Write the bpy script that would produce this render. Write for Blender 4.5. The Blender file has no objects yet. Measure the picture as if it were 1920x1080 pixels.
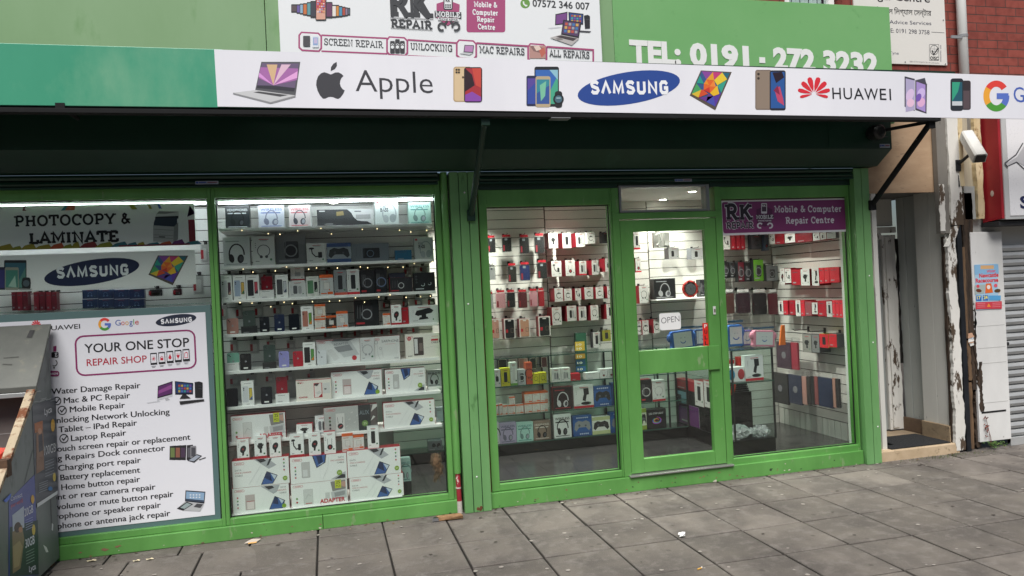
import bpy, math, random
from math import sin, cos, pi, radians as R
from mathutils import Vector, Matrix
random.seed(11)
S = bpy.context.scene
C = S.collection

# ---------------------------------------------------------------- camera
FPX, HC, DC = 1400.0, 1.675, 5.6            # focal length in photo pixels, eye height, distance to the shopfront plane Y = 0
YAW = math.atan(FPX / 5627.0)
RHO = math.atan(0.048)
_r = Vector((cos(YAW), -sin(YAW), 0)); _f = Vector((sin(YAW), cos(YAW), 0)); _u = Vector((0, 0, 1))
CAMP = Vector((0, -DC, HC))
cam_d = bpy.data.cameras.new('camera'); cam = bpy.data.objects.new('camera', cam_d); C.objects.link(cam)
cam_d.sensor_width = 36; cam_d.lens = 36 * FPX / 1920; cam_d.clip_start = 0.05; cam_d.clip_end = 2000
_X = _r * cos(RHO) - _u * sin(RHO); _Y = _u * cos(RHO) + _r * sin(RHO); _Z = -_f
cam.matrix_world = Matrix(((_X.x, _Y.x, _Z.x, CAMP.x), (_X.y, _Y.y, _Z.y, CAMP.y), (_X.z, _Y.z, _Z.z, CAMP.z), (0, 0, 0, 1)))
S.camera = cam

def ray(px, py):
    dx, dy = px - 960.0, py - 540.0
    x = dx * cos(RHO) - dy * sin(RHO); y = dy * cos(RHO) + dx * sin(RHO)
    return _f * FPX + _r * x - _u * y
def at(px, py, Y):
    d = ray(px, py); return CAMP + d * ((Y + DC) / d.y)
def atX(px, py, X):
    d = ray(px, py); return CAMP + d * (X / d.x)
def atZ(px, py, Z):
    d = ray(px, py); return CAMP + d * ((Z - HC) / d.z)

# ---------------------------------------------------------------- sky, sun, exposure
SUN_EL, SUN_AZ = 57.0, -18.0                  # the bright part of an overcast sky, high over the street in front of the shop
w = bpy.data.worlds.new('World'); S.world = w; w.use_nodes = True
nt = w.node_tree
sky = nt.nodes.new('ShaderNodeTexSky'); sky.sky_type = 'NISHITA'; sky.sun_disc = False
sky.sun_elevation = R(SUN_EL); sky.sun_rotation = R(180 - SUN_AZ); sky.air_density = 1.0; sky.dust_density = 1.5; sky.ozone_density = 1.0
bg = nt.nodes['Background']; bg.inputs[1].default_value = 0.05
nt.links.new(sky.outputs[0], bg.inputs[0])
sl = bpy.data.lights.new('sun', 'SUN'); sl.energy = 5.0; sl.angle = R(42); sl.color = (1.0, 0.97, 0.94)
sun = bpy.data.objects.new('sun', sl); C.objects.link(sun)
_d = Vector((sin(R(SUN_AZ)) * cos(R(SUN_EL)), -cos(R(SUN_AZ)) * cos(R(SUN_EL)), sin(R(SUN_EL))))
sun.rotation_euler = _d.to_track_quat('Z', 'Y').to_euler(); sun.location = (0, -8, 12)
S.view_settings.view_transform = 'Standard'; S.view_settings.look = 'None'
S.view_settings.exposure = 0.0; S.view_settings.gamma = 1.0
S.cycles.transparent_max_bounces = 24; S.cycles.max_bounces = 8
S.cycles.sample_clamp_indirect = 6.0

# ---------------------------------------------------------------- materials
def lin(h):
    if isinstance(h, str):
        h = h.lstrip('#'); c = [int(h[i:i + 2], 16) / 255 for i in (0, 2, 4)]
    else: c = [v / 255 for v in h]
    return tuple(v / 12.92 if v <= 0.04045 else ((v + 0.055) / 1.055) ** 2.4 for v in c) + (1.0,)
_mc = {}
def P(h, rough=0.45, metal=0.0, name=None):
    """plain printed / moulded surface with a trace of procedural unevenness"""
    k = (h, rough, metal)
    if k in _mc: return _mc[k]
    m = bpy.data.materials.new(name or 'surface_' + str(h).lstrip('#')); m.use_nodes = True
    n = m.node_tree; b = n.nodes['Principled BSDF']
    b.inputs['Base Color'].default_value = lin(h); b.inputs['Roughness'].default_value = rough; b.inputs['Metallic'].default_value = metal
    t = n.nodes.new('ShaderNodeTexNoise'); t.inputs['Scale'].default_value = 60; tc = n.nodes.new('ShaderNodeTexCoord')
    mr = n.nodes.new('ShaderNodeMapRange'); mr.inputs[3].default_value = max(0.02, rough - 0.1); mr.inputs[4].default_value = min(1, rough + 0.1)
    n.links.new(tc.outputs['Object'], t.inputs['Vector']); n.links.new(t.outputs['Fac'], mr.inputs[0]); n.links.new(mr.outputs[0], b.inputs['Roughness'])
    _mc[k] = m; return m
def NM(name, c1, c2, scale=4.0, rough=0.6, bump=0.0, bscale=40.0, stretch=(1, 1, 1), contrast=(0.35, 0.65), c3=None, s3=20.0, t3=(0.6, 0.7), metal=0.0):
    """two-colour noise material, with an optional third colour in worn or painted-glare patches"""
    m = bpy.data.materials.new(name); m.use_nodes = True; n = m.node_tree; b = n.nodes['Principled BSDF']
    L = n.links.new
    tc = n.nodes.new('ShaderNodeTexCoord'); mp = n.nodes.new('ShaderNodeMapping'); mp.inputs['Scale'].default_value = stretch
    g = n.nodes.new('ShaderNodeNewGeometry')
    L(g.outputs['Position'], mp.inputs['Vector'])
    t = n.nodes.new('ShaderNodeTexNoise'); t.inputs['Scale'].default_value = scale; t.inputs['Detail'].default_value = 6; t.inputs['Roughness'].default_value = 0.6
    L(mp.outputs[0], t.inputs['Vector'])
    r = n.nodes.new('ShaderNodeValToRGB'); r.color_ramp.elements[0].position = contrast[0]; r.color_ramp.elements[1].position = contrast[1]
    r.color_ramp.elements[0].color = lin(c1); r.color_ramp.elements[1].color = lin(c2)
    L(t.outputs['Fac'], r.inputs[0]); col = r.outputs[0]
    if c3:
        t2 = n.nodes.new('ShaderNodeTexNoise'); t2.inputs['Scale'].default_value = s3; t2.inputs['Detail'].default_value = 8; t2.inputs['Roughness'].default_value = 0.65
        L(mp.outputs[0], t2.inputs['Vector'])
        r2 = n.nodes.new('ShaderNodeMapRange'); r2.inputs[1].default_value = t3[0]; r2.inputs[2].default_value = t3[1]; L(t2.outputs['Fac'], r2.inputs[0])
        mx = n.nodes.new('ShaderNodeMix'); mx.data_type = 'RGBA'; L(r2.outputs[0], mx.inputs[0]); L(col, mx.inputs[6]); mx.inputs[7].default_value = lin(c3); col = mx.outputs[2]
    L(col, b.inputs['Base Color']); b.inputs['Roughness'].default_value = rough; b.inputs['Metallic'].default_value = metal
    if bump:
        tb = n.nodes.new('ShaderNodeTexNoise'); tb.inputs['Scale'].default_value = bscale; tb.inputs['Detail'].default_value = 5; L(mp.outputs[0], tb.inputs['Vector'])
        bp = n.nodes.new('ShaderNodeBump'); bp.inputs['Strength'].default_value = bump; bp.inputs['Distance'].default_value = 0.01
        L(tb.outputs['Fac'], bp.inputs['Height']); L(bp.outputs[0], b.inputs['Normal'])
    return m
def clear(name, fres=1.45, tint='f4f8f6', rough=0.02, haze=0.0):
    """thin clear sheet: lets light straight through, mirrors by Fresnel"""
    m = bpy.data.materials.new(name); m.use_nodes = True; n = m.node_tree
    for x in list(n.nodes):
        if x.type != 'OUTPUT_MATERIAL': n.nodes.remove(x)
    o = [x for x in n.nodes if x.type == 'OUTPUT_MATERIAL'][0]
    t = n.nodes.new('ShaderNodeBsdfTransparent'); t.inputs[0].default_value = lin(tint)
    g = n.nodes.new('ShaderNodeBsdfGlossy'); g.inputs['Roughness'].default_value = rough
    fr = n.nodes.new('ShaderNodeFresnel'); ge = n.nodes.new('ShaderNodeNewGeometry'); mr = n.nodes.new('ShaderNodeMapRange'); mr.inputs[3].default_value = fres; mr.inputs[4].default_value = 1 / fres
    n.links.new(ge.outputs['Backfacing'], mr.inputs[0]); n.links.new(mr.outputs[0], fr.inputs[0])      # same mirror strength on both faces of a thin sheet
    mx = n.nodes.new('ShaderNodeMixShader'); n.links.new(fr.outputs[0], mx.inputs[0]); n.links.new(t.outputs[0], mx.inputs[1]); n.links.new(g.outputs[0], mx.inputs[2])
    out = mx.outputs[0]
    if haze:
        d = n.nodes.new('ShaderNodeBsdfDiffuse'); d.inputs[0].default_value = (0.8, 0.8, 0.8, 1)
        m2 = n.nodes.new('ShaderNodeMixShader'); m2.inputs[0].default_value = haze; n.links.new(out, m2.inputs[1]); n.links.new(d.outputs[0], m2.inputs[2]); out = m2.outputs[0]
    n.links.new(out, o.inputs[0]); return m
def emit(name, h, s):
    m = bpy.data.materials.new(name); m.use_nodes = True; n = m.node_tree; b = n.nodes['Principled BSDF']
    b.inputs['Base Color'].default_value = (0.8, 0.8, 0.8, 1); b.inputs['Emission Color'].default_value = lin(h); b.inputs['Emission Strength'].default_value = s
    return m
GLASS = clear('window_glass', 1.58); BAG = clear('clear_film', 1.22, 'fafafa', 0.1, 0.015); CGLASS = clear('counter_glass', 1.3, 'e8f2ee')
GREEN = NM('green_gloss_paint', '528942', '659f53', 2.4, 0.4, 0.12, 14, (1, 1, .35), c3='7f9a6c', s3=13, t3=(.62, .7))
GREEN2 = NM('faded_green_paint', '5f9056', '72a368', 2.4, 0.45, 0.12, 14, (1, 1, .3), c3='53804a', s3=13, t3=(.63, .7))
DGREEN = NM('dark_green_steel_and_shade', '092a1e', '0d3425', 1.2, 0.45, 0.03, 8, c3='1e4436', s3=3.0, t3=(.62, .75))  # steel coat; also carries painted shade on header beams and right jamb
WHITE = P('e6e6e4', 0.5); RED = P('b3202f'); BLACK = P('17181a', .4); INK = P('1b1b1d', .5)

# ---------------------------------------------------------------- mesh building
WL = {}
class MB:
    def __init__(s): s.v = []; s.f = []; s.m = []; s.mats = []
    def mi(s, mat):
        if mat not in s.mats: s.mats.append(mat)
        return s.mats.index(mat)
    def add(s, vs, fs, mat):
        n = len(s.v); i = s.mi(mat); s.v += [tuple(p) for p in vs]
        for f in fs: s.f.append([a + n for a in f]); s.m.append(i)
        return s
    def box(s, x0, x1, y0, y1, z0, z1, mat):
        v = [(x, y, z) for x in (x0, x1) for y in (y0, y1) for z in (z0, z1)]
        return s.add(v, [(0, 1, 3, 2), (4, 6, 7, 5), (0, 4, 5, 1), (2, 3, 7, 6), (0, 2, 6, 4), (1, 5, 7, 3)], mat)
    def prism(s, pts, axis, a, b, mat):
        """polygon in the two other axes, extruded along axis from a to b"""
        n = len(pts)
        def p3(p, t):
            return {'x': (t, p[0], p[1]), 'y': (p[0], t, p[1]), 'z': (p[0], p[1], t)}[axis]
        v = [p3(p, a) for p in pts] + [p3(p, b) for p in pts]
        f = [list(range(n))[::-1], list(range(n, 2 * n))] + [[i, (i + 1) % n, n + (i + 1) % n, n + i] for i in range(n)]
        return s.add(v, f, mat)
    def tube(s, pts, r, mat, n=10, cap=True):
        pts = [Vector(p) for p in pts]; rs = r if isinstance(r, (list, tuple)) else [r] * len(pts)
        v = []; f = []; prev = None
        for i, p in enumerate(pts):
            d = (pts[min(i + 1, len(pts) - 1)] - pts[max(i - 1, 0)]).normalized()
            a = prev if prev is not None else (Vector((0, 0, 1)) if abs(d.z) < .9 else Vector((1, 0, 0)))
            a = (a - d * a.dot(d)).normalized(); prev = a; b = d.cross(a)
            for k in range(n):
                t = 2 * pi * k / n; v.append(p + (a * cos(t) + b * sin(t)) * rs[i])
        for i in range(len(pts) - 1):
            for k in range(n):
                f.append((i * n + k, i * n + (k + 1) % n, (i + 1) * n + (k + 1) % n, (i + 1) * n + k))
        if cap: f += [list(range(n))[::-1], [(len(pts) - 1) * n + k for k in range(n)]]
        return s.add(v, f, mat)
    def rbox(s, x0, x1, y0, y1, z0, z1, r, mat, n=4):
        return s.prism(rrpts(x0, z0, x1, z1, r, n), 'y', y0, y1, mat)
    def ball(s, c, rx, ry, rz, mat, n=10, m=7):
        v = []; f = []
        for i in range(m + 1):
            a = pi * i / m
            for k in range(n):
                t = 2 * pi * k / n; v.append((c[0] + rx * sin(a) * cos(t), c[1] + ry * sin(a) * sin(t), c[2] + rz * cos(a)))
        for i in range(m):
            for k in range(n): f.append((i * n + k, (i + 1) * n + k, (i + 1) * n + (k + 1) % n, i * n + (k + 1) % n))
        return s.add(v, f, mat)
    def xf(s, M, start=0):
        for i in range(start, len(s.v)): s.v[i] = tuple(M @ Vector(s.v[i]))
        return s
    def build(s, name, parent=None, bevel=0.0, smooth=False):
        xs = [p[0] for p in s.v]; ys = [p[1] for p in s.v]; zs = [p[2] for p in s.v]
        o3 = Vector(((min(xs) + max(xs)) / 2, (min(ys) + max(ys)) / 2, min(zs)))
        me = bpy.data.meshes.new(name); me.from_pydata([tuple(Vector(p) - o3) for p in s.v], [], s.f)
        for m in s.mats: me.materials.append(m)
        me.polygons.foreach_set('material_index', s.m)
        if smooth: me.polygons.foreach_set('use_smooth', [True] * len(me.polygons))
        me.update()
        o = bpy.data.objects.new(name, me); C.objects.link(o); WL[o.name] = o3
        if parent: o.parent = parent; o.location = o3 - WL[parent.name]
        else: o.location = o3
        if bevel:
            b = o.modifiers.new('bevel', 'BEVEL'); b.width = bevel; b.segments = 2; b.limit_method = 'ANGLE'
        return o
def rrpts(x0, z0, x1, z1, r, n=4):
    out = []
    for cx, cz, a0 in ((x1 - r, z1 - r, 0), (x0 + r, z1 - r, 90), (x0 + r, z0 + r, 180), (x1 - r, z0 + r, 270)):
        for i in range(n + 1):
            a = R(a0 + 90 * i / n); out.append((cx + r * cos(a), cz + r * sin(a)))
    return out
def tag(o, label=None, cat=None, group=None, kind=None):
    if label: o['label'] = label
    if cat: o['category'] = cat
    if group: o['group'] = group
    if kind: o['kind'] = kind
    return o
def thing(name, label, cat, loc, group=None):
    o = bpy.data.objects.new(name, None); C.objects.link(o); o.location = loc; o.empty_display_size = .1
    WL[o.name] = Vector(loc); return tag(o, label, cat, group)
def bx(name, x0, x1, y0, y1, z0, z1, mat, parent=None, bevel=0.003):
    return MB().box(x0, x1, y0, y1, z0, z1, mat).build(name, parent, bevel)

# ---------------------------------------------------------------- lettering and printed art
_gc = {}
_tc = bpy.data.curves.new('lettering_source', 'FONT'); _to = bpy.data.objects.new('lettering_source', _tc)
def glyphs(s, bold):
    k = (s, bold)
    if k not in _gc:
        _tc.body = s; _tc.offset = bold; _tc.resolution_u = 3
        me = _to.to_mesh(); v = [(p.co.x, p.co.y) for p in me.vertices]; f = [list(p.vertices) for p in me.polygons]; _to.to_mesh_clear()
        _gc[k] = (v, f)
    return _gc[k]
CAPH = 0.0
def caph():
    global CAPH
    if not CAPH: CAPH = max(p[1] for p in glyphs('H', 0.0)[0])
    return CAPH
def arc(cx, cy, rx, ry, a0, a1, n=10):
    return [(cx + rx * cos(R(a0 + (a1 - a0) * i / n)), cy + ry * sin(R(a0 + (a1 - a0) * i / n))) for i in range(n + 1)]
st = lambda x, a=0, b=1: [(x, a), (x, b)]
SF = {   # slab-serif letters: width, strokes, slab serif centres
 'A': (.95, [[(.08, 0), (.46, 1), (.86, 0)], [(.24, .33), (.7, .33)]], [(.1, 0), (.84, 0)]),
 'B': (.85, [st(.22), [(.22, 1), (.46, 1)] + arc(.46, .76, .22, .24, 80, -80) + [(.22, .52)], [(.22, .52), (.5, .52)] + arc(.5, .26, .24, .26, 80, -80) + [(.22, 0)]], [(.14, 0), (.14, 1)]),
 'C': (.9, [arc(.5, .5, .38, .46, 45, 315, 14), st(.82, .62, 1)], []),
 'E': (.85, [st(.22), [(.22, .95), (.74, .95)], [(.22, .5), (.62, .5)], [(.22, .05), (.78, .05)], st(.73, .72, 1), st(.77, 0, .3)], [(.14, 0), (.14, 1)]),
 'G': (.98, [arc(.5, .5, .38, .46, 50, 340, 14), st(.84, .02, .42), st(.82, .65, 1), [(.58, .42), (.96, .42)]], []),
 'H': (1.0, [st(.22), st(.78), [(.22, .5), (.78, .5)]], [(.22, 0), (.22, 1), (.78, 0), (.78, 1)]),
 'I': (.5, [st(.25)], [(.25, 0), (.25, 1)]),
 'K': (.98, [st(.22), [(.8, 1), (.28, .45)], [(.42, .6), (.84, 0)]], [(.22, 0), (.22, 1), (.8, 1), (.84, 0)]),
 'L': (.82, [st(.22), [(.22, .06), (.76, .06)], st(.74, 0, .36)], [(.22, 1), (.16, 0)]),
 'M': (1.15, [[(.2, 0), (.2, 1), (.57, .3), (.95, 1), (.95, 0)]], [(.2, 0), (.95, 0), (.12, 1), (1.02, 1)]),
 'N': (1.0, [[(.22, 0), (.22, 1), (.8, 0), (.8, 1)]], [(.2, 0), (.14, 1), (.8, 1)]),
 'O': (.96, [arc(.48, .5, .38, .45, 0, 360, 18)], []),
 'P': (.85, [st(.22), [(.22, .96), (.5, .96)] + arc(.5, .71, .24, .25, 80, -80) + [(.22, .46)]], [(.24, 0), (.14, 1)]),
 'R': (.95, [st(.22), [(.22, .96), (.5, .96)] + arc(.5, .72, .24, .24, 80, -80) + [(.22, .48)], [(.46, .48), (.82, 0)]], [(.22, 0), (.14, 1), (.84, 0)]),
 'S': (.82, [arc(.42, .73, .27, .22, 20, 250, 9) + arc(.42, .26, .3, .22, 70, -160, 9), st(.7, .68, .98), st(.12, .02, .34)], []),
 'T': (.9, [[(.05, .95), (.85, .95)], st(.45), st(.09, .66, 1), st(.81, .66, 1)], [(.45, 0)]),
 'U': (.98, [[(.22, 1), (.22, .35)] + arc(.49, .33, .27, .28, 180, 360, 8) + [(.76, 1)]], [(.22, 1), (.76, 1)]),
 'Y': (.95, [[(.1, 1), (.47, .45)], [(.84, 1), (.47, .45)], st(.47, 0, .47)], [(.12, 1), (.84, 1), (.47, 0)]),
 '&': (.98, [[(.92, .05), (.3, .7), (.28, .86), (.42, .96), (.58, .86), (.52, .7), (.2, .42), (.16, .22), (.36, .05), (.6, .14), (.8, .5)]], [(.82, .5)]),
 'a': (.74, [[(.14, .55), (.3, .68), (.48, .66), (.56, .5), (.56, 0)], arc(.34, .2, .2, .17, 0, 360, 10)], [(.62, 0)]),
 'b': (.78, [st(.2), arc(.44, .34, .24, .3, 0, 360, 12)], [(.14, 1)]),
 'e': (.74, [arc(.38, .34, .27, .3, 0, 315, 12), [(.11, .36), (.65, .36)]], []),
 'i': (.44, [st(.22, 0, .68), st(.22, .84, 1)], [(.22, 0), (.16, .66)]),
 'l': (.44, [st(.22)], [(.22, 0), (.16, 1)]),
 'm': (1.1, [st(.2, 0, .68), [(.2, .5), (.36, .64), (.5, .56), (.53, .4), (.53, 0)], [(.53, .5), (.7, .64), (.84, .56), (.87, .4), (.87, 0)]], [(.2, 0), (.53, 0), (.87, 0), (.14, .66)]),
 'n': (.84, [st(.2, 0, .68), [(.2, .48), (.36, .64), (.54, .58), (.6, .42), (.6, 0)]], [(.2, 0), (.6, 0), (.14, .66)]),
 'o': (.76, [arc(.38, .34, .27, .3, 0, 360, 12)], []),
 'p': (.8, [st(.2, -.3, .68), arc(.46, .34, .25, .3, 0, 360, 12)], [(.22, -.28), (.14, .66)]),
 'r': (.6, [st(.2, 0, .68), [(.2, .42), (.34, .62), (.54, .62)]], [(.22, 0), (.14, .66)]),
 't': (.56, [[(.24, .92), (.24, .18), (.34, .05), (.52, .06)], [(.04, .64), (.48, .64)]], []),
 'u': (.84, [[(.18, .66), (.18, .2), (.3, .06), (.46, .06), (.58, .22)], st(.6, 0, .66)], [(.13, .66), (.56, .66), (.66, 0)]),
 ' ': (.4, [], []),
}
def strip(pts, w):
    """ribbon of width w along a polyline -> verts, quads"""
    n = len(pts); v = []; closed = n > 3 and abs(pts[0][0] - pts[-1][0]) + abs(pts[0][1] - pts[-1][1]) < 1e-6
    for i, p in enumerate(pts):
        a = pts[i - 1] if i else (pts[-2] if closed else p); b = pts[i + 1] if i < n - 1 else (pts[1] if closed else p)
        d1 = Vector((p[0] - a[0], p[1] - a[1])); d2 = Vector((b[0] - p[0], b[1] - p[1]))
        if d1.length < 1e-9: d1 = d2
        if d2.length < 1e-9: d2 = d1
        d1.normalize(); d2.normalize(); t = d1 + d2
        if t.length < 1e-6: t = d1
        t.normalize(); q = min(1.6, 1 / max(.3, abs(t.dot(d1)))); nx, ny = -t.y * w / 2 * q, t.x * w / 2 * q
        v += [(p[0] + nx, p[1] + ny), (p[0] - nx, p[1] - ny)]
    return v, [(2 * i, 2 * i + 1, 2 * i + 3, 2 * i + 2) for i in range(n - 1)]
def slab_text(s, t=.2):
    out = []; x = 0
    for ch in s:
        wd, strokes, slabs = SF[ch]
        for j, q in enumerate(strokes):
            v, f = strip(q, t); out.append(([(x + a, b) for a, b in v], f, j))
        for j, (a, b) in enumerate(slabs):
            hw = .17; th = t * .75; c = b + (th / 2 if b < .3 else -th / 2)
            out.append(([(x + a - hw, c - th / 2), (x + a + hw, c - th / 2), (x + a + hw, c + th / 2), (x + a - hw, c + th / 2)], [(0, 1, 2, 3)], 5 + j))
        x += wd + .06
    return out, x - .06

class Art:
    """flat printing on a face. T maps art coordinates to 3-D, N is the outward normal; every piece lies a hair above the last."""
    def __init__(s, mb, T, N, up=(0, 1), step=.00012, asp=1.0, base=.0006):
        s.mb, s.T, s.N, s.up, s.k, s.step, s.asp, s.base = mb, T, Vector(N), up, 0, step, asp, base
    def put(s, vs, fs, mat, dk=0):
        o = s.N * (s.base + s.step * (s.k + dk)); s.mb.add([Vector(s.T(a, b)) + o for a, b in vs], fs, mat)
    def cut(s, name, parent, keep=False):
        """close the printing drawn so far as one named part"""
        if s.mb.f: s.mb.build(name, parent)
        s.mb = MB()
        if not keep: s.k = 0
    def poly(s, pts, mat): s.k += 1; s.put(pts, [list(range(len(pts)))], mat)
    def rect(s, x0, y0, x1, y1, mat): s.poly([(x0, y0), (x1, y0), (x1, y1), (x0, y1)], mat)
    def ell(s, cx, cy, rx, ry, mat, rot=0, n=28):
        c, q = cos(R(rot)), sin(R(rot))
        s.poly([(cx + rx * cos(2 * pi * i / n) * c - ry * sin(2 * pi * i / n) * q, cy + rx * cos(2 * pi * i / n) * q + ry * sin(2 * pi * i / n) * c) for i in range(n)], mat)
    def circ(s, cx, cy, r, mat, n=20): s.ell(cx, cy, r / s.asp, r, mat, 0, n)       # r in units of v
    def line(s, pts, w, mat):
        """polyline of width w (v units), aspect-aware"""
        s.k += 1; v, f = strip([(a * s.asp, b) for a, b in pts], w); s.put([(a / s.asp, b) for a, b in v], f, mat)
    def arc(s, cx, cy, r, w, mat, a0=0, a1=360, n=20, ry=None):
        s.line([(cx + r / s.asp * cos(R(a0 + (a1 - a0) * i / n)), cy + (ry or r) * sin(R(a0 + (a1 - a0) * i / n))) for i in range(n + 1)], w, mat)
    def rr(s, x0, y0, x1, y1, r, mat):
        s.poly([(a / s.asp, b) for a, b in rrpts(x0 * s.asp, min(y0, y1), x1 * s.asp, max(y0, y1), r)], mat)
    def rro(s, x0, y0, x1, y1, r, w, mat):
        p = rrpts(x0 * s.asp, min(y0, y1), x1 * s.asp, max(y0, y1), r); s.line([(a / s.asp, b) for a, b in p + p[:1]], w, mat)
    def text(s, t, x0, y0, x1, y1, cap, mat, bold=0.0, slab=False, th=.2):
        """baseline from (x0,y0) to (x1,y1), cap height cap along up"""
        s.k += 1; dx, dy = x1 - x0, y1 - y0; ux, uy = s.up[0] * cap, s.up[1] * cap
        if slab:
            ps, wd = slab_text(t, th)
            for v, f, j in ps: s.put([(x0 + dx * a / wd + ux * b, y0 + dy * a / wd + uy * b) for a, b in v], f, mat, j * .4)
            s.k += 5
        else:
            v, f = glyphs(t, bold)
            if not v: return
            a0 = min(p[0] for p in v); a1 = max(p[0] for p in v); c = caph()
            s.put([(x0 + dx * (p[0] - a0) / (a1 - a0) + ux * p[1] / c, y0 + dy * (p[0] - a0) / (a1 - a0) + uy * p[1] / c) for p in v], f, mat)
def facade_art(mb, Y, Z=(0, 0, 1), **k):
    """art given in (zoomed) photo pixels, lying on the real plane Y"""
    return Art(mb, lambda a, b: at(Z[0] + a / Z[2], Z[1] + b / Z[2], Y), (0, -1, 0), (-.048, -1), **k)
def unit_art(mb, x0, x1, z0, z1, Y, **k):
    return Art(mb, lambda a, b: (x0 + a * (x1 - x0), Y, z0 + b * (z1 - z0)), (0, -1, 0), (0, 1), asp=(x1 - x0) / (z1 - z0), **k)
# ================================================================ ground
def paving_material():
    m = bpy.data.materials.new('concrete_paving'); m.use_nodes = True; n = m.node_tree; b = n.nodes['Principled BSDF']; L = n.links.new
    g = n.nodes.new('ShaderNodeNewGeometry')
    def noise(sc, det=6, ro=.6):
        t = n.nodes.new('ShaderNodeTexNoise'); t.inputs['Scale'].default_value = sc; t.inputs['Detail'].default_value = det; t.inputs['Roughness'].default_value = ro
        L(g.outputs['Position'], t.inputs['Vector']); return t.outputs['Fac']
    def mr(src, a, b_, c, d):
        q = n.nodes.new('ShaderNodeMapRange'); L(src, q.inputs[0])
        for i, v in enumerate((a, b_, c, d)): q.inputs[i + 1].default_value = v
        return q.outputs[0]
    def mix(f, a, bcol, mode='MIX'):
        q = n.nodes.new('ShaderNodeMix'); q.data_type = 'RGBA'; q.blend_type = mode
        if hasattr(f, 'is_output'): L(f, q.inputs[0])
        else: q.inputs[0].default_value = f
        for i, c in ((6, a), (7, bcol)):
            if hasattr(c, 'is_output'): L(c, q.inputs[i])
            else: q.inputs[i].default_value = c
        return q.outputs[2]
    isl = g.outputs['Random Per Island']
    c = mix(isl, lin('605a53'), lin('7b746c'))
    c = mix(mr(noise(2.2), .4, .62, 0, .75), c, lin('4e4945'))          # broad damp staining
    c = mix(mr(noise(9, 8, .7), .5, .72, 0, .5), c, lin('8d8781'))
    c = mix(mr(noise(240, 2), .62, .72, 0, .6), c, lin('a09890'))         # pale aggregate
    c = mix(mr(noise(210, 2), .63, .72, 0, .7), c, lin('3a3530'))
    v = n.nodes.new('ShaderNodeTexVoronoi'); v.inputs['Scale'].default_value = 5.5; v.feature = 'F1'; L(g.outputs['Position'], v.inputs['Vector'])
    c = mix(mr(v.outputs['Distance'], .06, .12, .55, 0), c, lin('3f3933'))      # trodden spots
    L(c, b.inputs['Base Color']); b.inputs['Roughness'].default_value = .82
    bp = n.nodes.new('ShaderNodeBump'); bp.inputs['Strength'].default_value = .35; bp.inputs['Distance'].default_value = .004; L(noise(180, 4), bp.inputs['Height']); L(bp.outputs[0], b.inputs['Normal'])
    return m
PAV = paving_material()
tag(MB().add([(-300, -300, -.16), (300, -300, -.16), (300, 300, -.16), (-300, 300, -.16)], [(0, 1, 2, 3)], NM('soil', '3a352f', '4a443c', 1, .9)).build('ground'), kind='structure')
tag(bx('road', -60, 60, -14, -6.3, -.15, -.12, NM('asphalt', '3b3b3c', '48484a', 40, .85)), kind='structure')
tag(bx('kerb', -60, 60, -6.3, -6.15, -.15, .0, NM('kerb_stone', '77736c', '8a867e', 12, .8)), kind='structure')
tag(bx('pavement_bed', -12, 14, -6.15, .6, -.15, -.014, NM('joint_dirt', '161310', '26211c', 30, .95)), kind='structure')
mb = MB(); rnd = random.Random(3)
xj = [3.05 + .455 * k for k in range(-20, 14)]
yj = [.3, -.195, -.67, -1.15, -1.62, -2.07, -2.53, -2.99, -3.45, -3.91, -4.37, -4.83, -5.29, -5.75, -6.15]
for i in range(len(xj) - 1):
    for j in range(len(yj) - 1):
        sh = (.16 if xj[i] < -.6 and j % 2 else 0)
        g1, g2 = rnd.uniform(.005, .0085), rnd.uniform(.005, .0085)
        x0, x1, y0, y1 = xj[i] + g1 + sh, xj[i + 1] - g2 + sh, yj[j + 1] + g1, yj[j] - g2
        h = [rnd.uniform(-.003, .003) for _ in range(4)]; e = .005
        top = [(x0 + e, y0 + e, h[0]), (x1 - e, y0 + e, h[1]), (x1 - e, y1 - e, h[2]), (x0 + e, y1 - e, h[3])]
        low = [(x0, y0, h[0] - .004), (x1, y0, h[1] - .004), (x1, y1, h[2] - .004), (x0, y1, h[3] - .004)]
        bot = [(p[0], p[1], -.03) for p in low]
        mb.add(top + low + bot, [(0, 1, 2, 3)] + [(a, 4 + a, 4 + (a + 1) % 4, (a + 1) % 4)[::-1] for a in range(4)] + [(4 + a, 8 + a, 8 + (a + 1) % 4, 4 + (a + 1) % 4)[::-1] for a in range(4)], PAV)
tag(mb.build('pavement'), kind='structure')
# gum and grit trodden onto the slabs: nobody could count it
mb = MB(); GUM = P('9a938b', .7); GUMD = P('4a443e', .8)
for _ in range(380):
    x, y = rnd.uniform(-2, 7), rnd.uniform(-3.2, -.03); r = rnd.uniform(.006, .016); q = rnd.uniform(.6, 1)
    mb.add([(x + r * cos(a * pi / 5) * rnd.uniform(.8, 1.15), y + q * r * sin(a * pi / 5) * rnd.uniform(.8, 1.15), .0042) for a in range(10)], [list(range(10))], rnd.choice((GUM, GUM, GUMD)))
for _ in range(150):
    x = rnd.uniform(-2, 6.6); y = -.035 - abs(rnd.gauss(0, .04)); r = rnd.uniform(.003, .012)
    mb.add([(x + r * cos(a * pi / 3) * rnd.uniform(.4, 1.2), y + r * sin(a * pi / 3) * rnd.uniform(.4, 1.2), .0045 + rnd.uniform(0, .004)) for a in range(6)], [list(range(6))], rnd.choice((P('4a3a2a', .9), P('6a5236', .9), P('8a7a66', .9), P('2c2620', .9))))
tag(mb.build('gum_and_grit'), kind='stuff')

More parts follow.
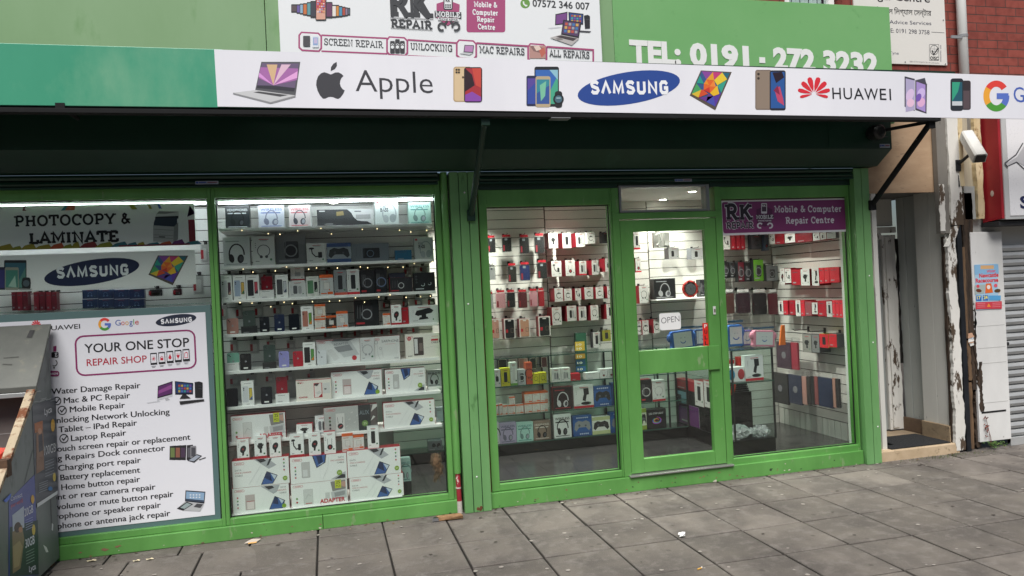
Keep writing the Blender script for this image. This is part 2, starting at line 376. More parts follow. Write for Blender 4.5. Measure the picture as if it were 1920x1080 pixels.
def crumple(name, c, r, mat, label, cat, sq=.6, n=9, m=6):
    b = MB().ball((c[0], c[1], c[2] + r * sq), r, r * .8, r * sq, mat, n, m); q = random.Random(name)
    b.v = [(x + q.uniform(-.25, .25) * r, y + q.uniform(-.25, .25) * r, max(c[2], z + q.uniform(-.2, .2) * r)) for x, y, z in b.v]
    return tag(b.build(name), label, cat)
p = atZ(1279, 1006, .004); crumple('tissue', (p.x, p.y, .004), .024, P('f0f0ee', .8), 'crumpled white tissue lying on a paving joint', 'litter')
p = atZ(1316, 1065, .004); q = atZ(1308, 1069, .004)
tag(MB().tube([(p.x, p.y, .009), ((p.x + q.x) / 2 + .01, (p.y + q.y) / 2, .009)], .0045, P('eee6d8', .8), 7).tube([((p.x + q.x) / 2 + .01, (p.y + q.y) / 2, .009), (q.x, q.y, .009)], .0046, P('c89a4a', .8), 7).build('cigarette_butt'), 'cigarette butt with an orange filter on the open paving', 'litter')
p = atZ(843, 974, .0)
mb = MB(); rr_ = random.Random(5)
mb.box(p.x - .085, p.x + .085, p.y - .03, p.y + .03, .006, .03, NM('brown_card', '866445', 'a07c58', 30, .8)); mb.box(p.x - .12, p.x - .075, p.y - .02, p.y + .02, .006, .026, BLACK)
mb.v = [(x + rr_.uniform(-.012, .012), y + rr_.uniform(-.008, .008), z) for x, y, z in mb.v]
tag(mb.build('torn_cardboard'), 'scrap of torn brown cardboard at the foot of the red pipe', 'litter')
p = atZ(472, 1017, .004); tag(MB().add([(p.x - .05, p.y - .01, .006), (p.x + .03, p.y - .02, .008), (p.x + .06, p.y + .02, .016), (p.x, p.y + .03, .02), (p.x - .03, p.y + .01, .012)], [(0, 1, 2, 3, 4)], P('b9ada0', .8)).add([(p.x - .02, p.y - .035, .007), (p.x + .035, p.y - .03, .007), (p.x + .035, p.y - .018, .012), (p.x - .02, p.y - .02, .012)], [(0, 1, 2, 3)], P('c79a5a', .8)).build('paper_scrap'), 'torn grey paper scrap on the paving below the left display window', 'litter')
for (px, py, rad, lab) in ((172, 1052, .02, 'pale flattened leaf nearest the grey metal cabinet'), (256, 1052, .015, 'small pale leaf lying between two others by the green plinth'), (281, 1049, .016, 'pale oval leaf lying farthest from the grey cabinet')):
    p = atZ(px, py, .004)
    tag(MB().add([(p.x + rad * cos(a * pi / 5) * 1.5, p.y + rad * .7 * sin(a * pi / 5), .006 + .003 * (a % 3)) for a in range(10)], [list(range(10))], P('cfc3a4', .8)).build('fallen_leaf'), lab, 'leaf', 'fallen leaves on the paving')

# ================================================================ shopfront
X_ = lambda px, py, Y=0: at(px, py, Y).x
Z_ = lambda px, py, Y=0: at(px, py, Y).z
Xa0, Xa1 = X_(397, 573), X_(412, 573)          # mullion between the two left windows
Xb0, Xb1 = X_(826, 602), X_(849.5, 880)        # right jamb of the left bay
Xs1 = X_(863.5, 880)
Xp0, Xp1 = X_(868, 880, -.06), X_(919.5, 880, -.06)   # centre pillar
Xc0, Xc1 = X_(921, 880), X_(936, 880)          # left stile of the tall pane
Xd0, Xd1 = X_(1154, 600), X_(1171, 600)        # post left of the door
Xe0, Xe1 = X_(1171, 600), X_(1350, 600)        # door leaf
Xf1 = X_(1361, 600)                            # post right of the door
Xg0, Xg1 = X_(1600, 600), X_(1614, 600)        # right jamb
Xr0, Xr1 = X_(1613, 600, -.06), X_(1642, 600, -.06)   # right pillar
ZHD = 2.57
zgl = (Z_(600, 371, .05) + Z_(420, 370, .05)) / 2
zgm, zgr = Z_(1020, 387, .05), Z_(1470, 372, .05)
zbl, zbm, zbr = .145, .172, .165
shop = thing('shop_front', 'green painted shopfront with tall glass panes and a glazed door', 'shopfront', (1.2, 0, 0))
def pane(fr, x0, x1, z0, z1, Y=.052):
    return MB().box(x0 - .006, x1 + .006, Y, Y + .006, z0 - .006, z1 + .006, GLASS).build('pane', fr)
def frame(x0, x1, z0, z1, L, Rr, T, B, mat=GREEN, Y0=0.0, Y1=.1):
    """window frame round the glass opening x0..x1, z0..z1 with rail widths, in pieces butted end to end"""
    m = MB(); m.box(x0 - L, x0, Y0, Y1, z0 - B, z1 + T, mat); m.box(x1, x1 + Rr, Y0, Y1, z0 - B, z1 + T, mat)
    m.box(x0, x1, Y0 + .003, Y1, z1, z1 + T, mat); m.box(x0, x1, Y0 + .003, Y1, z0 - B, z0, mat)
    bd = .008
    m.box(x0, x1, .04, .05, z0, z0 + bd, BLACK); m.box(x0, x0 + bd, .04, .05, z0 + bd, z1, BLACK); m.box(x1 - bd, x1, .04, .05, z0 + bd, z1, BLACK); m.box(x0 + bd, x1 - bd, .04, .05, z1 - bd, z1, BLACK)
    f = m.build('window_frame', shop, .003); pane(f, x0, x1, z0, z1); return f
xl0 = -2.75
xm = (Xa0 + Xa1) / 2
frame(xl0, Xa0, zbl, zgl, .06, xm - Xa0 - .001, .1, .045)
frame(Xa1, Xb0, zbl, zgl, Xa1 - xm - .001, Xb1 - Xb0, .1, .045)
frame(Xc1, Xd0, zbm, zgm, Xc1 - Xc0, .012, .13, .05)
frame(Xf1 + .012, Xg0, zbr, zgr, .012, .014, .1, .05)
bx('jamb_shade_strip', Xg0 + .016, Xr0 - .002, .035, .1, .12, ZHD, DGREEN, shop)  # dark strip standing in for the shadow gap beside the pillar
bx('plinth', xl0 - .06, X_(605, 970), -.022, .12, 0, zbl - .047, GREEN, shop, .004)
bx('plinth', X_(605, 970) + .003, X_(862, 950), -.02, .12, .0, zbl - .047, GREEN, shop, .004)
bx('plinth', Xp1 + .003, Xr0 - .002, -.024, .12, -.0, .118, GREEN, shop, .004)
bx('jamb_strip', Xb1 + .002, Xs1, .012, .1, .0, ZHD, GREEN, shop)
def pillar(x0, x1, n, name='pillar'):
    m = MB(); w_ = (x1 - x0) / n
    for i in range(n): m.box(x0 + i * w_ + .0025, x0 + (i + 1) * w_ - .0025, -.06, .02, .0, ZHD - .002, GREEN2)
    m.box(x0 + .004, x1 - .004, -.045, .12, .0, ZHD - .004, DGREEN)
    o = m.build(name, shop, .003); return o
pc = pillar(Xp0, Xp1, 3); pr = pillar(Xr0, Xr1, 2)
STUD = P('e4e4e0', .4)
for px, py, o in ((894, 894, pc), (871, 361, pc), (878, 570, pc), (1630, 517, pr), (1637, 642, pr), (1646, 800, pr)):
    q = at(px, py, -.061); MB().ball((q.x, -.061, q.z), .007, .004, .007, STUD, 10, 6).build('bolt_cap', o, 0, True)
RUST = NM('rust_brown', '5a3320', '7a4a2c', 40, .9)
q = at(901, 955, -.061); m = MB()
for a, b_ in ((0, 0), (-.018, .006), (.006, .012)):
    m.ball((q.x + a, -.0605, q.z + b_), .012, .0015, .013, RUST, 8, 5)
m.build('rust_patch', pc)
bx('gap_filler', Xp1 + .001, Xc0 - .001, .02, .09, .118, ZHD, RUST, shop, 0)
# chipped paint along the plinths and rails
m = MB(); rc = random.Random(8); CH = [P('8a6a50', .9), P('c6c2b0', .8), P('33452c', .8), P('6f5a48', .9)]
for i in range(70):
    x = rc.uniform(-1.7, Xr0 - .05); lo = x < Xp0; z = rc.choice((rc.uniform(.004, .05), rc.uniform(.004, .09))); r = rc.uniform(.002, .008) * (2.2 if i % 9 == 0 else 1)
    if Xb1 - .02 < x < Xp1 + .02: continue
    yy = -.0232 if lo else -.0246
    m.add([(x + r * cos(k * pi / 4) * rc.uniform(.5, 2.2), yy, max(.003, z + r * sin(k * pi / 4) * rc.uniform(.4, 1.0))) for k in range(8)], [list(range(8))[::-1]], rc.choice(CH))
m.build('paint_chips', shop)
# posts either side of the door, header beam and transom
bx('door_post', Xd0 + .013, Xe0 - .003, -.004, .11, .12, zgm + .13, GREEN, shop)
bx('door_post', Xe1 + .003, Xf1 - .001, -.004, .11, .12, zgm + .13, GREEN, shop)
ztl, zth = Z_(1245, 397), Z_(1245, 347)
xt0, xt1 = X_(1160, 370), X_(1329, 370)
bx('header_beam', xl0 - .06, Xb1, -.004, .1, zgl + .101, ZHD, DGREEN, shop)  # all header beams: canopy shade put into a darker green than the frames
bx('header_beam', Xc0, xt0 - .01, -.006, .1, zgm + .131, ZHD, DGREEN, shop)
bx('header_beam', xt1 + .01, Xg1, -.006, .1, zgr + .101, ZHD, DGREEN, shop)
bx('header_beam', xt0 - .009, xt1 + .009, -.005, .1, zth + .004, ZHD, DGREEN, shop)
zdt = Z_(1250, 411)
ALU = P('8f9391', .45, .6, 'grey_aluminium')
m = MB(); a_ = .017
m.box(xt0, xt0 + a_, -.012, .08, ztl, zth, ALU).box(xt1 - a_ - .012, xt1, -.012, .08, ztl, zth, ALU).box(xt0 + a_, xt1 - a_ - .012, -.010, .08, zth - a_, zth, ALU).box(xt0 + a_, xt1 - a_ - .012, -.010, .08, ztl, ztl + a_, ALU)
tr = m.build('transom', shop, .002); pane(tr, xt0 + a_, xt1 - a_ - .012, ztl + a_, zth - a_, .03)
bx('transom_rail', Xd0 + .013, Xf1, -.008, .1, zdt + .008, ztl - .003, GREEN, shop)
bx('threshold', Xd1 - .03, Xf1 - .01, -.045, .11, .1185, .132, P('a8a8a4', .4, .7), shop)
# door leaf
zd0, zm0, zm1 = .137, Z_(1275, 697), Z_(1275, 653)
xg0, xg1 = X_(1197, 640), X_(1331, 640)
zg0, zg1 = Z_(1270, 852, .03), Z_(1255, 432.5)
m = MB()
m.box(Xe0, xg0, .0, .05, zd0, zdt, GREEN).box(xg1, Xe1, .0, .05, zd0, zdt, GREEN)
m.box(xg0, xg1, .003, .05, zg1, zdt, GREEN).box(xg0, xg1, .003, .05, zd0, zg0, GREEN).box(xg0, xg1, -.006, .05, zm0, zm1, GREEN)
door = m.build('door', shop, .003)
MB().box(xg0 - .004, xg1 + .004, .024, .03, zm1 - .004, zg1 + .004, GLASS).build('pane', door)
MB().box(xg0 - .004, xg1 + .004, .024, .03, zg0 - .004, zm0 + .004, GLASS).build('pane', door)
bx('push_plate', X_(1327, 670), X_(1348, 670), -.02, -.001, zm0 - .003, zm1 + .004, GREEN, door, .004)
q = at(1339, 582, 0); bx('lock', q.x - .012, q.x + .012, -.008, -.0005, q.z - .034, q.z + .034, P('d8d8d4', .4), door)
m = MB(); m.box(q.x - .005, q.x + .006, -.012, -.0085, q.z - .016, q.z + .012, P('6a5a50', .4, .5)); m.build('cylinder', door)
# red sticker on the door glass with PULL written downwards
s0, s1 = at(1318, 606, .02), at(1329, 648, .02); m = MB(); m.box(s0.x - .004, s1.x + .006, .021, .0225, s1.z, s0.z, P('d8261f', .5))
A = Art(m, lambda a, b: (a, .021, b), (0, -1, 0)); xc = (s0.x + s1.x) / 2 + .001; hh = (s0.z - s1.z) / 4
for i, ch in enumerate('PULL'): A.text(ch, xc - .013, s0.z - hh * (i + .85), xc + .013, s0.z - hh * (i + .85), hh * .62, INK if i else WHITE, .02)
tag(m.build('door_sticker'), 'red upright sticker reading PULL on the door glass', 'sticker')
# hand-written OPEN card
s0, s1 = at(1236, 588, .015), at(1277, 617, .015); m = MB(); m.rbox(s0.x, s1.x, .014, .018, s1.z, s0.z, .018, P('f2f2f0', .4))
A = facade_art(m, .014)
A.text('OPEN', 1240, 607, 1274, 602.5, 11, P('3a3a40'), -.012)
tag(m.build('open_card'), 'white card with OPEN written by hand, on the door glass', 'sign')

# roller shutter housing, curtains and labels
m = MB(); prof = [(-.30, 2.69), (-.30, 3.05), (-.02, 3.05), (-.02, 2.575), (-.12, 2.575)]
m.prism([(a, b) for a, b in prof][::-1], 'x', -4.2, 4.66, DGREEN)
hb = m.build('shutter_box', shop, .002)
m = MB(); m.prism([(-.304, 2.70), (-.304, 3.05), (-.02, 3.05), (-.02, 2.572), (-.12, 2.572)][::-1], 'x', 4.05, 4.062, DGREEN); m.build('seam_strip', hb)
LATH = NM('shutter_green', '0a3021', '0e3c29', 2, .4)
def curtain(x0, x1, zb):
    m = MB(); z = 2.572; h = .0415
    while z > zb + .004:
        m.prism([(-.03, z), (-.052, z - .004), (-.06, z - h * .5), (-.052, z - h + .006), (-.03, z - h + .002)][::-1], 'x', x0, x1, LATH); z -= h
    m.box(x0, x1, -.065, -.02, z - .012, z - .001, LATH); return m.build('shutter_curtain', shop)
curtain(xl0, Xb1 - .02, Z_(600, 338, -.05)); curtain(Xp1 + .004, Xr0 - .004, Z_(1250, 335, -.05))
LBL = P('9fa9b4', .5); LBLB = P('27409a', .5)
for px, py, Y, par in ((388, 342.5, -.066, shop), (1281, 338, -.066, shop), (1659, 273.5, -.302, hb)):
    q = at(px, py, Y); m = MB(); h = .011 if Y > -.2 else .016; wd = .075 if Y > -.2 else .05
    m.box(q.x - wd, q.x + wd, Y - .001, Y, q.z - h, q.z + h, LBL)
    A = Art(m, lambda a, b, Y=Y, q=q: (q.x + a, Y - .001, q.z + b), (0, -1, 0)); A.rect(-wd * .95, h * -.5, -wd * .75, h * .6, LBLB); A.rect(-wd * .7, -h * .1, -wd * .05, h * .55, LBLB); A.rect(wd * .05, -h * .1, wd * .9, h * .5, P('7a3a4a')); A.rect(-wd * .7, -h * .6, wd * .8, -h * .35, P('59657a'))
    m.build('maker_label', par)

# ================================================================ canopy over the shopfront
CY = -.75
cano = thing('canopy', 'projecting dark green canopy with steel struts above the shop windows', 'canopy', (1.0, -.4, 2.8))
TEAL = NM('teal_board_glare_patches', '3f9474', '499d7d', .9, .3, 0, 1, (1, 1, .5), c3='6fa887', s3=1.7, t3=(.48, .72))  # pale third-colour patches imitate glare on the board
xw0 = X_(404, 150, CY)
bx('fascia_board', -4.2, xw0 + .05, CY, CY + .03, 2.863, 3.221, TEAL, cano)
bx('fascia_board', xw0 + .053, 4.92, CY + .002, CY + .03, 2.863, 3.186, TEAL, cano)
RAIL = NM('black_steel', '060708', '0b0c0e', 6, .9, c3='1b1d20', s3=14, t3=(.62, .72))
m = MB(); m.box(-4.2, 4.72, CY - .012, CY + .05, 2.82, 2.848, RAIL).box(-4.2, 4.70, CY + .01, CY + .04, 2.849, 2.862, RAIL)
m.build('front_rail', cano, .003)
m = MB(); m.prism([(CY + .032, 3.205), (CY + .032, 3.22), (-.13, 3.32), (-.13, 3.30)][::-1], 'x', -4.2, 4.92, DGREEN); m.build('roof_sheet', cano)
def strut(a, b, r, mat=RAIL, parent=cano):
    m = MB(); m.tube([a, b], r, mat, 12)
    for p in (a, b): m.box(p[0] - .03, p[0] + .03, p[1] - .012 , p[1] + .02, p[2] - .05, p[2] + .035, mat)
    return m.build('strut', parent, .002)
strut((4.63, -.075, 2.25), (4.665, -.72, 2.82), .023)
strut((1.085, -.075, Z_(878, 402, -.07)), (1.085, -.72, 2.82), .024, DGREEN)
q = at(118, 205, CY + .03); MB().box(q.x - .03, q.x + .02, CY - .005, CY + .06, q.z - .02, q.z + .03, RAIL).tube([(q.x, CY + .04, q.z), (q.x + .05, CY + .14, q.z - .03)], .012, RAIL, 8).build('strut_stub', cano)
q = at(1049, 221, CY + .02); bx('rail_clip', q.x - .07, q.x + .07, CY - .016, CY + .06, 2.812, 2.8195, P('6a6c6e', .5), cano)
# horizontal tie from the shutter box end out to the rail
MB().tube([(4.5, -.31, 2.83), (4.70, -.70, 2.83)], .014, RAIL, 8).build('tie_bar', cano)

# round siren under the canopy
q = at(1645, 249, -.34); m = MB()
m.tube([(q.x - .03, -.302, q.z), (q.x - .03, -.33, q.z), (q.x - .028, -.40, q.z - .004), (q.x - .026, -.415, q.z - .005)], [.05, .062, .062, .045], BLACK, 20)
for k in range(5): m.tube([(q.x - .06 + .015 * k, -.418, q.z - .03), (q.x - .06 + .015 * k, -.418, q.z + .03)], .003, P('2b2c2e'), 6)
sir = m.build('siren', None, 0); tag(sir, 'round black siren with a trailing cable on the shutter box end', 'alarm')
MB().tube([(q.x, -.36, q.z), (q.x + .05, -.33, q.z - .03), (q.x + .13, -.3, q.z - .025), (q.x + .2, -.25, q.z + .0), (q.x + .21, -.2, q.z + .05)], .004, BLACK, 6).build('cable', sir)

# green and red pipe in the slot beside the pillar
m = MB(); xp = (X_(850, 880) + X_(864, 880)) / 2; zq = Z_(857, 887, -.02)
RP = NM('chipped_red_paint', '8f2430', 'a32d38', 5, .5, c3='d9cfc6', s3=16, t3=(.64, .68))
m.tube([(xp, -.02, zq), (xp, -.02, ZHD)], .026, GREEN, 14)
pipe = tag(m.build('drain_pipe'), 'narrow pipe beside the fluted pillar, green above and chipped red below', 'pipe')
MB().tube([(xp + .004, -.02, .05), (xp, -.02, zq - .001)], .0185, RP, 14).build('red_lower_pipe', pipe)
MB().tube([(xp, -.02, zq - .115), (xp, -.02, zq - .105)], .0205, P('c4beb6', .6), 14).tube([(xp + .004, -.02, .0), (xp + .004, -.02, .09)], .0195, P('bdb6ae', .7), 14).build('white_band', pipe)

# ================================================================ upper fascia and its signs
FY = -.10
zft = 3.965
m = MB(); OLIVE = NM('sun_bleached_green', '799c6e', '84a57a', 1.2, .4, .02, 8, (1, 1, .4), c3='6f9663', s3=4, t3=(.58, .7)); FG = NM('light_green_panel', '6fa868', '78ad70', 1.0, .4, .02, 8, c3='669c60', s3=6, t3=(.6, .7))
fas = thing('fascia_panel', 'pale green fascia above the canopy with a white telephone number', 'fascia', (.5, FY, 2.95))
xs1, xs2, xfe = X_(497.5, 40, FY), X_(1152, 90, FY), X_(1670, 70, FY)
bx('panel', -4.2, xs1 - .002, FY, FY + .05, 2.95, zft + .3, OLIVE, fas)
bx('panel', xs1 + .002, xs2 - .001, FY, FY + .05, 2.95, zft + .15, OLIVE, fas)
bx('panel', xs2 + .001, xfe, FY, FY + .05, 2.95, zft, FG, fas)
m = MB(); A = facade_art(m, FY, base=.003)
A.text('TEL:', 1181, 115, 1277, 120.5, 38, WHITE, .05); A.text('0191', 1294, 121, 1405, 127.5, 38, WHITE, .05); A.text('-', 1424, 125, 1435, 125.5, 38, WHITE, .05)
A.text('272', 1450, 129.5, 1529, 134, 38, WHITE, .05); A.text('3232', 1544, 135, 1647, 141, 38, WHITE, .05)
le = m.build('lettering', fas); so = le.modifiers.new('thick', 'SOLIDIFY'); so.thickness = .002; so.offset = -1
# RK REPAIR sign
RY = -.135; PUR = P('a84a76', .5); SLATE = P('3b3d40', .5); SW = P('e9ebec', .4)
rk = thing('repair_sign', 'large white phone repair sign on the green fascia above the canopy', 'sign', (X_(825, 60, RY), RY, 2.97))
bx('sign_board', X_(524, 60, RY), X_(1127, 60, RY), RY, FY - .001, 2.97, zft + .28, SW, rk)
m = MB(); A = facade_art(m, RY); Zb = (500, 0, 3); A2 = facade_art(m, RY, Zb)
A2.text('RK', 697, 92, 935, 103, 150, SLATE, slab=True, th=.24); A2.k += 12
A2.text('RK', 697, 94, 920, 104, 150, SLATE, .0)
A2.text('REPAIR', 700, 152, 930, 164, 44, SLATE, slab=True, th=.24)
A2.line([(695, 100), (938, 110)], 3, SLATE); A2.line([(697, 158), (932, 171)], 3, SLATE)
A2.poly([(955, 22), (1018, 2), (1085, 26), (1080, 105), (1018, 145), (955, 100)], PUR); A2.rr(994, -30, 1046, 58, 9, SLATE); A2.rr(1000, -24, 1040, 50, 5, SW)
for i in range(3):
    for j in range(2): A2.rect(1003 + i * 12, 25 + j * 12, 1012 + i * 12, 34 + j * 12, SLATE)
A2.text('RK', 1006, 12, 1034, 13, 14, SLATE, .03)
A2.poly([(944, 62), (1094, 70), (1094, 104), (944, 96)], SLATE); A2.text('MOBILE', 950, 94, 1088, 100, 28, SW, slab=True); A2.poly([(962, 100), (1080, 106), (1080, 122), (962, 115)], SW); A2.text('PHONE REPAIR', 968, 114, 1076, 120, 11, SLATE, .03)
for cx, sgn in ((985, 1), (1063, -1)):
    A2.arc(cx, 152, 20, 11, SLATE, 60 if sgn > 0 else 170, 370 if sgn > 0 else 480, 14); A2.line([(cx + sgn * 14, 140), (cx + sgn * 30, 120)], 12, SLATE)
A2.cut('shop_name', rk); A2.rr(1124, -60, 1342, 182, 14, PUR)
for t, x0, y0, x1, y1 in (('Mobile &', 1167, 38, 1297, 43), ('Computer', 1158, 82, 1302, 88), ('Repair', 1183, 122, 1282, 127), ('Centre', 1188, 164, 1285, 169)): A2.text(t, x0, y0, x1, y1, 29, SW, slab=True, th=.23)
A2.cut('purple_caption', rk); A2.circ(1454, 20, 27, P('6c9a4c')); A2.line([(1444, 8), (1446, 22), (1458, 33), (1466, 30)], 8, SW); A2.text('07572 346 007', 1496, 36, 1818, 55, 38, SLATE, .02)
A2.cut('phone_number', rk)
for (bx0, bx1, t, tx0, tx1, by) in ((178, 312, 'SCREEN REPAIR', 323, 655, 233), (672, 796, 'UNLOCKING', 809, 1045, 259), (1064, 1183, 'MAC REPAIRS', 1197, 1451, 277), (1465, 1578, 'ALL REPAIRS', 1591, 1816, 298)):
    sl_ = (by - 233) and 0; q = 25
    A2.line([(bx1 - 4, by - q - 10), (tx1 + 20, by - q + 8), (tx1 + 20, by + 66), (bx1 - 4, by + 52)] if t == 'ALL REPAIRS' else [(bx1 - 4, by - q - 10), (tx1 + 24, by - q + 8)], 9, PUR)
    if t != 'ALL REPAIRS': A2.line([(bx1 - 4, by + 55), (tx1 + 24, by + 70)], 9, PUR)
    A2.poly([(bx0 + 16, by - 55), (bx1 - 20, by - 50), (bx1, by - 30), (bx1, by + 40), (bx1 - 16, by + 60), (bx0 + 20, by + 55), (bx0, by + 36), (bx0, by - 36)], PUR)
    A2.poly([(bx0 + 20, by - 46), (bx1 - 24, by - 41), (bx1 - 10, by - 26), (bx1 - 10, by + 36), (bx1 - 20, by + 50), (bx0 + 24, by + 45), (bx0 + 10, by + 32), (bx0 + 10, by - 32)], SW)
    A2.cut('caption_frame', rk, True); A2.text(t, tx0, by + 20, tx1, by + 20 + (tx1 - tx0) * .055, 38, SLATE, slab=True, th=.16); A2.cut('caption', rk, True)
A2.rr(205, 203, 244, 262, 4, P('4a4a4e')); A2.rr(257, 202, 292, 268, 5, P('dfe3ea')); A2.rect(261, 212, 288, 256, P('8ea7cf')); A2.rect(266, 216, 284, 246, P('c6b9d8')); A2.cut('screens_icon', rk, True)
for i in range(3): A2.rr(694 + i * 28, 232 - 10 * (i == 1), 720 + i * 28, 300, 5, P('3a3a3e')); A2.circ(707 + i * 28, 266, 9, SW); A2.arc(707 + i * 28, 255, 7, 3, SW, 180, 360, 8)
A2.cut('padlock_phones_icon', rk, True)
A2.poly([(1112, 254), (1165, 256), (1160, 300), (1106, 296)], P('4c4c52')); A2.poly([(1116, 258), (1161, 260), (1157, 294), (1111, 291)], P('b985b5')); A2.poly([(1080, 302), (1106, 296), (1160, 300), (1140, 311)], P('c6c8ca')); A2.cut('laptop_icon', rk, True)
A2.rect(1476, 258, 1568, 330, P('b98f86')); A2.poly([(1480, 262), (1520, 258), (1560, 275), (1540, 300), (1500, 290)], P('8a6a66')); A2.poly([(1500, 262), (1530, 258), (1545, 280), (1515, 288)], P('e4cdbf')); A2.poly([(1530, 285), (1560, 268), (1568, 300), (1545, 325)], P('c06a5a'))
A2.cut('repair_picture', rk)
for x0, x1, y0, y1, c in ((138, 178, 24, 72, '5a4a4e'), (168, 190, 24, 78, '6a5aa0'), (186, 206, 20, 82, '8fb0c8'), (204, 228, 18, 88, 'c8703a'), (226, 250, 12, 92, '5f9aa0'), (455, 470, 44, 88, '586070'), (440, 457, 42, 92, '8a7a92'), (424, 444, 38, 94, 'b04a3a'), (405, 427, 34, 97, '4a90b0'), (388, 408, 28, 98, 'd08a3c'), (366, 392, 28, 100, 'e6dfd6'), (334, 370, 12, 102, '6a3a5c'), (246, 292, 6, 100, '3a3c48')):
    A2.rr(x0, y0, x1, y1, 4, P('2c2c30')); A2.rect(x0 + 3, y0 + 7, x1 - 3, y1 - 8, P(c))
A2.rr(274, -10, 335, 116, 8, P('2c2a2e')); A2.rr(279, -6, 330, 110, 6, P('c65a62')); A2.poly([(279, 60), (330, 45), (330, 110), (279, 110)], P('d9a590'))
for i in range(4):
    for j in range(5): A2.rr(284 + i * 11, 4 + j * 15, 292 + i * 11, 12 + j * 15, 2, P(('e8d0d4', '8a94c8', 'b83a48', 'e0a060')[(i + j) % 4]))
A2.cut('phones_picture', rk)
A2.poly([(1624, 80), (1692, 66), (1690, 136), (1622, 142)], P('26262c')); A2.poly([(1629, 85), (1688, 73), (1686, 130), (1627, 136)], P('7a4a88')); A2.poly([(1580, 158), (1640, 150), (1660, 156), (1600, 163)], P('d0d2d6'))
A2.poly([(1697, 68), (1782, 78), (1780, 140), (1700, 130)], P('1e1e24')); A2.poly([(1703, 74), (1777, 83), (1775, 132), (1705, 124)], P('34508a'))
for i in range(4):
    for j in range(3): A2.rect(1712 + i * 15, 84 + j * 14 + i, 1723 + i * 15, 94 + j * 14 + i, P(('b0503a', '4aa0a0', 'c0a050', '7a50a0')[(i * 2 + j) % 4]))
A2.poly([(1784, 88), (1806, 84), (1818, 92), (1818, 160), (1790, 162)], P('2a2a2e')); A2.line([(1794, 110), (1815, 110)], 2, P('55555a')); A2.poly([(1760, 172), (1826, 176), (1815, 184), (1755, 180)], P('4a4a50'))
A2.poly([(1668, 112), (1770, 126), (1755, 215), (1655, 195)], P('2e2e34')); A2.poly([(1674, 119), (1763, 131), (1750, 205), (1661, 188)], P('5a4468'))
for i in range(4):
    for j in range(3): A2.rect(1678 + i * 20 - j * 3, 128 + j * 20 + i * 2, 1693 + i * 20 - j * 3, 143 + j * 20 + i * 2, P(('c05a4a', 'd0a860', '4a7ab0', 'a0a0a8')[(i * 3 + j) % 4]))
A2.poly([(1592, 213), (1652, 196), (1757, 217), (1715, 256)], P('b9b4b2')); A2.poly([(1625, 208), (1655, 200), (1745, 218), (1722, 232)], P('4a4244')); A2.poly([(1622, 218), (1650, 213), (1668, 224), (1640, 229)], P('8a8482')); A2.cut('computers_picture', rk)
# ================================================================ logos (art coordinates in pixels, v downwards)
BLUE = P('2b4a93', .45); GREY = P('3d3d42', .45); HRED = P('d8303c', .45)
def samsung(A, cx, cy, rx, ry, rot, tx0, ty0, tx1, ty1, cap, ink=BLUE, wh=None):
    A.ell(cx, cy, rx, ry, ink, rot, 40); wh = wh or P('eef0f2')
    x = tx0; n = 7; wds = [1, 1.05, 1.3, 1, 1, 1.1, 1]; tot = sum(wds) + .28 * 6; sc = (tx1 - tx0) / tot; t = .3
    G = {'S': [[(.88, .8), (.7, .95), (.3, .95), (.12, .78), (.2, .6), (.8, .42), (.88, .25), (.7, .05), (.3, .05), (.1, .2)]], 'A': [[(.06, 0), (.5, .95), (.94, 0)]], 'M': [[(.1, 0), (.16, .95), (.5, .12), (.84, .95), (.9, 0)]],
         'U': [[(.14, 1), (.14, .2), (.3, .05), (.7, .05), (.86, .2), (.86, 1)]], 'N': [[(.14, 0), (.14, .95), (.86, .05), (.86, 1)]], 'G': [[(.88, .76), (.7, .95), (.3, .95), (.14, .78), (.14, .22), (.3, .05), (.72, .05), (.86, .2), (.86, .46), (.5, .46)]]}
    for ch, wd in zip('SAMSUNG', wds):
        A.k += 1
        for j, stq in enumerate(G[ch]):
            v, f = strip([(a * wd, b) for a, b in stq], t)
            P0 = lambda a, b: (x + a * sc + A.up[0] * cap * b, ty0 + (ty1 - ty0) * ((x - tx0) / sc + a) / tot + A.up[1] * cap * b)
            A.put([P0(a, b) for a, b in v], f, wh, j * .4)
        x += (wd + .28) * sc
def google_g(A, cx, cy, r, sq=1.0):
    w_ = r * .4; q = r * .8
    for a0, a1, c in ((-142, -38, 'e0443c'), (142, 218, 'eda73a'), (42, 142, '4f9a3a'), (-2, 43, '5b74c4')):
        A.arc(cx, cy, q * sq, w_, P(c), a0, a1, 16, ry=q)
    A.rect(cx + r * .02, cy - r * .18, cx + r * sq * .98, cy + r * .2, P('5b74c4'))
def huawei(A, cx, cy, r, m=None):
    m = m or HRED
    for a, l, wd in ((-16, 1, .36), (16, 1, .36), (-46, .98, .34), (46, .98, .34), (-76, .96, .28), (76, .96, .28), (-103, .82, .2), (103, .82, .2)):
        d = (sin(R(a)), -cos(R(a))); nrm = (-d[1], d[0]); o = (cx + d[0] * r * .12, cy + d[1] * r * .12)
        A.poly([(o[0] + d[0] * r * l * t_ + nrm[0] * r * wd * s_, o[1] + d[1] * r * l * t_ + nrm[1] * r * wd * s_) for t_, s_ in ((0, 0), (.35, .32), (.7, .47), (.9, .36), (.96, 0), (.9, -.36), (.7, -.47), (.35, -.32))], m)
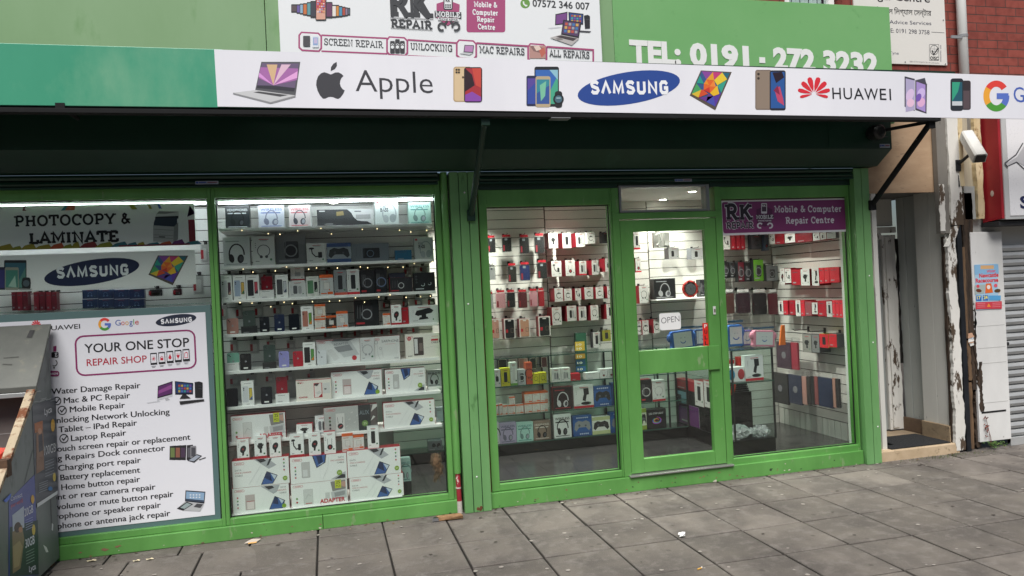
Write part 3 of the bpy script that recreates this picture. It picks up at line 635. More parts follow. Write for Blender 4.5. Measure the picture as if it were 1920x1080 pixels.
def apple_logo(A, cx, cy, r, m):
    """bitten apple with a leaf"""
    h = [(0, -.62), (.12, -.66), (.3, -.75), (.52, -.76), (.72, -.66), (.86, -.52), (.72, -.38), (.64, -.2), (.62, 0), (.68, .2), (.8, .36), (.94, .45), (.84, .68), (.66, .92), (.5, 1.02), (.34, .98), (.16, .9), (0, .88), (-.16, .9), (-.36, 1.0), (-.52, 1.0), (-.72, .78), (-.88, .46), (-.97, .1), (-.95, -.2), (-.84, -.5), (-.64, -.7), (-.42, -.77), (-.2, -.7)]
    A.poly([(cx + a * r, cy + b * r) for a, b in h], m)
    A.poly([(cx + a * r, cy + b * r) for a, b in ((.0, -.84), (.02, -1.1), (.18, -1.34), (.4, -1.46), (.42, -1.2), (.28, -.98))], m)
def laptop(A, x, y, s, scr='a86aa8'):
    A.poly([(x + .42 * s, y), (x + s, y), (x + .93 * s, y + .5 * s), (x + .33 * s, y + .42 * s)], P('55565a')); A.poly([(x + .43 * s, y + .02 * s), (x + .98 * s, y + .025 * s), (x + .91 * s, y + .44 * s), (x + .35 * s, y + .385 * s)], P('6a5a78'))
    A.poly([(x + .41 * s, y + .08 * s), (x + .97 * s, y + .1 * s), (x + .95 * s, y + .27 * s), (x + .6 * s, y + .35 * s), (x + .38 * s, y + .24 * s)], P(scr))
    A.poly([(x + .6 * s, y + .35 * s), (x + .5 * s, y + .04 * s), (x + .66 * s, y + .04 * s)], P('d6b48a')); A.poly([(x + .6 * s, y + .35 * s), (x + .72 * s, y + .04 * s), (x + .86 * s, y + .04 * s)], P('e0bcd0')); A.poly([(x + .6 * s, y + .35 * s), (x + .96 * s, y + .14 * s), (x + .955 * s, y + .24 * s)], P('e6a8dc')); A.poly([(x + .6 * s, y + .35 * s), (x + .39 * s, y + .16 * s), (x + .38 * s, y + .22 * s)], P('d998d8'))
    A.poly([(x + .36 * s, y + .35 * s), (x + .6 * s, y + .355 * s), (x + .92 * s, y + .39 * s), (x + .91 * s, y + .44 * s), (x + .35 * s, y + .385 * s)], P('32323c'))
    A.poly([(x, y + .46 * s), (x + .33 * s, y + .42 * s), (x + .93 * s, y + .5 * s), (x + .56 * s, y + .6 * s)], P('c9cacb')); A.poly([(x + .3 * s, y + .455 * s), (x + .38 * s, y + .44 * s), (x + .82 * s, y + .495 * s), (x + .7 * s, y + .52 * s)], P('4a4a4c')); A.poly([(x, y + .46 * s), (x + .56 * s, y + .6 * s), (x + .93 * s, y + .5 * s), (x + .93 * s, y + .525 * s), (x + .56 * s, y + .625 * s), (x, y + .48 * s)], P('8f9092'))
def poly_tablet(A, pts, seed=1):
    """tilted tablet with a faceted many-coloured screen; pts = TL, TR, BR, BL"""
    def q(a, b):
        t = (pts[0][0] + (pts[1][0] - pts[0][0]) * a, pts[0][1] + (pts[1][1] - pts[0][1]) * a); u = (pts[3][0] + (pts[2][0] - pts[3][0]) * a, pts[3][1] + (pts[2][1] - pts[3][1]) * a)
        return (t[0] + (u[0] - t[0]) * b, t[1] + (u[1] - t[1]) * b)
    A.poly(pts, P('5a5048')); A.poly([q(.04, .03), q(.95, .03), q(.95, .92), q(.04, .92)], P('3a5a8a'))
    f = [([(.04, .03), (.4, .03), (.3, .3)], '8a4a9a'), ([(.4, .03), (.7, .03), (.55, .28)], 'c0407a'), ([(.7, .03), (.95, .03), (.95, .2)], '2a6a7a'), ([(.95, .2), (.95, .55), (.72, .4)], '3aa08a'), ([(.95, .55), (.95, .92), (.75, .7)], '5a3a9a'), ([(.6, .92), (.95, .92), (.75, .7)], '4a50a8'), ([(.3, .92), (.6, .92), (.55, .7), (.75, .7)], '6a3a8a'), ([(.04, .92), (.3, .92), (.28, .66)], 'd8b83a'), ([(.04, .5), (.04, .92), (.28, .66)], '4aa060'), ([(.04, .2), (.04, .5), (.28, .45)], '2a9a8a'), ([(.3, .3), (.55, .28), (.7, .45), (.6, .66), (.36, .64), (.28, .45)], 'e0682e'), ([(.3, .3), (.45, .45), (.28, .45)], 'e8902e'), ([(.55, .28), (.7, .45), (.5, .48)], 'ee8a3a'), ([(.6, .66), (.36, .64), (.5, .5)], 'c83a2e'), ([(.3, .3), (.4, .03), (.55, .28)], 'e0a030'), ([(.55, .28), (.7, .03), (.95, .2), (.72, .4)], 'e6c83a'), ([(.28, .66), (.36, .64), (.55, .7), (.3, .92)], 'd0502e'), ([(.6, .66), (.72, .4), (.9, .6), (.75, .7)], 'e8b82e')]
    for p_, c in f: A.poly([q(a, b) for a, b in p_], P(c))

# ================================================================ long white banner on the canopy edge
BY = CY - .014; BW = P('e8e8ec', .35)
ban = thing('banner_sign', 'long white banner of phone maker logos along the canopy edge', 'sign', (2.5, BY, 2.86))
x1 = 7.4; m = MB()
BANM = NM('banner_vinyl', 'dedee4', 'ebebef', .8, .35, 0, (1), (1, 1, .15), c3='cfcfd6', s3=5, t3=(.62, .8)) if False else NM('banner_vinyl', 'e0e0e6', 'ebebf0', .9, .35, 0, 1, (1, 1, .15), c3='cdcdd4', s3=5, t3=(.66, .85))
zb0 = 2.866; zb1 = 3.214
pl_ = [(X_(401.5, 94, BY), zb1), (X_(408, 201, BY), zb0), (x1, zb0 - .0045 * x1), (x1, zb1 - .0045 * x1)]
m.prism(pl_[::-1], 'y', BY, BY + .013, BANM); m.build('banner_board', ban)
m = MB(); A = facade_art(m, BY)
laptop(A, 437, 116, 126); A.cut('laptop_picture', ban)
apple_logo(A, 620, 157, 28, GREY); A.cut('fruit_emblem', ban)
A.text('Apple', 667, 171, 812, 175, 40, GREY, -.005); A.cut('lettering', ban)
A.rr(850, 125, 884, 191, 5, P('b99f7a')); A.rr(852, 127, 882, 189, 4, P('d8bf98')); A.rr(853, 128, 863, 139, 3, P('c0a47c'))
for i in (0, 1):
    for j in (0, 1): A.circ(856 + i * 4.4, 131 + j * 4.8, 1.9, P('2a2622'))
A.rr(870, 126, 904, 192, 5, P('2a2226')); A.rect(872, 128, 902, 190, P('a8323a')); A.poly([(872, 128), (885, 140), (890, 160), (872, 172)], P('2e1a22')); A.poly([(885, 128), (902, 128), (902, 165), (892, 160)], P('c84a3e')); A.poly([(872, 178), (885, 172), (902, 182), (902, 190), (872, 190)], P('8a4aa8')); A.circ(868, 145, 2, P('5a4a3a')); A.cut('phone_picture', ban)
A.rr(1002, 125, 1048, 200, 4, P('26282c')); A.rect(1004, 131, 1046, 195, P('3a6ab4')); A.poly([(1020, 195), (1046, 140), (1046, 195)], P('4aa888')); A.poly([(1030, 131), (1046, 131), (1046, 150)], P('8fc0d0'))
A.rr(987, 142, 1007, 199, 3, P('2a3050')); A.rect(989, 147, 1004, 195, P('5a4a9a')); A.poly([(989, 170), (1004, 155), (1004, 195), (989, 195)], P('3a50a0'))
A.rr(1004, 143, 1032, 201, 4, P('b9a888')); A.rect(1006, 149, 1030, 195, P('3a8a9a')); A.poly([(1006, 175), (1030, 160), (1030, 195), (1006, 195)], P('3a5a9a')); A.poly([(1012, 160), (1024, 152), (1022, 180), (1014, 190)], P('7ac0a0'))
A.rr(1040, 171, 1054, 202, 5, P('2c2e30')); A.circ(1047, 186, 10, P('232527')); A.circ(1047, 186, 7, P('4a6a78')); A.line([(1043, 184), (1051, 184)], 2, P('a0c0c8')); A.cut('phones_picture', ban)
samsung(A, 1179, 165, 97, 30, -9, 1108, 175, 1253, 175, 22); A.cut('oval_emblem', ban)
poly_tablet(A, [(1314, 132), (1372, 135), (1341, 207), (1293, 179)]); A.cut('tablet_picture', ban)
A.rr(1416, 131, 1447, 206, 4, P('7a6a5e')); A.rect(1418, 133, 1445, 204, P('8f7f70')); A.circ(1422, 139, 2.4, P('3a322c')); A.circ(1422, 147, 2.4, P('3a322c'))
A.rr(1443, 132, 1473, 207, 4, P('2c2c34')); A.rect(1445, 135, 1471, 203, P('2f5a9a')); A.poly([(1448, 136), (1466, 135), (1470, 145), (1455, 156)], P('2a1c28')); A.poly([(1452, 168), (1462, 162), (1468, 185), (1470, 198), (1458, 190)], P('c04a6a')); A.poly([(1450, 170), (1458, 160), (1462, 178)], P('8a2a48')); A.cut('phone_picture', ban)
huawei(A, 1526, 176, 30); A.cut('petal_emblem', ban)
for t, a, b in (('H', 1561, 1577), ('U', 1582, 1598), ('A', 1601, 1620), ('W', 1621, 1647), ('E', 1650, 1662), ('I', 1668, 1671)): A.text(t, a, 185.5 + (a - 1561) * .02, b, 185.5 + (b - 1561) * .02, 21, P('26262a'), .004)
A.cut('lettering', ban)
A.poly([(1696, 143), (1715, 148), (1715, 208), (1696, 200)], P('3a3a42')); A.poly([(1698, 147), (1715, 151), (1715, 206), (1698, 210)], P('b0a8c8')); A.poly([(1718, 150), (1734, 146), (1737, 158), (1718, 160)], P('4a4a54')); A.poly([(1716, 150), (1738, 157), (1737, 213), (1716, 206)], P('4a4650')); A.poly([(1718, 153), (1735, 159), (1735, 210), (1718, 203)], P('a890cc'))
for (cx, cy, rx, ry, c) in ((1706, 178, 7, 12, 'd8c0e0'), (1727, 175, 7, 10, 'cdb8e6'), (1707, 193, 7, 8, 'e6c0d8'), (1727, 192, 7, 9, 'e0b0d4'), (1722, 183, 5, 8, '7a5ab0')): A.ell(cx, cy, rx, ry, P(c), 20, 14)
A.cut('folding_phone_picture', ban)
A.rr(1803, 151, 1820, 206, 4, P('3a3236')); A.rect(1805, 170, 1818, 204, P('5a4c50')); A.rr(1782, 147, 1806, 208, 5, P('2e3238')); A.rect(1785, 154, 1804, 198, P('2a5a6a')); A.poly([(1785, 154), (1800, 154), (1796, 172), (1785, 190)], P('3aa080')); A.rect(1785, 190, 1804, 198, P('c8ccd0')); A.cut('phone_picture', ban)
google_g(A, 1868, 180, 29, .8); A.cut('ring_emblem', ban)
for t, a, b, c in (('G', 1901, 1921, '4a64b4'), ('o', 1925, 1940, 'd8453c'), ('o', 1943, 1958, 'e0a43a')): A.text(t, a, 191, b, 192, 28 if t == 'G' else 28, P(c))
A.cut('lettering', ban)

# ================================================================ brick building above
def brick_mat():
    m = bpy.data.materials.new('red_brickwork'); m.use_nodes = True; n = m.node_tree; b = n.nodes['Principled BSDF']; L = n.links.new
    g = n.nodes.new('ShaderNodeNewGeometry'); sp = n.nodes.new('ShaderNodeSeparateXYZ'); cb = n.nodes.new('ShaderNodeCombineXYZ'); L(g.outputs['Position'], sp.inputs[0]); L(sp.outputs['X'], cb.inputs['X']); L(sp.outputs['Z'], cb.inputs['Y'])
    t = n.nodes.new('ShaderNodeTexBrick'); L(cb.outputs[0], t.inputs['Vector'])
    t.inputs['Scale'].default_value = 1; t.inputs['Brick Width'].default_value = .232; t.inputs['Row Height'].default_value = .079; t.inputs['Mortar Size'].default_value = .004; t.inputs['Mortar Smooth'].default_value = .2; t.inputs['Bias'].default_value = 0
    t.inputs['Color1'].default_value = lin('7e3a30'); t.inputs['Color2'].default_value = lin('91463a'); t.inputs['Mortar'].default_value = lin('4a3a34')
    nz = n.nodes.new('ShaderNodeTexNoise'); nz.inputs['Scale'].default_value = 14; nz.inputs['Detail'].default_value = 6; L(g.outputs['Position'], nz.inputs['Vector'])
    mx = n.nodes.new('ShaderNodeMix'); mx.data_type = 'RGBA'; mx.blend_type = 'MULTIPLY'; mr = n.nodes.new('ShaderNodeMapRange'); mr.inputs[1].default_value = .4; mr.inputs[2].default_value = .7; mr.inputs[4].default_value = .6; L(nz.outputs['Fac'], mr.inputs[0]); L(mr.outputs[0], mx.inputs[0]); L(t.outputs['Color'], mx.inputs[6]); mx.inputs[7].default_value = lin('c4a79c'); L(mx.outputs[2], b.inputs['Base Color'])
    b.inputs['Roughness'].default_value = .85
    bp = n.nodes.new('ShaderNodeBump'); bp.inputs['Distance'].default_value = .008; bp.inputs['Strength'].default_value = .7; iv = n.nodes.new('ShaderNodeMath'); iv.operation = 'SUBTRACT'; iv.inputs[0].default_value = 1; L(t.outputs['Fac'], iv.inputs[1]); L(iv.outputs[0], bp.inputs['Height']); L(bp.outputs[0], b.inputs['Normal'])
    return m
BRICK = brick_mat(); WY = .12
bld = thing('brick_building', 'red brick upper storey behind the green fascia', 'building', (4, WY, 2.6))
xpj = X_(1792, 60, WY)
wx0, wx1, wz0 = X_(1475, 4, WY), X_(1571, 6, WY), Z_(1520, 18, WY)
bx('wall', -4.2, wx0 - .02, WY, WY + .3, 2.66, 5.6, BRICK, bld, 0)
bx('wall', wx0 - .02, wx1 + .02, WY + .001, WY + .3, 2.66, wz0 - .05, BRICK, bld, 0)
bx('wall', wx1 + .02, xpj, WY - .03, WY + .3, 3.0, 5.6, BRICK, bld, 0)
bx('wall', xpj + .015, 9.5, WY, WY + .3, 3.02, 5.6, BRICK, bld, 0)
UP = P('e8e8e6', .35); wn = MB().box(wx0, wx0 + .06, WY + .05, WY + .11, wz0, 5.2, UP).box(wx1 - .06, wx1, WY + .05, WY + .11, wz0, 5.2, UP).box(wx0 + .06, wx1 - .06, WY + .052, WY + .11, wz0, wz0 + .06, UP).build('window', bld)
MB().box(wx0 - .01, wx1 + .01, WY - .05, WY + .12, wz0 - .049, wz0 - .002, P('9c9890', .7)).build('sill', wn)
MB().box(wx0 + .05, wx1 - .05, WY + .075, WY + .08, wz0 + .05, 5.2, GLASS).build('pane', wn)
m = MB()
for i in range(9): m.box(wx0 + .06 + i * (wx1 - wx0 - .12) / 9 + .003, wx0 + .06 + (i + 1) * (wx1 - wx0 - .12) / 9 - .003, WY + .14 + .006 * (i % 2), WY + .143 + .006 * (i % 2), wz0, 5.2, P('c9d2d2', .6))
m.build('vertical_blind', wn); MB().box(wx0 - .02, wx1 + .02, WY + .3, WY + .31, wz0 - .05, 5.6, P('2a2a2a')).build('room_back', wn)
# drainpipe
xq = X_(1806, 60, .02); m = MB(); m.tube([(xq, .03, 2.75), (xq, .03, 5.6)], .041, P('dcdcd8', .4), 18)
dp = tag(m.build('downpipe', None, 0, True), 'white plastic downpipe on the red brick wall beside the advice sign', 'pipe')
zq = Z_(1808, 66, 0); MB().tube([(xq, .03, zq - .012), (xq, .03, zq + .012)], .045, P('8a8c8e', .5), 18).box(xq - .15, xq - .03, .0, .012, zq - .03, zq - .005, P('8a8c8e', .5)).build('bracket', dp)
# advice centre sign
LY = WY - .045; lx0, lx1 = X_(1603, 60, LY), X_(1773.5, 60, LY); lz0, lz1 = Z_(1722, 121, LY), Z_(1700, -60, LY)
adv = thing('advice_sign', 'white legal advice sign on the brick wall behind the fascia end', 'sign', ((lx0 + lx1) / 2, LY, lz0))
bx('sign_board', lx0, lx1, LY, LY + .014, lz0, lz1, P('dedbd4', .4), adv, .002)
m = MB(); Zr = (1500, 0, 4.5); A = facade_art(m, LY, Zr); NV = P('23243a', .5)
A.text('Legal Centre', 560, -12, 1096, 22, 62, P('2a2a2c'), slab=False, bold=.012)
A.text('নিউ েসল িলগ্যাল েসন্টার', 612, 112, 1108, 134, 44, INK, .006)
A.cut('lettering', adv); A.text('Immigration Advice Services', 470, 190, 1108, 212, 30, P('3a3c50'))
A.cut('lettering', adv); A.text('TELEPHONE: 0191 298 3758', 530, 263, 1093, 291, 35, NV); A.line([(1108, 271), (1218, 277)], 3, NV)
A.cut('lettering', adv); A.text('Upon Tyne', 660, 453, 833, 461, 24, P('55566a'))
A.cut('lettering', adv); A.rro(1091, 375, 1171, 510, 5, 3, P('4a4a4e')); A.arc(1132, 422, 34, 4, P('3a3a3e'), 0, 360, 24, ry=40); A.line([(1104, 412), (1160, 414)], 2, P('8a8a90')); A.line([(1104, 432), (1160, 434)], 2, P('8a8a90')); A.line([(1132, 384), (1132, 462)], 2, P('8a8a90')); A.line([(1114, 425), (1127, 462), (1166, 404)], 10, INK)
A.text('OISC', 1098, 503, 1168, 507, 27, INK, .02)
for i, ch in enumerate('OISC Registered'): 
    if ch != ' ': A.rect(1183, 380 + i * 9.4, 1190, 385 + i * 9.4, P('8a8a90'))
A.text('Office Of The Immigration Services Commissioner', 924, 522, 1174, 536, 9, P('6a6a6e'))
for px, py in ((1207, 171), (1225, 541), (886, 524)): A.circ(px, py, 5, P('5a5a5e', .4))
A.cut('registered_mark', adv)

# ================================================================ next doorway
WD = NM('old_grey_paint', 'cac9c1', 'd4d3cb', 2.2, .6, .15, 20, (1, 1, .3), c3='5a5a54', s3=26, t3=(.68, .74))
CREAM = NM('flaking_white_paint', 'cfcdc5', 'dedcd5', 3, .65, .3, 30, (1, 1, .4), c3='4f4133', s3=10, t3=(.55, .58))
BARE = NM('weathered_wood', '57432f', '775d43', 6, .85, .5, 30, (6, 6, .6), c3='3d2f24', s3=12, t3=(.55, .65))
DARKW = NM('rotten_wood', '2c231c', '4a3a2c', 7, .95, .7, 26, (5, 5, .7), c3='19140f', s3=9, t3=(.5, .65))
WD2 = NM('grey_board_paint', 'a3a8a3', 'b2b6b1', 2.2, .6, .15, 20, (1, 1, .3), c3='5a5a54', s3=20, t3=(.66, .72))
PLY = NM('plywood', 'a4886c', 'b59a7d', 3, .7, .08, 30, (1, 1, 3), c3='8a7560', s3=9, t3=(.6, .72))
rj = random.Random(21)
def jag(x0, x1, z0, z1, n, amt, left=True, right=True):
    """upright board outline with ragged sides"""
    n = n * 3; a = b = 0.0; L_ = []; Rr = []
    for i in range(n + 1):
        a = max(-1, min(1, a * .8 + rj.uniform(-.55, .55))); b = max(-1, min(1, b * .8 + rj.uniform(-.55, .55))); q = 0 if i in (0, n) else rj.uniform(-.3, .3)
        L_.append((x0 + (a * amt if left else 0), z0 + (z1 - z0) * (i + q) / n)); Rr.append((x1 + (b * amt if right else 0), z0 + (z1 - z0) * (i - q) / n))
    return L_ + Rr[::-1]
porch = thing('doorway', 'run-down recessed doorway of grey boards beside the green shopfront', 'doorway', (5.05, .4, 0))
px1 = X_(1757, 300, .03); zpl = Z_(1720, 361, .03)
bx('plywood_panel', Xr1 + .02, px1, .03, .05, zpl, 3.0, PLY, porch, .002)
bx('lintel', Xr1 + .004, 5.62, .052, .9, zpl + .02, 2.6, P('6a6a66', .8), porch, 0)
bx('side_wall', 4.714, 4.76, .04, .7, 0, zpl + .02, WD, porch, 0)
m = MB()
xr = 5.445
m.box(xr, xr + .1, .0, .18, .09, zpl + .02, WD); m.box(xr, xr + .1, .183, .35, .09, zpl + .02, WD)
m.build('reveal_boards', porch, .002)
m = MB()
for i, (a, b) in enumerate(((.353, .45), (.453, .55), (.553, .65))): m.box(xr + .06 + .006 * (i % 2), xr + .2, a, b, .09, zpl + .02, WD2)
m.build('side_boards', porch, .003); MB().prism(jag(xr + .03, xr + .056, .75, 1.98, 12, .01), 'y', .641, .648, P('15130f', .9)).build('split_gap', porch)
STONE = NM('worn_sandstone', '8c7a62', 'a08c70', 6, .85, .3, 40, c3='5f5244', s3=10, t3=(.58, .7))
m = MB(); m.box(xr - .03, xr - .001, .02, .35, .088, .235, STONE).box(xr + .03, xr + .058, .353, .65, .088, .22, NM('brown_skirting', '5a4a3c', '6b5846', 8, .8)); m.build('skirting', porch, .004)
m = MB(); m.prism(jag(xr - .12, xr + .035, .1, 2.02, 14, .01, False), 'y', .65, .69, CREAM).box(4.70, xr - .12, .652, .69, 1.98, 2.04, CREAM).box(4.70, xr + .056, .655, .69, 2.042, 2.1, CREAM); m.prism(jag(xr - .09, xr - .03, .12, 2.0, 12, .005), 'y', .635, .649, CREAM); m.build('door_frame', porch, .003)
dr = bx('door', 4.70, xr - .125, .675, .72, .1, 1.978, NM('grey_door_paint', '8a8f8c', '979c99', 2, .5), porch)
MB().ball((xr - .19, .665, 1.08), .022, .03, .022, P('2a2a2a', .4, .5)).build('handle', dr)
bx('fanlight_panel', 4.70, xr + .05, .69, .73, 2.11, zpl + .02, WD, porch)
stp = at(1790, 838, -.02)
bx('step', Xr1 + .004, 5.47, -.03, .35, -.01, .088, NM('cream_stone_step', 'b09a7c', 'c2ad90', 5, .8, .2, 40, c3='8a7860', s3=14, t3=(.6, .7)), porch, .008)
bx('porch_floor', 4.70, xr + .06, .352, .69, -.01, .086, NM('porch_tile', '8a7862', '9c8a70', 7, .7), porch, 0)
MATB = NM('rubber_mat', '151617', '232426', 60, .9, .6, 200, c3='6a6a66', s3=55, t3=(.72, .75))
tag(bx('doormat', 4.77, 5.40, .0, .42, .089, .1, MATB), 'black rubber doormat on the cream stone step of the doorway', 'doormat')
# posts and rotten boards right of the doorway
post = thing('door_post_casing', 'white peeling timber post beside the doorway with split rotten boards', 'post', (5.55, 0, 0))
m = MB(); m.prism(jag(xr - .016, xr + .082, .02, 1.93, 26, .012, True, True), 'y', -.035, .0, CREAM); m.build('painted_board', post, .002)
m = MB(); m.prism(jag(xr - .022, xr + .09, .03, 1.95, 16, .004), 'y', .001, .03, DARKW); m.build('split_edge', post)
m = MB(); m.prism(jag(xr + .092, xr + .14, .0, 2.05, 16, .003), 'y', -.04, .03, NM('black_drip', '14171b', '20242a', 6, .4)); m.build('black_strip', post)
m = MB()
for (a, b, z0, z1, y) in ((.145, .185, .02, .62, -.03), (.15, .19, .64, 1.0, -.035), (.145, .178, 1.02, 1.85, -.03)):
    m.prism(jag(xr + a, xr + b, z0, z1, 9, .007), 'y', y, .02, BARE)
m.build('bare_laths', post, .002)
m = MB()
for (a, b, z0, z1, y) in ((.172, .29, 1.05, 2.34, -.02), (.2, .29, .55, 1.06, -.02), (.235, .285, .02, .56, -.008), (.245, .262, .6, 1.35, -.03), (.262, .298, .35, .8, -.036)):
    m.prism(jag(xr + a, xr + b, z0, z1, 12, .014), 'y', y, .02, DARKW)
m.prism(jag(xr + .14, xr + .27, .0, 2.12, 6, .0), 'y', .021, .03, DARKW); m.build('rotten_boards', post)
m = MB()
for k in range(7):
    z = .95 + k * .012; m.add([(xr + .16 + rj.uniform(-.01, .02), -.045, z), (xr + .21 + rj.uniform(-.01, .01), -.05 + rj.uniform(-.01, .01), z + .01), (xr + .2, -.045, z + .05), (xr + .165, -.04, z + .045)], [(0, 1, 2, 3)], P(('c8c6c0', 'a8b4bc', 'b08a70', 'd8d4ce')[k % 4], .7))
m.build('torn_paper', post)
m = MB(); q0, q1 = X_(1757, 300, -.03), X_(1803, 300, -.03)
GR2 = NM('grey_brown_board', '6d6a64', '7c7871', 3, .7, .2, 20, (1, 1, .4), c3='57534d', s3=12, t3=(.6, .7))
m.prism(jag(q0 + .002, q1 - .075, 1.98, 3.15, 8, .004, False), 'y', -.03, .02, GR2); m.build('upper_board', post)
m = MB(); m.prism(jag(q0, q0 + .055, 2.0, 2.42, 8, .01), 'y', -.036, -.031, CREAM).prism(jag(q0 + .11, q1 - .03, 2.05, 3.15, 12, .006), 'y', -.05, .02, CREAM); m.prism([(q0 + .12, 2.04), (q0 + .19, 2.045), (q0 + .15, 1.94), (q0 + .06, 1.86), (q0 + .02, 1.86), (q0 + .08, 1.94)][::-1], 'y', -.05, -.032, CREAM); m.build('flaking_board', post)
m = MB(); YEL = NM('stained_cream', 'c9b386', 'd9c9a4', 5, .7, .2, 30, c3='8a6a40', s3=9, t3=(.58, .68))
m.prism(jag(q1 - .045, q1 - .002, 2.4, 3.15, 8, .006), 'y', -.055, .02, YEL).prism(jag(q1 + .0, q1 + .15, 2.25, 3.15, 6, .004), 'y', -.0, .03, NM('stained_board', 'a9a08c', 'bdb39c', 4, .7, .1, 20, (4, 1, .3), c3='a8834a', s3=5, t3=(.58, .7)))
m.prism(jag(q1 + .14, q1 + .21, 2.1, 3.15, 12, .008), 'y', -.045, .02, YEL).prism(jag(q1 + .02, q1 + .14, 2.1, 2.4, 5, .004), 'y', -.02, .03, P('a6a9a6', .6)); m.build('stained_boards', post)
# camera
q = at(1825, 275, -.22); cc = thing('security_camera', 'white bullet security camera on a black bracket above the rotten boards', 'camera', (q.x, -.03, q.z - .1))
a = at(1812, 252, -.10); b = at(1838, 297, -.34); d = (b - a).normalized()
m = MB(); sd = d.cross(Vector((0, 0, 1))).normalized(); up = sd.cross(d)
CW = NM('camera_housing', 'c4c4be', 'd2d2cc', 8, .45, c3='8fa0a2', s3=14, t3=(.62, .7))
def cross(p, wd, h): return [p + sd * x + up * z for x, z in ((-wd, -h), (wd, -h), (wd, h * .7), (wd * .7, h), (-wd * .7, h), (-wd, h * .7))]
s0 = cross(a, .05, .045); s1 = cross(b, .052, .045); m.add(s0 + s1, [(0, 1, 2, 3, 4, 5)[::-1], (6, 7, 8, 9, 10, 11)] + [(i, (i + 1) % 6, 6 + (i + 1) % 6, 6 + i) for i in range(6)], CW)
m.build('housing', cc, .004)
m = MB(); f0 = [b + d * .002 + (p - b) * .78 for p in s1]; f1 = [p - d * .001 + d * .006 for p in f0]; m.add(f0 + f1, [(6, 7, 8, 9, 10, 11)] + [(i, (i + 1) % 6, 6 + (i + 1) % 6, 6 + i) for i in range(6)], BLACK); m.build('lens_window', cc)
m = MB(); c0 = (a + b) / 2 - up * .045; m.tube([c0, c0 - up * .03, Vector((a.x - .05, -.06, c0.z - .09)), Vector((a.x - .06, -.035, c0.z - .11))], .014, BLACK, 8).box(a.x - .085, a.x - .035, -.06, -.03, c0.z - .16, c0.z - .06, BLACK).tube([Vector((a.x - .06, -.04, c0.z - .15)), Vector((a.x - .055, -.05, c0.z - .3))], .008, BLACK, 6); m.build('bracket', cc)

# ================================================================ neighbouring shop
nb = thing('pilaster', 'white painted narrow pilaster between the rotten boards and the steel shutter', 'pilaster', (5.92, 0, 0))
n0, n1 = X_(1829, 640, -.03), X_(1888, 640, -.03); PW = NM('dirty_white_paint', 'cbcbc8', 'dcdcd9', 2.2, .5, .06, 14, (1, 1, .5), c3='9c9a96', s3=18, t3=(.66, .74))
bx('panel', n0, n1, -.03, .05, .07, 1.98, PW, nb, .004)
m = MB(); JL = P('b4b4b0', .7)
for z in (.42, .78, .92, 1.12, 1.3): m.box(n0 + .02, n1 - .02, -.0312, -.03, z, z + .005, JL)
m.box(n0 + .03, n1 - .05, -.033, -.03, .33, .345, BLACK); m.build('panel_joints', nb)
lw, lh = at(1827, 497, -.034), at(1873, 579, -.034)
m = MB(); m.box(lw.x, lh.x, -.034, -.0335 + .002, lh.z, lw.z + .003, P('a4c6dc', .5)); Zl = (1560, 500, 2.7); A = facade_art(m, -.034, (1520, 200, 3))
A.poly([(920, 890), (1055, 886), (1058, 940), (922, 945)], P('86b4d6')); A.poly([(955, 893), (1030, 892), (1030, 912), (955, 914)], P('d6aa78')); A.text('Winter', 990, 935, 1040, 930, 16, P('d83a5a'), .02); A.text('Newcastle', 948, 962, 1056, 955, 22, HRED, .03); A.text('Racecourse', 928, 990, 1055, 984, 22, HRED, .03)
A.poly([(922, 1005), (985, 1000), (975, 1050), (924, 1056)], P('a6b2ae')); A.ell(945, 1035, 16, 10, P('6a3a24'), 10); A.ell(1050, 1035, 18, 10, P('5a4024'), -8); A.poly([(985, 995), (1015, 993), (1025, 1045), (980, 1050)], P('e06a2a')); A.ell(1000, 1015, 10, 12, P('e8e0d8')); A.circ(940, 1010, 9, P('d84a5a')); A.circ(1040, 1006, 10, P('e05a6a'))
A.rect(930, 1062, 960, 1092, P('1f6ab8')); A.rect(968, 1060, 998, 1090, P('1f6ab8')); A.text('17', 934, 1084, 956, 1083, 18, P('f0e060'), .03); A.text('24', 972, 1082, 994, 1081, 18, P('f0e060'), .03); A.rect(1002, 1062, 1068, 1088, P('58a0d0'))
A.poly([(926, 1100), (1074, 1094), (1074, 1136), (928, 1140)], P('c8404c')); A.poly([(990, 1126), (1000, 1106), (1012, 1126)], P('e8963a'))
for i in range(3): A.line([(935, 1108 + i * 10), (980, 1106 + i * 10)], 2, P('e89aa0')); A.line([(1020, 1106 + i * 10), (1066, 1104 + i * 10)], 2, P('e89aa0'))
tag(m.build('poster'), 'colourful blue and red racecourse poster stuck on the white pilaster', 'poster')
m = MB(); SHM = NM('galvanised_lath', 'a6a8a8', 'babcbb', 3, .4, .05, 30, (1, 1, 3), c3='8a5a3a', s3=6, t3=(.7, .74), metal=.3)
z = 1.86
while z > .04:
    m.prism([(.03, z), (.0, z - .012), (-.008, z - .035), (.004, z - .06), (.03, z - .068)][::-1], 'x', n1 + .012, 7.6, SHM); z -= .0685
rs_ = tag(m.build('roller_shutter'), 'grey corrugated steel roller shutter with rust spots, closed', 'shutter')
MB().ball((n1 + .03, -.01, Z_(1891, 644, 0)), .013, .01, .018, BLACK).build('lock_hole', rs_)
bx('bottom_bar', n1 + .012, 7.6, -.012, .03, .0, .075, SHM, rs_)
m = MB(); sx = 5.90; q1_ = 2.075
nsign = thing('light_box_sign', 'white illuminated box sign with red end panel over the steel shutter', 'sign', (6.6, -.1, q1_))
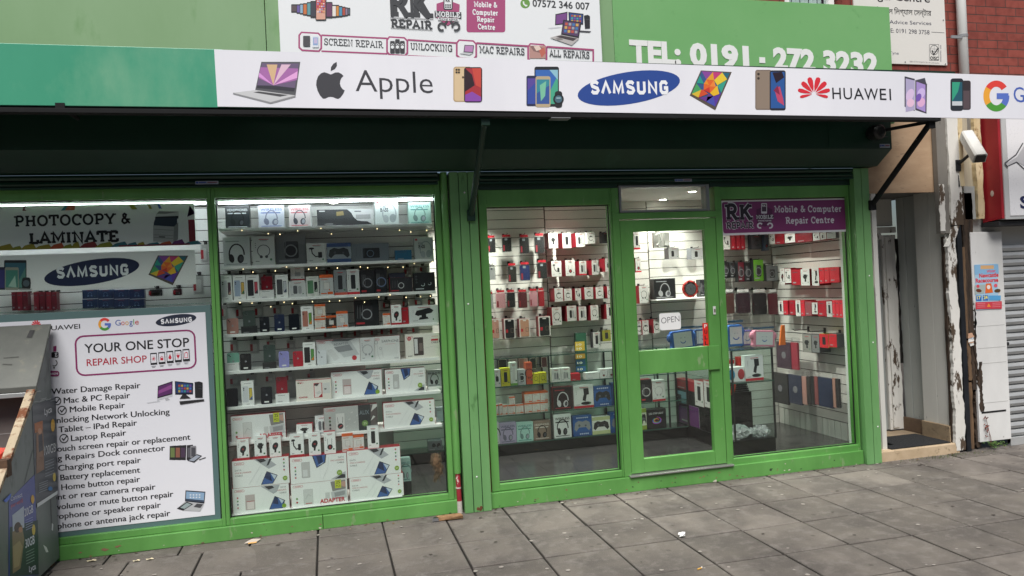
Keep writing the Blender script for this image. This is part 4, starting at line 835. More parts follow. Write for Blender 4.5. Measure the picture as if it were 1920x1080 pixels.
m = MB(); m.prism([(-.2, q1_ + .01), (-.2, 3.05), (-.0, 3.05), (-.0, q1_ - .01)], 'x', sx - .028, sx, NM('red_end_panel', '8f1c26', '9f222c', 3, .4, c3='7a1620', s3=5)); q = atX(1860, 363, sx - .03); m.ball((sx - .029, q.y, q.z), .002, .018, .028, P('c8b8ae', .6)); m.build('end_panel', nsign)
m = MB(); m.box(sx + .002, 8, -.21, 0, q1_, 3.05, P('b9bbba', .45)); m.box(sx + .05, 8, -.216, -.2105, q1_ + .03, 3.05, P('e6e6e8', .3)); m.build('box_face', nsign, .003)
m = MB(); A = facade_art(m, -.217); NVY = P('1d2450')
A.text('S', 1913, 390, 1931, 391, 22, NVY, .03); A.cut('lettering', nsign); A.line([(1918, 268), (1905, 290), (1884, 306), (1888, 312), (1906, 304), (1921, 318)], 2, GREY); A.poly([(1919, 275), (1907, 294), (1886, 307), (1889, 311), (1906, 303), (1922, 312), (1935, 300), (1935, 270)], P('bdbdc0')); A.cut('line_drawing', nsign)
bx('soffit', sx - .03, 8, -.17, .02, q1_ - .05, q1_ - .011, P('2b2b2d', .6), nsign)
bx('backing', sx - .28, 8, .031, .1, 1.86, 3.15, P('b9b9b4', .6), nsign, 0)

# weed at the foot of the pilaster
wd_ = thing('weed', 'weed with dry red stalks growing at the foot of the white pilaster', 'plant', (n0 + .14, -.06, 0)); LG = P('4a6a2c', .7); LG2 = P('6a7d3a', .7)
m = MB(); mc = MB()
for i in range(70):
    a = rj.uniform(0, 6.28); r = abs(rj.gauss(0, .05)); c = (n0 + .14 + r * cos(a) * 1.4, -.06 + r * sin(a) * .6, .01 + rj.uniform(0, .05)); l = rj.uniform(.015, .035); t = rj.uniform(0, 6.28)
    m.add([(c[0], c[1], c[2]), (c[0] + l * cos(t) - l * .3 * sin(t), c[1] + l * sin(t), c[2] + l * .5), (c[0] + 1.6 * l * cos(t), c[1] + 1.6 * l * sin(t), c[2] + l * .4), (c[0] + l * cos(t) + l * .3 * sin(t), c[1] + l * sin(t) + .004, c[2] + l * .6)], [(0, 1, 2, 3)], rj.choice((LG, LG, LG2)))
m.build('leaves', wd_)
for i in range(2):
    b0 = (n0 + .1 + .015 * i, -.045, .02); t0 = (n0 + .05 + .03 * i + rj.uniform(-.02, .02), -.05, rj.uniform(.2, .34)); mc.tube([b0, ((b0[0] + t0[0]) / 2 + .01, -.05, t0[2] * .5), t0], .0022, P('6b3a30', .8), 5)
    for k in range(14): mc.ball((t0[0] + rj.uniform(-.025, .025), -.05 + rj.uniform(-.01, .01), t0[2] - rj.uniform(0, .12)), .006, .005, .006, P(('6b3a34', '8a4a40', '54302a')[k % 3], .8), 5, 4)
mc.build('dry_stalks', wd_)
m = MB()
for i in range(260):
    x = rj.uniform(4.75, 5.75) if i < 150 else rj.gauss(5.35, .12); y = -.06 - abs(rj.gauss(0, .05)); h = rj.uniform(.006, .025)
    m.add([(x, y, .0), (x + .006, y + .002, .0), (x + rj.uniform(-.012, .012), y - .005, h)], [(0, 1, 2)], rj.choice((LG, LG2, P('5a5a3a', .8))))
tag(m.build('moss'), kind='stuff')
# ================================================================ grey metal cabinet at the left edge
KX = -1.80
GALV = NM('dull_galvanised', '6a716f', '7b8280', 2.5, .5, .08, 24, (1, 1, .4), c3='4e5452', s3=7, t3=(.58, .7), metal=.25)
RSTE = NM('rusty_cream_edge', 'a8987e', 'bfb095', 5, .8, .2, 40, c3='6e3f22', s3=10, t3=(.48, .58))
kab = thing('metal_cabinet', 'old grey metal street cabinet with sloped lid, standing before the white poster', 'cabinet', (KX - .6, -.5, 0))
prof = [(-.04, .03), (-.04, 1.56), (-.30, 1.20), (-1.02, .60), (-1.25, .42), (-1.25, .03)]
m = MB(); m.prism(prof[::-1], 'x', KX - .012, KX, GALV); m.build('side_panel', kab)
m = MB(); m.prism([(-.29, 1.175), (-.318, 1.195), (-1.26, .41), (-1.25, .39)][::-1], 'x', KX - .045, KX + .003, RSTE); m.build('rusty_edge', kab, .003)
m = MB(); q = (-.76, .80); m.box(KX - .05, KX + .006, -.80, -.74, .74, .84, NM('rusted_hinge', '4a3426', '5f4632', 30, .8)); m.build('hinge', kab, .003)
m = MB(); m.prism([(-.02, 1.585), (-.33, 1.205), (-.33, 1.17), (-.315, 1.17), (-.315, 1.2), (-.02, 1.555)], 'x', KX - 1.1, KX + .012, GALV); m.mats[0] = NM('grimy_lid', '4c4f4a', '5e605a', 3, .55, .1, 24, c3='6f6c5c', s3=6, t3=(.58, .7), metal=.2); m.build('lid', kab, .004)
m = MB(); m.box(KX - 1.1, KX - .02, -.334, -.318, 1.14, 1.169, P('a9acaa', .4, .5)); m.build('lid_lip', kab, .003)
m = MB(); T = lambda a, b: (KX - 1.0 + a, -.33 + .31 * b, 1.205 + .38 * b); nl = Vector((0, -.78, .62)); A = Art(m, T, nl, base=.002)
for k in range(16): 
    a, b = rj.uniform(.1, .85), rj.uniform(.25, .62); A.line([(a, b), (a + rj.uniform(.05, .2), b + rj.uniform(-.02, .02))], rj.uniform(.006, .02), P('33352f', .6))
A.line([(.9, .78), (.91, .9)], .03, BLACK); m.build('scuffs', kab)
m = MB(); m.box(KX - 1.1, KX - .012, -.16, -.14, .1, 1.2, NM('brown_back_board', '6b625e', '7c726d', 3, .7)).box(KX - 1.1, KX - .012, -.162, -.159, .895, .9, P('b0aaa6', .7)); m.box(KX - 1.1, KX - .012, -1.25, -.15, .03, .06, GALV).box(KX - 1.1, KX - .012, -1.255, -1.235, .06, .42, GALV); m.build('inner_boards', kab)
m = MB()
for a in (-.1, -1.2): m.box(KX - .06, KX - .02, a - .03, a + .03, 0, .03, RUST).box(KX - 1.08, KX - 1.04, a - .03, a + .03, 0, .03, RUST)
m.build('feet', kab)
crumple('sack', (KX - .26, -.58, .6), .2, NM('orange_sack', 'b8341c', 'd0472a', 20, .6, .4, 30), 'bright orange red sack lying inside the grey metal cabinet', 'sack', .75, 16, 10)
bx('produce_tray', KX - .5, KX - .02, -.8, -.3, .062, .6, P('4a4a4c', .7), kab)
# posters on its side (plane X = KX): art in photo pixels
def side_art(mb, X, **k): return Art(mb, lambda a, b: atX(a / 2.207, 590 + b / 2.207, X), (1, 0, 0), (-.03, -1), **k)
def side_poster(name, quad, col, lab, draw):
    m = MB(); v = [atX(a / 2.207, 590 + b / 2.207, KX + .0005) for a, b in quad]
    v2 = [p + Vector((.0015, 0, 0)) for p in v]; m.add(v + v2, [(4, 5, 6, 7), (0, 1, 5, 4), (1, 2, 6, 5), (2, 3, 7, 6), (3, 0, 4, 7)], col)
    A = side_art(m, KX + .002); draw(A); return tag(m.build(name), lab, 'poster')
def d1(A):
    SWH = P('d6d8da', .4); A.text('Lyca', 184, 416, 214, 402, 26, SWH, .01)
    A.poly([(142, 450), (176, 438), (176, 480), (144, 490)], P('b06a3a')); A.poly([(150, 490), (178, 478), (182, 640), (150, 660)], P('8a6a52')); A.poly([(158, 500), (174, 492), (178, 560), (160, 570)], P('3a3a40')); A.ell(164, 482, 8, 12, P('c09070')); A.ell(218, 458, 8, 26, P('d8a83a')); A.ell(224, 672, 6, 18, P('d8c05a'))
    A.text('100GB', 182, 582, 230, 566, 36, SWH, .0)
    for i in range(6): A.line([(186, 610 + i * 12), (222, 596 + i * 12)], 2, P('a0a8ae'))
    for i in range(5): A.line([(160, 700 + i * 9), (196, 686 + i * 9)], 2, P('a0a8ae'))
    A.circ(206, 720, 9, P('3a78b0')); A.poly([(152, 782), (236, 728), (236, 742), (152, 798)], P('d8dcde'))
side_poster('side_poster', [(132, 376), (230, 342), (238, 740), (148, 800)], NM('dark_poster', '30383f', '3f484f', 5, .3), 'dark grey data plan poster, upper of two on the metal cabinet side', d1)
def d2(A):
    SWH = P('dfe2ee', .4); A.poly([(40, 880), (156, 850), (160, 1075), (40, 1085)], P('23403c'))
    A.text('Connect', 44, 772, 92, 752, 18, SWH); A.text('your world', 44, 800, 94, 776, 18, P('d86a6a'))
    A.poly([(50, 830), (98, 792), (100, 880), (52, 900)], P('b9c4d2')); A.poly([(50, 900), (90, 870), (100, 930), (84, 1050), (52, 1072)], P('8a7a5c')); A.ell(72, 880, 14, 22, P('4a3a32'), 10); A.ell(84, 890, 8, 12, P('b98a6a')); A.poly([(52, 960), (80, 935), (92, 960), (78, 1040), (56, 1050)], P('a89672'))
    A.ell(134, 764, 7, 18, P('e0b040')); A.ell(138, 890, 7, 22, P('d8c050'))
    A.text('20GB', 100, 836, 136, 818, 32, SWH, .01); A.text('30GB', 104, 966, 142, 946, 34, SWH, .02)
    for i in range(5): A.line([(104, 852 + i * 10), (134, 838 + i * 10)], 2, P('aab4dc')); A.line([(106, 984 + i * 12), (140, 968 + i * 12)], 2, P('a0b8b0'))
    A.text('Lyca', 118, 1066, 146, 1052, 24, SWH, .02); A.poly([(12, 770), (44, 738), (40, 760), (22, 778)], P('3a6ad8'))
side_poster('side_poster', [(36, 770), (142, 662), (158, 1078), (36, 1092)], NM('blue_poster', '2c3f8e', '35499c', 5, .3), 'blue and green data plan poster with a soldier-like figure, lower on the cabinet side', d2)
m = MB(); A = side_art(m, KX)
A.line([(208, 760), (214, 890)], 5, P('3a4040')); A.poly([(178, 952), (192, 962), (200, 982), (190, 984)], P('dfe2e0')); A.poly([(214, 862), (220, 868), (218, 895), (213, 890)], P('cfd4d4')); A.line([(175, 420), (225, 400)], 3, P('4a5250')); A.line([(100, 700), (135, 560)], 3, P('4a5250'))
for k in range(14): 
    a, b = rj.uniform(100, 220), rj.uniform(300, 370); A.line([(a, b), (a + 20, b - rj.uniform(2, 10))], 2, P('a4aaa8'))
m.build('side_scuffs', kab)

# ================================================================ posters in the left window
PY = .03
TEALG = P('55706f', .5); PAPER = P('e2e3e8', .45)
x0p, x1p = -2.70, (X_(396.6, 575.5, PY) + X_(413, 977, PY)) / 2; z0p, z1p = Z_(270, 992, PY), Z_(300, 576, PY)
ps = thing('service_poster', 'tall white service list poster with grey-green border in the left window', 'poster', ((x0p + x1p) / 2, PY, z0p))
bx('backing_board', x0p, x1p, PY, PY + .012, z0p, z1p, TEALG, ps, .002)
m = MB(); xi1, zi0, zi1 = (X_(385, 581, PY) + X_(403, 965, PY)) / 2, Z_(250, 982, PY), Z_(300, 589.5, PY)
m.box(x0p + .05, xi1, PY - .003, PY - .0005, zi0, zi1, PAPER); m.build('printed_sheet', ps)
m = MB(); A = facade_art(m, PY - .003, (0, 560, 3.858), base=.0008); FK = P('17171b', .5); CR = P('b02038', .5); PR = P('8a2a62', .5)
def check(A, cx, cy, r):
    A.arc(cx, cy, r, 7, FK, 0, 360, 20); A.line([(cx - 14, cy - 3), (cx - 3, cy + 12), (cx + 24, cy - 22)], 8, FK)
A.text('HUAWEI', 322, 232, 580, 215, 32, FK, .01); huawei(A, 262, 192, 34); A.cut('petal_emblem', ps)
google_g(A, 757, 185, 46); A.cut('ring_emblem', ps)
for ch, a, b, c in (('G', 835, 874, '3a5aa8'), ('o', 878, 902, 'c8403a'), ('o', 907, 931, 'd89a34'), ('g', 936, 960, '3a5aa8'), ('l', 966, 971, '4a9a3a'), ('e', 978, 1022, 'c8403a')): A.text(ch, a, 195 - (a - 835) * .05, b - (18 if ch == 'e' else 0), 195 - (b - 835) * .05, 40, P(c))
A.cut('emblem_lettering', ps); samsung(A, 1273, 155, 148, 40, -8, 1165, 182, 1388, 164, 30, P('262c3e'))
A.cut('oval_emblem', ps)
m = MB(); wa = Art(m, lambda a, b: (a, PY - .003, b), (0, -1, 0), base=.0012)
def xz(px, py): p = at(px / 3.858, 560 + py / 3.858, PY); return p.x, p.z
a_, b_ = xz(552, 420), xz(1413, 370); c_, d_ = xz(980, 250), xz(990, 528)
wa.rro(a_[0], d_[1], b_[0], c_[1], .05, .011, PR)
m.build('rounded_border', ps); A.text('YOUR ONE STOP', 612, 393, 1370, 345, 62, FK, .012); A.text('REPAIR SHOP', 628, 487, 1063, 458, 48, CR, .008); A.cut('heading', ps)
for i, (x0, y0) in enumerate(((1086, 394), (1145, 388), (1204, 380), (1263, 373), (1321, 366))):
    A.poly([(x0, y0), (x0 + 48, y0 - 4), (x0 + 52, y0 + 82), (x0 + 4, y0 + 86)], FK); A.poly([(x0 + 5, y0 + 9), (x0 + 44, y0 + 6), (x0 + 47, y0 + 68), (x0 + 8, y0 + 71)], PAPER)
    cx, cy = x0 + 26, y0 + 40; g = P('c0283c')
    if i == 0: [A.line([(cx - 14 * cos(t), cy - 18 * sin(t)), (cx + 14 * cos(t), cy + 18 * sin(t))], 3, g) for t in (.3, 1.2, 2.1, 2.8)]
    elif i == 1: A.rect(cx - 11, cy, cx + 11, cy + 18, g); A.arc(cx, cy, 9, 4, g, 180, 340, 8)
    elif i == 2: A.ell(cx, cy + 6, 11, 13, g); A.poly([(cx - 9, cy), (cx, cy - 22), (cx + 9, cy)], g)
    elif i == 3: A.poly([(cx - 13, cy - 6), (cx + 13, cy - 6), (cx + 6, cy + 14), (cx - 6, cy + 14)], g); A.line([(cx - 7, cy - 20), (cx - 7, cy - 5)], 4, g); A.line([(cx + 7, cy - 20), (cx + 7, cy - 5)], 4, g); A.line([(cx, cy + 12), (cx, cy + 24)], 4, g)
    else: A.line([(cx - 11, cy - 14), (cx + 11, cy - 15), (cx + 12, cy + 20), (cx - 10, cy + 21), (cx - 11, cy - 14)], 4, g); A.line([(cx - 4, cy - 18), (cx + 5, cy - 18)], 6, g)
    A.line([(x0 + 10, y0 + 96), (x0 + 42, y0 + 93)], 2.5, P('6a6a70')); A.line([(x0 + 14, y0 + 103), (x0 + 38, y0 + 101)], 2.5, P('6a6a70'))
A.cut('phone_icons', ps)
o = 926   # second block of coordinates sits 240 photo pixels lower
LN = [('Water Damage Repair', 372, 692, 1015, 646), ('Mac & PC Repair', 462, 757, 940, 718), ('Mobile Repair', 505, 822, 903, 788), ('Unlocking Network Unlocking', 362, 904, 1226, 836), ('Tablet – IPad Repair', 425, 968, 990, 916), ('Laptop Repair', 514, 1030, 912, 988),
      ('Touch screen repair or replacement', 372, 185 + o, 1376, 93 + o), ('Charging Repairs Dock connector', 190, 270 + o, 1192, 172 + o), ('Charging port repair', 422, 320 + o, 1018, 260 + o), ('Battery replacement', 437, 389 + o, 1012, 331 + o), ('Home button repair', 444, 459 + o, 1012, 398 + o), ('Front or rear camera repair', 320, 539 + o, 1124, 453 + o), ('volume or mute button repair', 412, 600 + o, 1253, 505 + o), ('Microphone or speaker repair', 300, 682 + o, 1162, 584 + o), ('Headphone or antenna jack repair', 270, 756 + o, 1230, 644 + o)]
for t, a, b, c, d in LN: A.text(t, a, b, c, d, 41, FK, 0); A.text(t, a + 2.6, b, c + 2.6, d, 41, FK, 0); A.cut('service_line', ps)
for q in ((412, 740, 28), (450, 808, 30), (463, 1012, 30)): check(A, *q); A.cut('check_mark', ps)
A.poly([(385, 345), (408, 340), (408, 382), (385, 384)], PR); A.rr(372, 386, 424, 428, 10, FK); A.text('E', 398, 419, 416, 418, 26, PAPER, slab=True); A.arc(392, 465, 22, 6, FK, -60, 120, 10); A.circ(392, 500, 6, FK); A.rr(330, 522, 430, 562, 18, PR); A.text('Centre', 340, 553, 422, 548, 20, PAPER, .02)
A.cut('side_logo', ps)
A.poly([(1142, 632), (1248, 596), (1248, 692), (1138, 722)], P('1c1c20')); A.poly([(1147, 637), (1243, 604), (1243, 684), (1143, 712)], P('5a2e62')); A.poly([(1147, 665), (1243, 620), (1243, 650), (1145, 690)], P('8a4a88')); A.poly([(1138, 722), (1248, 692), (1248, 708), (1137, 738)], P('c4c6ca')); A.poly([(1192, 722), (1212, 716), (1230, 732), (1200, 738)], P('b0b2b6')); A.poly([(1058, 752), (1150, 738), (1160, 744), (1070, 758)], P('c8cace'))
A.poly([(1265, 596), (1398, 610), (1396, 692), (1268, 694)], P('17171b')); A.poly([(1272, 603), (1392, 616), (1390, 684), (1275, 684)], P('233a66'))
for i in range(5):
    for j in range(3): A.rect(1290 + i * 20, 622 + j * 20, 1305 + i * 20, 637 + j * 20, P(('a84a3a', '3a8a8a', 'b09a4a', '6a4a8a', '4a6aa8')[(i * 2 + j) % 5]))
A.poly([(1320, 694), (1345, 692), (1380, 720), (1300, 724)], P('2a2a2e')); A.poly([(1408, 604), (1440, 598), (1466, 606), (1466, 716), (1412, 716)], P('222225')); A.line([(1436, 630), (1462, 632)], 3, P('4a4a50')); A.line([(1436, 650), (1462, 652)], 3, P('4a4a50')); A.poly([(1298, 742), (1476, 726), (1478, 740), (1304, 766)], P('2a2a2c')); A.cut('computers_picture', ps)
for i, (x, c) in enumerate(((1228, '6a7a4a'), (1266, '8a5a4a'), (1304, '4a3a4e'), (1352, '5a5a60'))): A.poly([(x, 140 + o - i * 2), (x + 44, 136 + o - i * 2), (x + 40, 242 + o), (x - 2, 240 + o)], P('2a2a2c')); A.rect(x + 5, 152 + o, x + 36, 222 + o, P(c))
A.rr(1378, 138 + o, 1420, 230 + o, 6, P('8a8a8e')); A.rect(1384, 150 + o, 1414, 215 + o, P('4a4a50')); A.poly([(1355, 245 + o), (1425, 198 + o), (1462, 210 + o), (1405, 260 + o)], P('2e2e32')); A.poly([(1365, 243 + o), (1424, 205 + o), (1450, 213 + o), (1402, 250 + o)], P('a0a8b4')); A.line([(1440, 240 + o), (1488, 222 + o)], 6, P('3a3a3e')); A.cut('phones_picture', ps)
A.poly([(1342, 460 + o), (1486, 470 + o), (1478, 556 + o), (1338, 540 + o)], P('1e1e22')); A.poly([(1348, 468 + o), (1480, 477 + o), (1473, 548 + o), (1344, 534 + o)], P('8aa8c4')); A.poly([(1344, 520 + o), (1473, 532 + o), (1473, 548 + o), (1344, 534 + o)], P('3a4658'))
for i in range(4):
    for j in range(2): A.rr(1372 + i * 22, 488 + j * 18 + o, 1384 + i * 22, 498 + j * 18 + o, 3, P('d0d8e0'))
A.poly([(1278, 592 + o), (1338, 542 + o), (1476, 558 + o), (1448, 612 + o), (1330, 606 + o)], P('b4b6b8')); A.poly([(1400, 580 + o), (1425, 555 + o), (1470, 560 + o), (1450, 588 + o)], P('4a4a4e')); A.poly([(1280, 592 + o), (1352, 542 + o), (1398, 560 + o), (1325, 606 + o)], P('2c2c30')); A.poly([(1305, 585 + o), (1352, 550 + o), (1385, 562 + o), (1335, 594 + o)], P('98a8a8')); A.cut('laptop_picture', ps)
# upper banners behind the glass
Zn = (0, 340, 3.858); UY = .085
def upper(name, lab, quadx1, py0, py1, draw, pxm):
    x1 = X_(quadx1, (py0 + py1) / 2, UY); z0, z1 = Z_(pxm, py1, UY), Z_(pxm, py0, UY)
    t = thing(name, lab, 'sign', ((x1 - 2.7) / 2, UY, z0)); bx('board', -2.7, x1, UY, UY + .006, z0, z1, P('f2f2f0', .5), t, .001)
    m = MB(); A = facade_art(m, UY, Zn); draw(A, (x1, z0, z1), t); return t
def db1(A, e, m):
    a2 = Art(A.mb, lambda a, b: (a, UY, b), (0, -1, 0), base=.0005)
    x1, z0, z1 = e; rs = random.Random(4)
    cols = ['8a2a2a', '6a2a6a', '8a8a2a', '2a6a7a', 'b8502a', '3a3a8a', '9a8a2a']
    a2.rect(x1 - .045, z0 + .002, x1 - .002, z0 + (z1 - z0) * .6, P('8a2430')); a2.poly([(x1 - .045, z0 + .22), (x1 - .002, z0 + .22), (x1 - .004, z1 - .06), (x1 - .03, z1 - .02), (x1 - .05, z1 - .1), (x1 - .03, z0 + .28)], P('4a2a6a'))
    x = -2.6
    while x < x1 - .08:
        w_ = rs.uniform(.05, .13); h = rs.uniform(.025, .05); a2.poly([(x, z0 + .002), (x + w_, z0 + .002), (x + w_ * .8, z0 + h), (x + w_ * .3, z0 + h * .7)], P(rs.choice(cols))); x += w_ * .8
    a2.rect(x1 - .5, z0 + .001, x1 - .04, z0 + .012, P('7a2430'))
    A.poly([(172, 180), (188, 180), (178, 200), (192, 214), (162, 214)], P('7a3040')); A.poly([(470, 178), (544, 176), (540, 208), (440, 212)], P('b85a3a')); A.poly([(470, 178), (490, 178), (470, 210), (440, 212)], P('2a7a8a'))
    A.poly([(932, 172), (965, 170), (996, 202), (955, 204)], P('a0a040')); A.poly([(1066, 170), (1085, 168), (1102, 198), (1082, 200)], P('a8a84a')); A.poly([(1138, 168), (1155, 166), (1172, 198), (1150, 198)], P('4a5aa8'))
    A.cut('paint_splashes', m)
    A.text('PHOTOCOPY', 106, 328, 838, 308, 76, FK, slab=True); A.text('&', 874, 308, 944, 306, 76, FK, slab=True); A.text('LAMINATE', 212, 452, 858, 434, 76, FK, slab=True, th=.25); A.cut('lettering', m)
    A.poly([(1128, 238), (1150, 214), (1292, 218), (1292, 252), (1128, 262)], P('c9c9c6')); A.poly([(1150, 218), (1285, 222), (1200, 236), (1136, 236)], P('8a8a8a')); A.poly([(1122, 256), (1292, 250), (1290, 270), (1122, 276)], P('20242c')); A.poly([(1112, 300), (1124, 268), (1282, 262), (1282, 310), (1258, 328), (1112, 322)], P('2a3444')); A.poly([(1108, 318), (1258, 328), (1254, 444), (1108, 436)], P('b4b4b2')); A.poly([(1258, 328), (1290, 296), (1288, 420), (1254, 444)], P('8e8e8e'))
    for y in (352, 392, 412): A.line([(1110, y - 6), (1254, y + 2)], 3, P('7c7c7c'))
    A.poly([(1150, 396), (1195, 398), (1195, 408), (1150, 405)], P('6a6a6a')); A.cut('photocopier_picture', m)
upper('photocopy_banner', 'white banner reading PHOTOCOPY & LAMINATE, highest in the left window', 366, 383, 464, db1, 200)
def db2(A, e, m):
    A.rr(30, 570, 192, 780, 8, P('24262a')); A.rect(38, 590, 186, 770, P('3a6a7a')); A.poly([(110, 770), (186, 620), (186, 770)], P('5a8a80')); A.rr(-60, 620, 40, 785, 8, P('2a2c44')); A.rect(-50, 640, 34, 770, P('3a3a78'))
    A.rr(36, 622, 136, 786, 10, P('9a9a8c')); A.rect(42, 642, 130, 768, P('4a8a7c')); A.poly([(60, 760), (110, 680), (120, 768)], P('a8c8b8')); A.rr(160, 695, 222, 782, 18, P('2a2c2e')); A.circ(190, 738, 34, P('232527')); A.circ(190, 738, 24, P('55626a')); A.poly([(140, 775), (240, 778), (220, 786), (140, 788)], P('a8a8a4')); A.cut('phones_picture', m)
    samsung(A, 664, 656, 348, 88, -9, 412, 698, 930, 672, 70, P('16264a')); A.cut('oval_emblem', m)
    poly_tablet(A, [(1142, 536), (1362, 538), (1250, 752), (1074, 676)]); A.cut('tablet_picture', m)
upper('phone_maker_banner', 'white phone maker banner with a tilted tablet, below the photocopy banner', 367, 473, 540, db2, 200)
# ================================================================ inside the shop
FZ, CZ, WB, SX = .1, 2.5, 1.5, 4.65
FLOORM = NM('dark_wood_tile', '2b2b2c', '3c3b3b', 3, .22, .1, 30, (1, 5, 1), c3='4a4846', s3=6, t3=(.6, .7))
m = MB()
for i in range(26):
    for j in range(4):
        x = -2.9 + i * .3 + (.15 if j % 2 else 0); m.box(x + .0015, x + .2985, .121 + j * .36, .121 + (j + 1) * .36 - .003, FZ - .02, FZ, FLOORM)
tag(m.build('floor'), kind='structure'); tag(bx('floor_slab', -2.95, SX + .06, .121, WB + .1, -.01, FZ - .021, P('141414', .8), None, 0), kind='structure')
tag(bx('ceiling', -2.95, SX + .06, .102, WB + .1, CZ, CZ + .06, P('cfcfcb', .7), None, 0), kind='structure')
tag(bx('back_wall', -2.95, SX + .06, WB + .03, WB + .1, FZ - .02, CZ, P('8f8f8b', .8), None, 0), kind='structure')
tag(bx('end_wall', -2.95, -2.9, .103, WB + .03, FZ, CZ, P('a0a09c', .8), None, 0), kind='structure')
tag(bx('side_wall', SX + .022, SX + .06, .126, WB + .03, FZ - .02, CZ, P('8f8f8b', .8), None, 0), kind='structure')
SLAT = NM('slatwall_laminate', 'd2d1cb', 'dcdbd5', 1.5, .4); GROOVE = P('3f3e3b', .7)
def slat_wall(label, x0, x1, z0, z1, Y, pitch=.09, off=0.0):
    m = MB(); m.box(x0, x1, Y + .014, Y + .022, z0, z1, GROOVE); z = z0 - off
    while z < z1:
        a, b = max(z, z0), min(z + pitch - .006, z1)
        if b > a + .004: m.box(x0 + .002, x1 - .002, Y, Y + .013, a, b, SLAT)
        z += pitch
    return tag(m.build('slat_wall'), label, 'slat wall')
sA = X_(900 + 528 / 4.321, 370 + 300 / 4.321, WB); sB = X_(1150 + 248 / 3.723, 330 + 600 / 3.723, WB)
wallA = slat_wall('pale slatwall panel of black phone cases seen at the left of the tall pane', .55, sA - .004, FZ, CZ - .002, WB)
wallB = slat_wall('pale slatwall panel of red boxed cables seen at the right of the tall pane', sA + .004, sB - .004, FZ, CZ - .002, WB, off=.012)
wallC = slat_wall('pale slatwall panel behind the door glass with a short shelf', sB + .004, SX - .002, FZ, CZ - .002, WB)
m = MB(); m.box(SX + .014, SX + .021, .15, WB - .001, FZ, CZ, GROOVE); z = .27
while z < CZ - .09: m.box(SX, SX + .013, .15, WB - .002, z, z + .081, SLAT); z += .09
for i in range(15): m.box(SX, SX + .013, .15 + i * .09, .15 + i * .09 + .085, FZ, .262, SLAT)
wallD = tag(m.build('slat_wall'), 'pale slatwall on the side wall with upright strips along its foot', 'slat wall')
m = MB(); PVC = P('d4d6d4', .35); m.box(X_(1584, 600, .13), X_(1590, 600, .13), .11, .15, .15, 2.4, PVC).box(X_(1591, 600, .13), X_(1599, 600, .13), .108, .145, .15, 2.4, PVC); m.build('reveal_trim', shop, .003)
BACKP = slat_wall('pale slatwall behind the display shelves in the two left windows', -2.75, Xb0, Z_(600, 690, .45), 2.40, .45, .085)
BACKP.data.materials[1] = NM('white_display_panel', 'eeeeea', 'f4f4f0', 1.5, .4)
bpl = MB(); bpl.box(X_(410, 780, .45), X_(690, 780, .45), .452, .47, Z_(520, 838, .45), Z_(600, 690, .45) - .002, SLAT)
for k in range(4): z = Z_(520, 838, .45) + .03 + k * .085; bpl.box(X_(410, 780, .45) + .002, X_(690, 780, .45) - .002, .4515, .453, z, z + .005, GROOVE)
bpl.build('lower_panel', BACKP)

# lamps the photo shows: recessed ceiling spots and the tubes along the window heads
LED = emit('led_face', 'fff6e8', 30)
def downlight(x, y, e, lab):
    t = thing('downlight', lab, 'ceiling light', (x, y, CZ - .01), 'recessed ceiling lights')
    m = MB(); m.tube([(x, y, CZ - .001), (x, y, CZ - .008)], .045, P('e4e4e0', .4), 20); m.build('trim', t)
    MB().tube([(x, y, CZ - .0085), (x, y, CZ - .010)], .034, LED, 18).build('lamp_face', t)
    l = bpy.data.lights.new('spot', 'SPOT'); l.energy = e * 7.5; l.spot_size = R(125); l.spot_blend = .7; l.shadow_soft_size = .03; l.color = (1, .96, .88)
    o = bpy.data.objects.new('spot_lamp', l); C.objects.link(o); o.parent = t; o.location = (0, 0, -.012)
p1 = atZ(1298, 360, CZ - .01); p2 = atZ(1243, 375, CZ - .01)
downlight(p1.x, min(p1.y, 1.3), 16, 'lit ceiling spot at the right end of the glass above the door')
downlight(p2.x, min(p2.y, 1.38), 12, 'lit ceiling spot farther back, left in the glass above the door')
downlight(1.28, 1.2, 18, 'lit ceiling spot shining on the phone cases behind the tall pane')
downlight(2.25, 1.1, 16, 'lit ceiling spot over the boxed cables behind the tall pane')
downlight(4.0, .85, 9, 'lit ceiling spot over the red packs in the right window')
downlight(.1, 1.1, 12, 'lit ceiling spot above the counter end behind the display shelves')
TUBE = emit('tube_light', 'f2f6ff', 26)
for a, b, lab in ((-2.7, X_(388, 373, .13), 'bright tube light along the top of the left window'), (X_(404, 370, .13), X_(815, 368, .13), 'bright tube light along the top of the display shelf window')):
    t = thing('tube_light', lab, 'light', ((a + b) / 2, .13, zgl - .03)); MB().tube([(a + .02, .13, zgl - .022), (b - .01, .13, zgl - .022)], .009, TUBE, 10).build('tube', t); MB().box(a, b, .115, .145, zgl - .012, zgl + .003, P('d8d8d8', .5)).build('batten', t)

# ================================================================ product builders
ROWS = {}
ORD = ['first', 'second', 'third', 'fourth', 'fifth', 'sixth', 'seventh', 'eighth', 'ninth', 'tenth', 'eleventh', 'twelfth', 'thirteenth', 'fourteenth', 'fifteenth', 'sixteenth']
def reg(o, desc, cat, row, x): ROWS.setdefault(row, []).append((x, o, desc, cat))
def finish_labels():
    for (place, group), L_ in ROWS.items():
        cnt = {}
        for x, o, d, c in L_: cnt[d] = cnt.get(d, 0) + 1
        seen = {}
        for x, o, d, c in sorted(L_, key=lambda t: t[0]):
            if cnt[d] > 1:
                i = seen.get(d, 0); seen[d] = i + 1
                w_ = 'leftmost' if i == 0 else ('rightmost' if i == cnt[d] - 1 else ORD[i] + ' from left')
                if cnt[d] == 2: w_ = ('left one', 'right one')[i]
                lab = f'{d}, {w_} {place}'
            else: lab = f'{d} {place}'
            tag(o, lab, c, group)
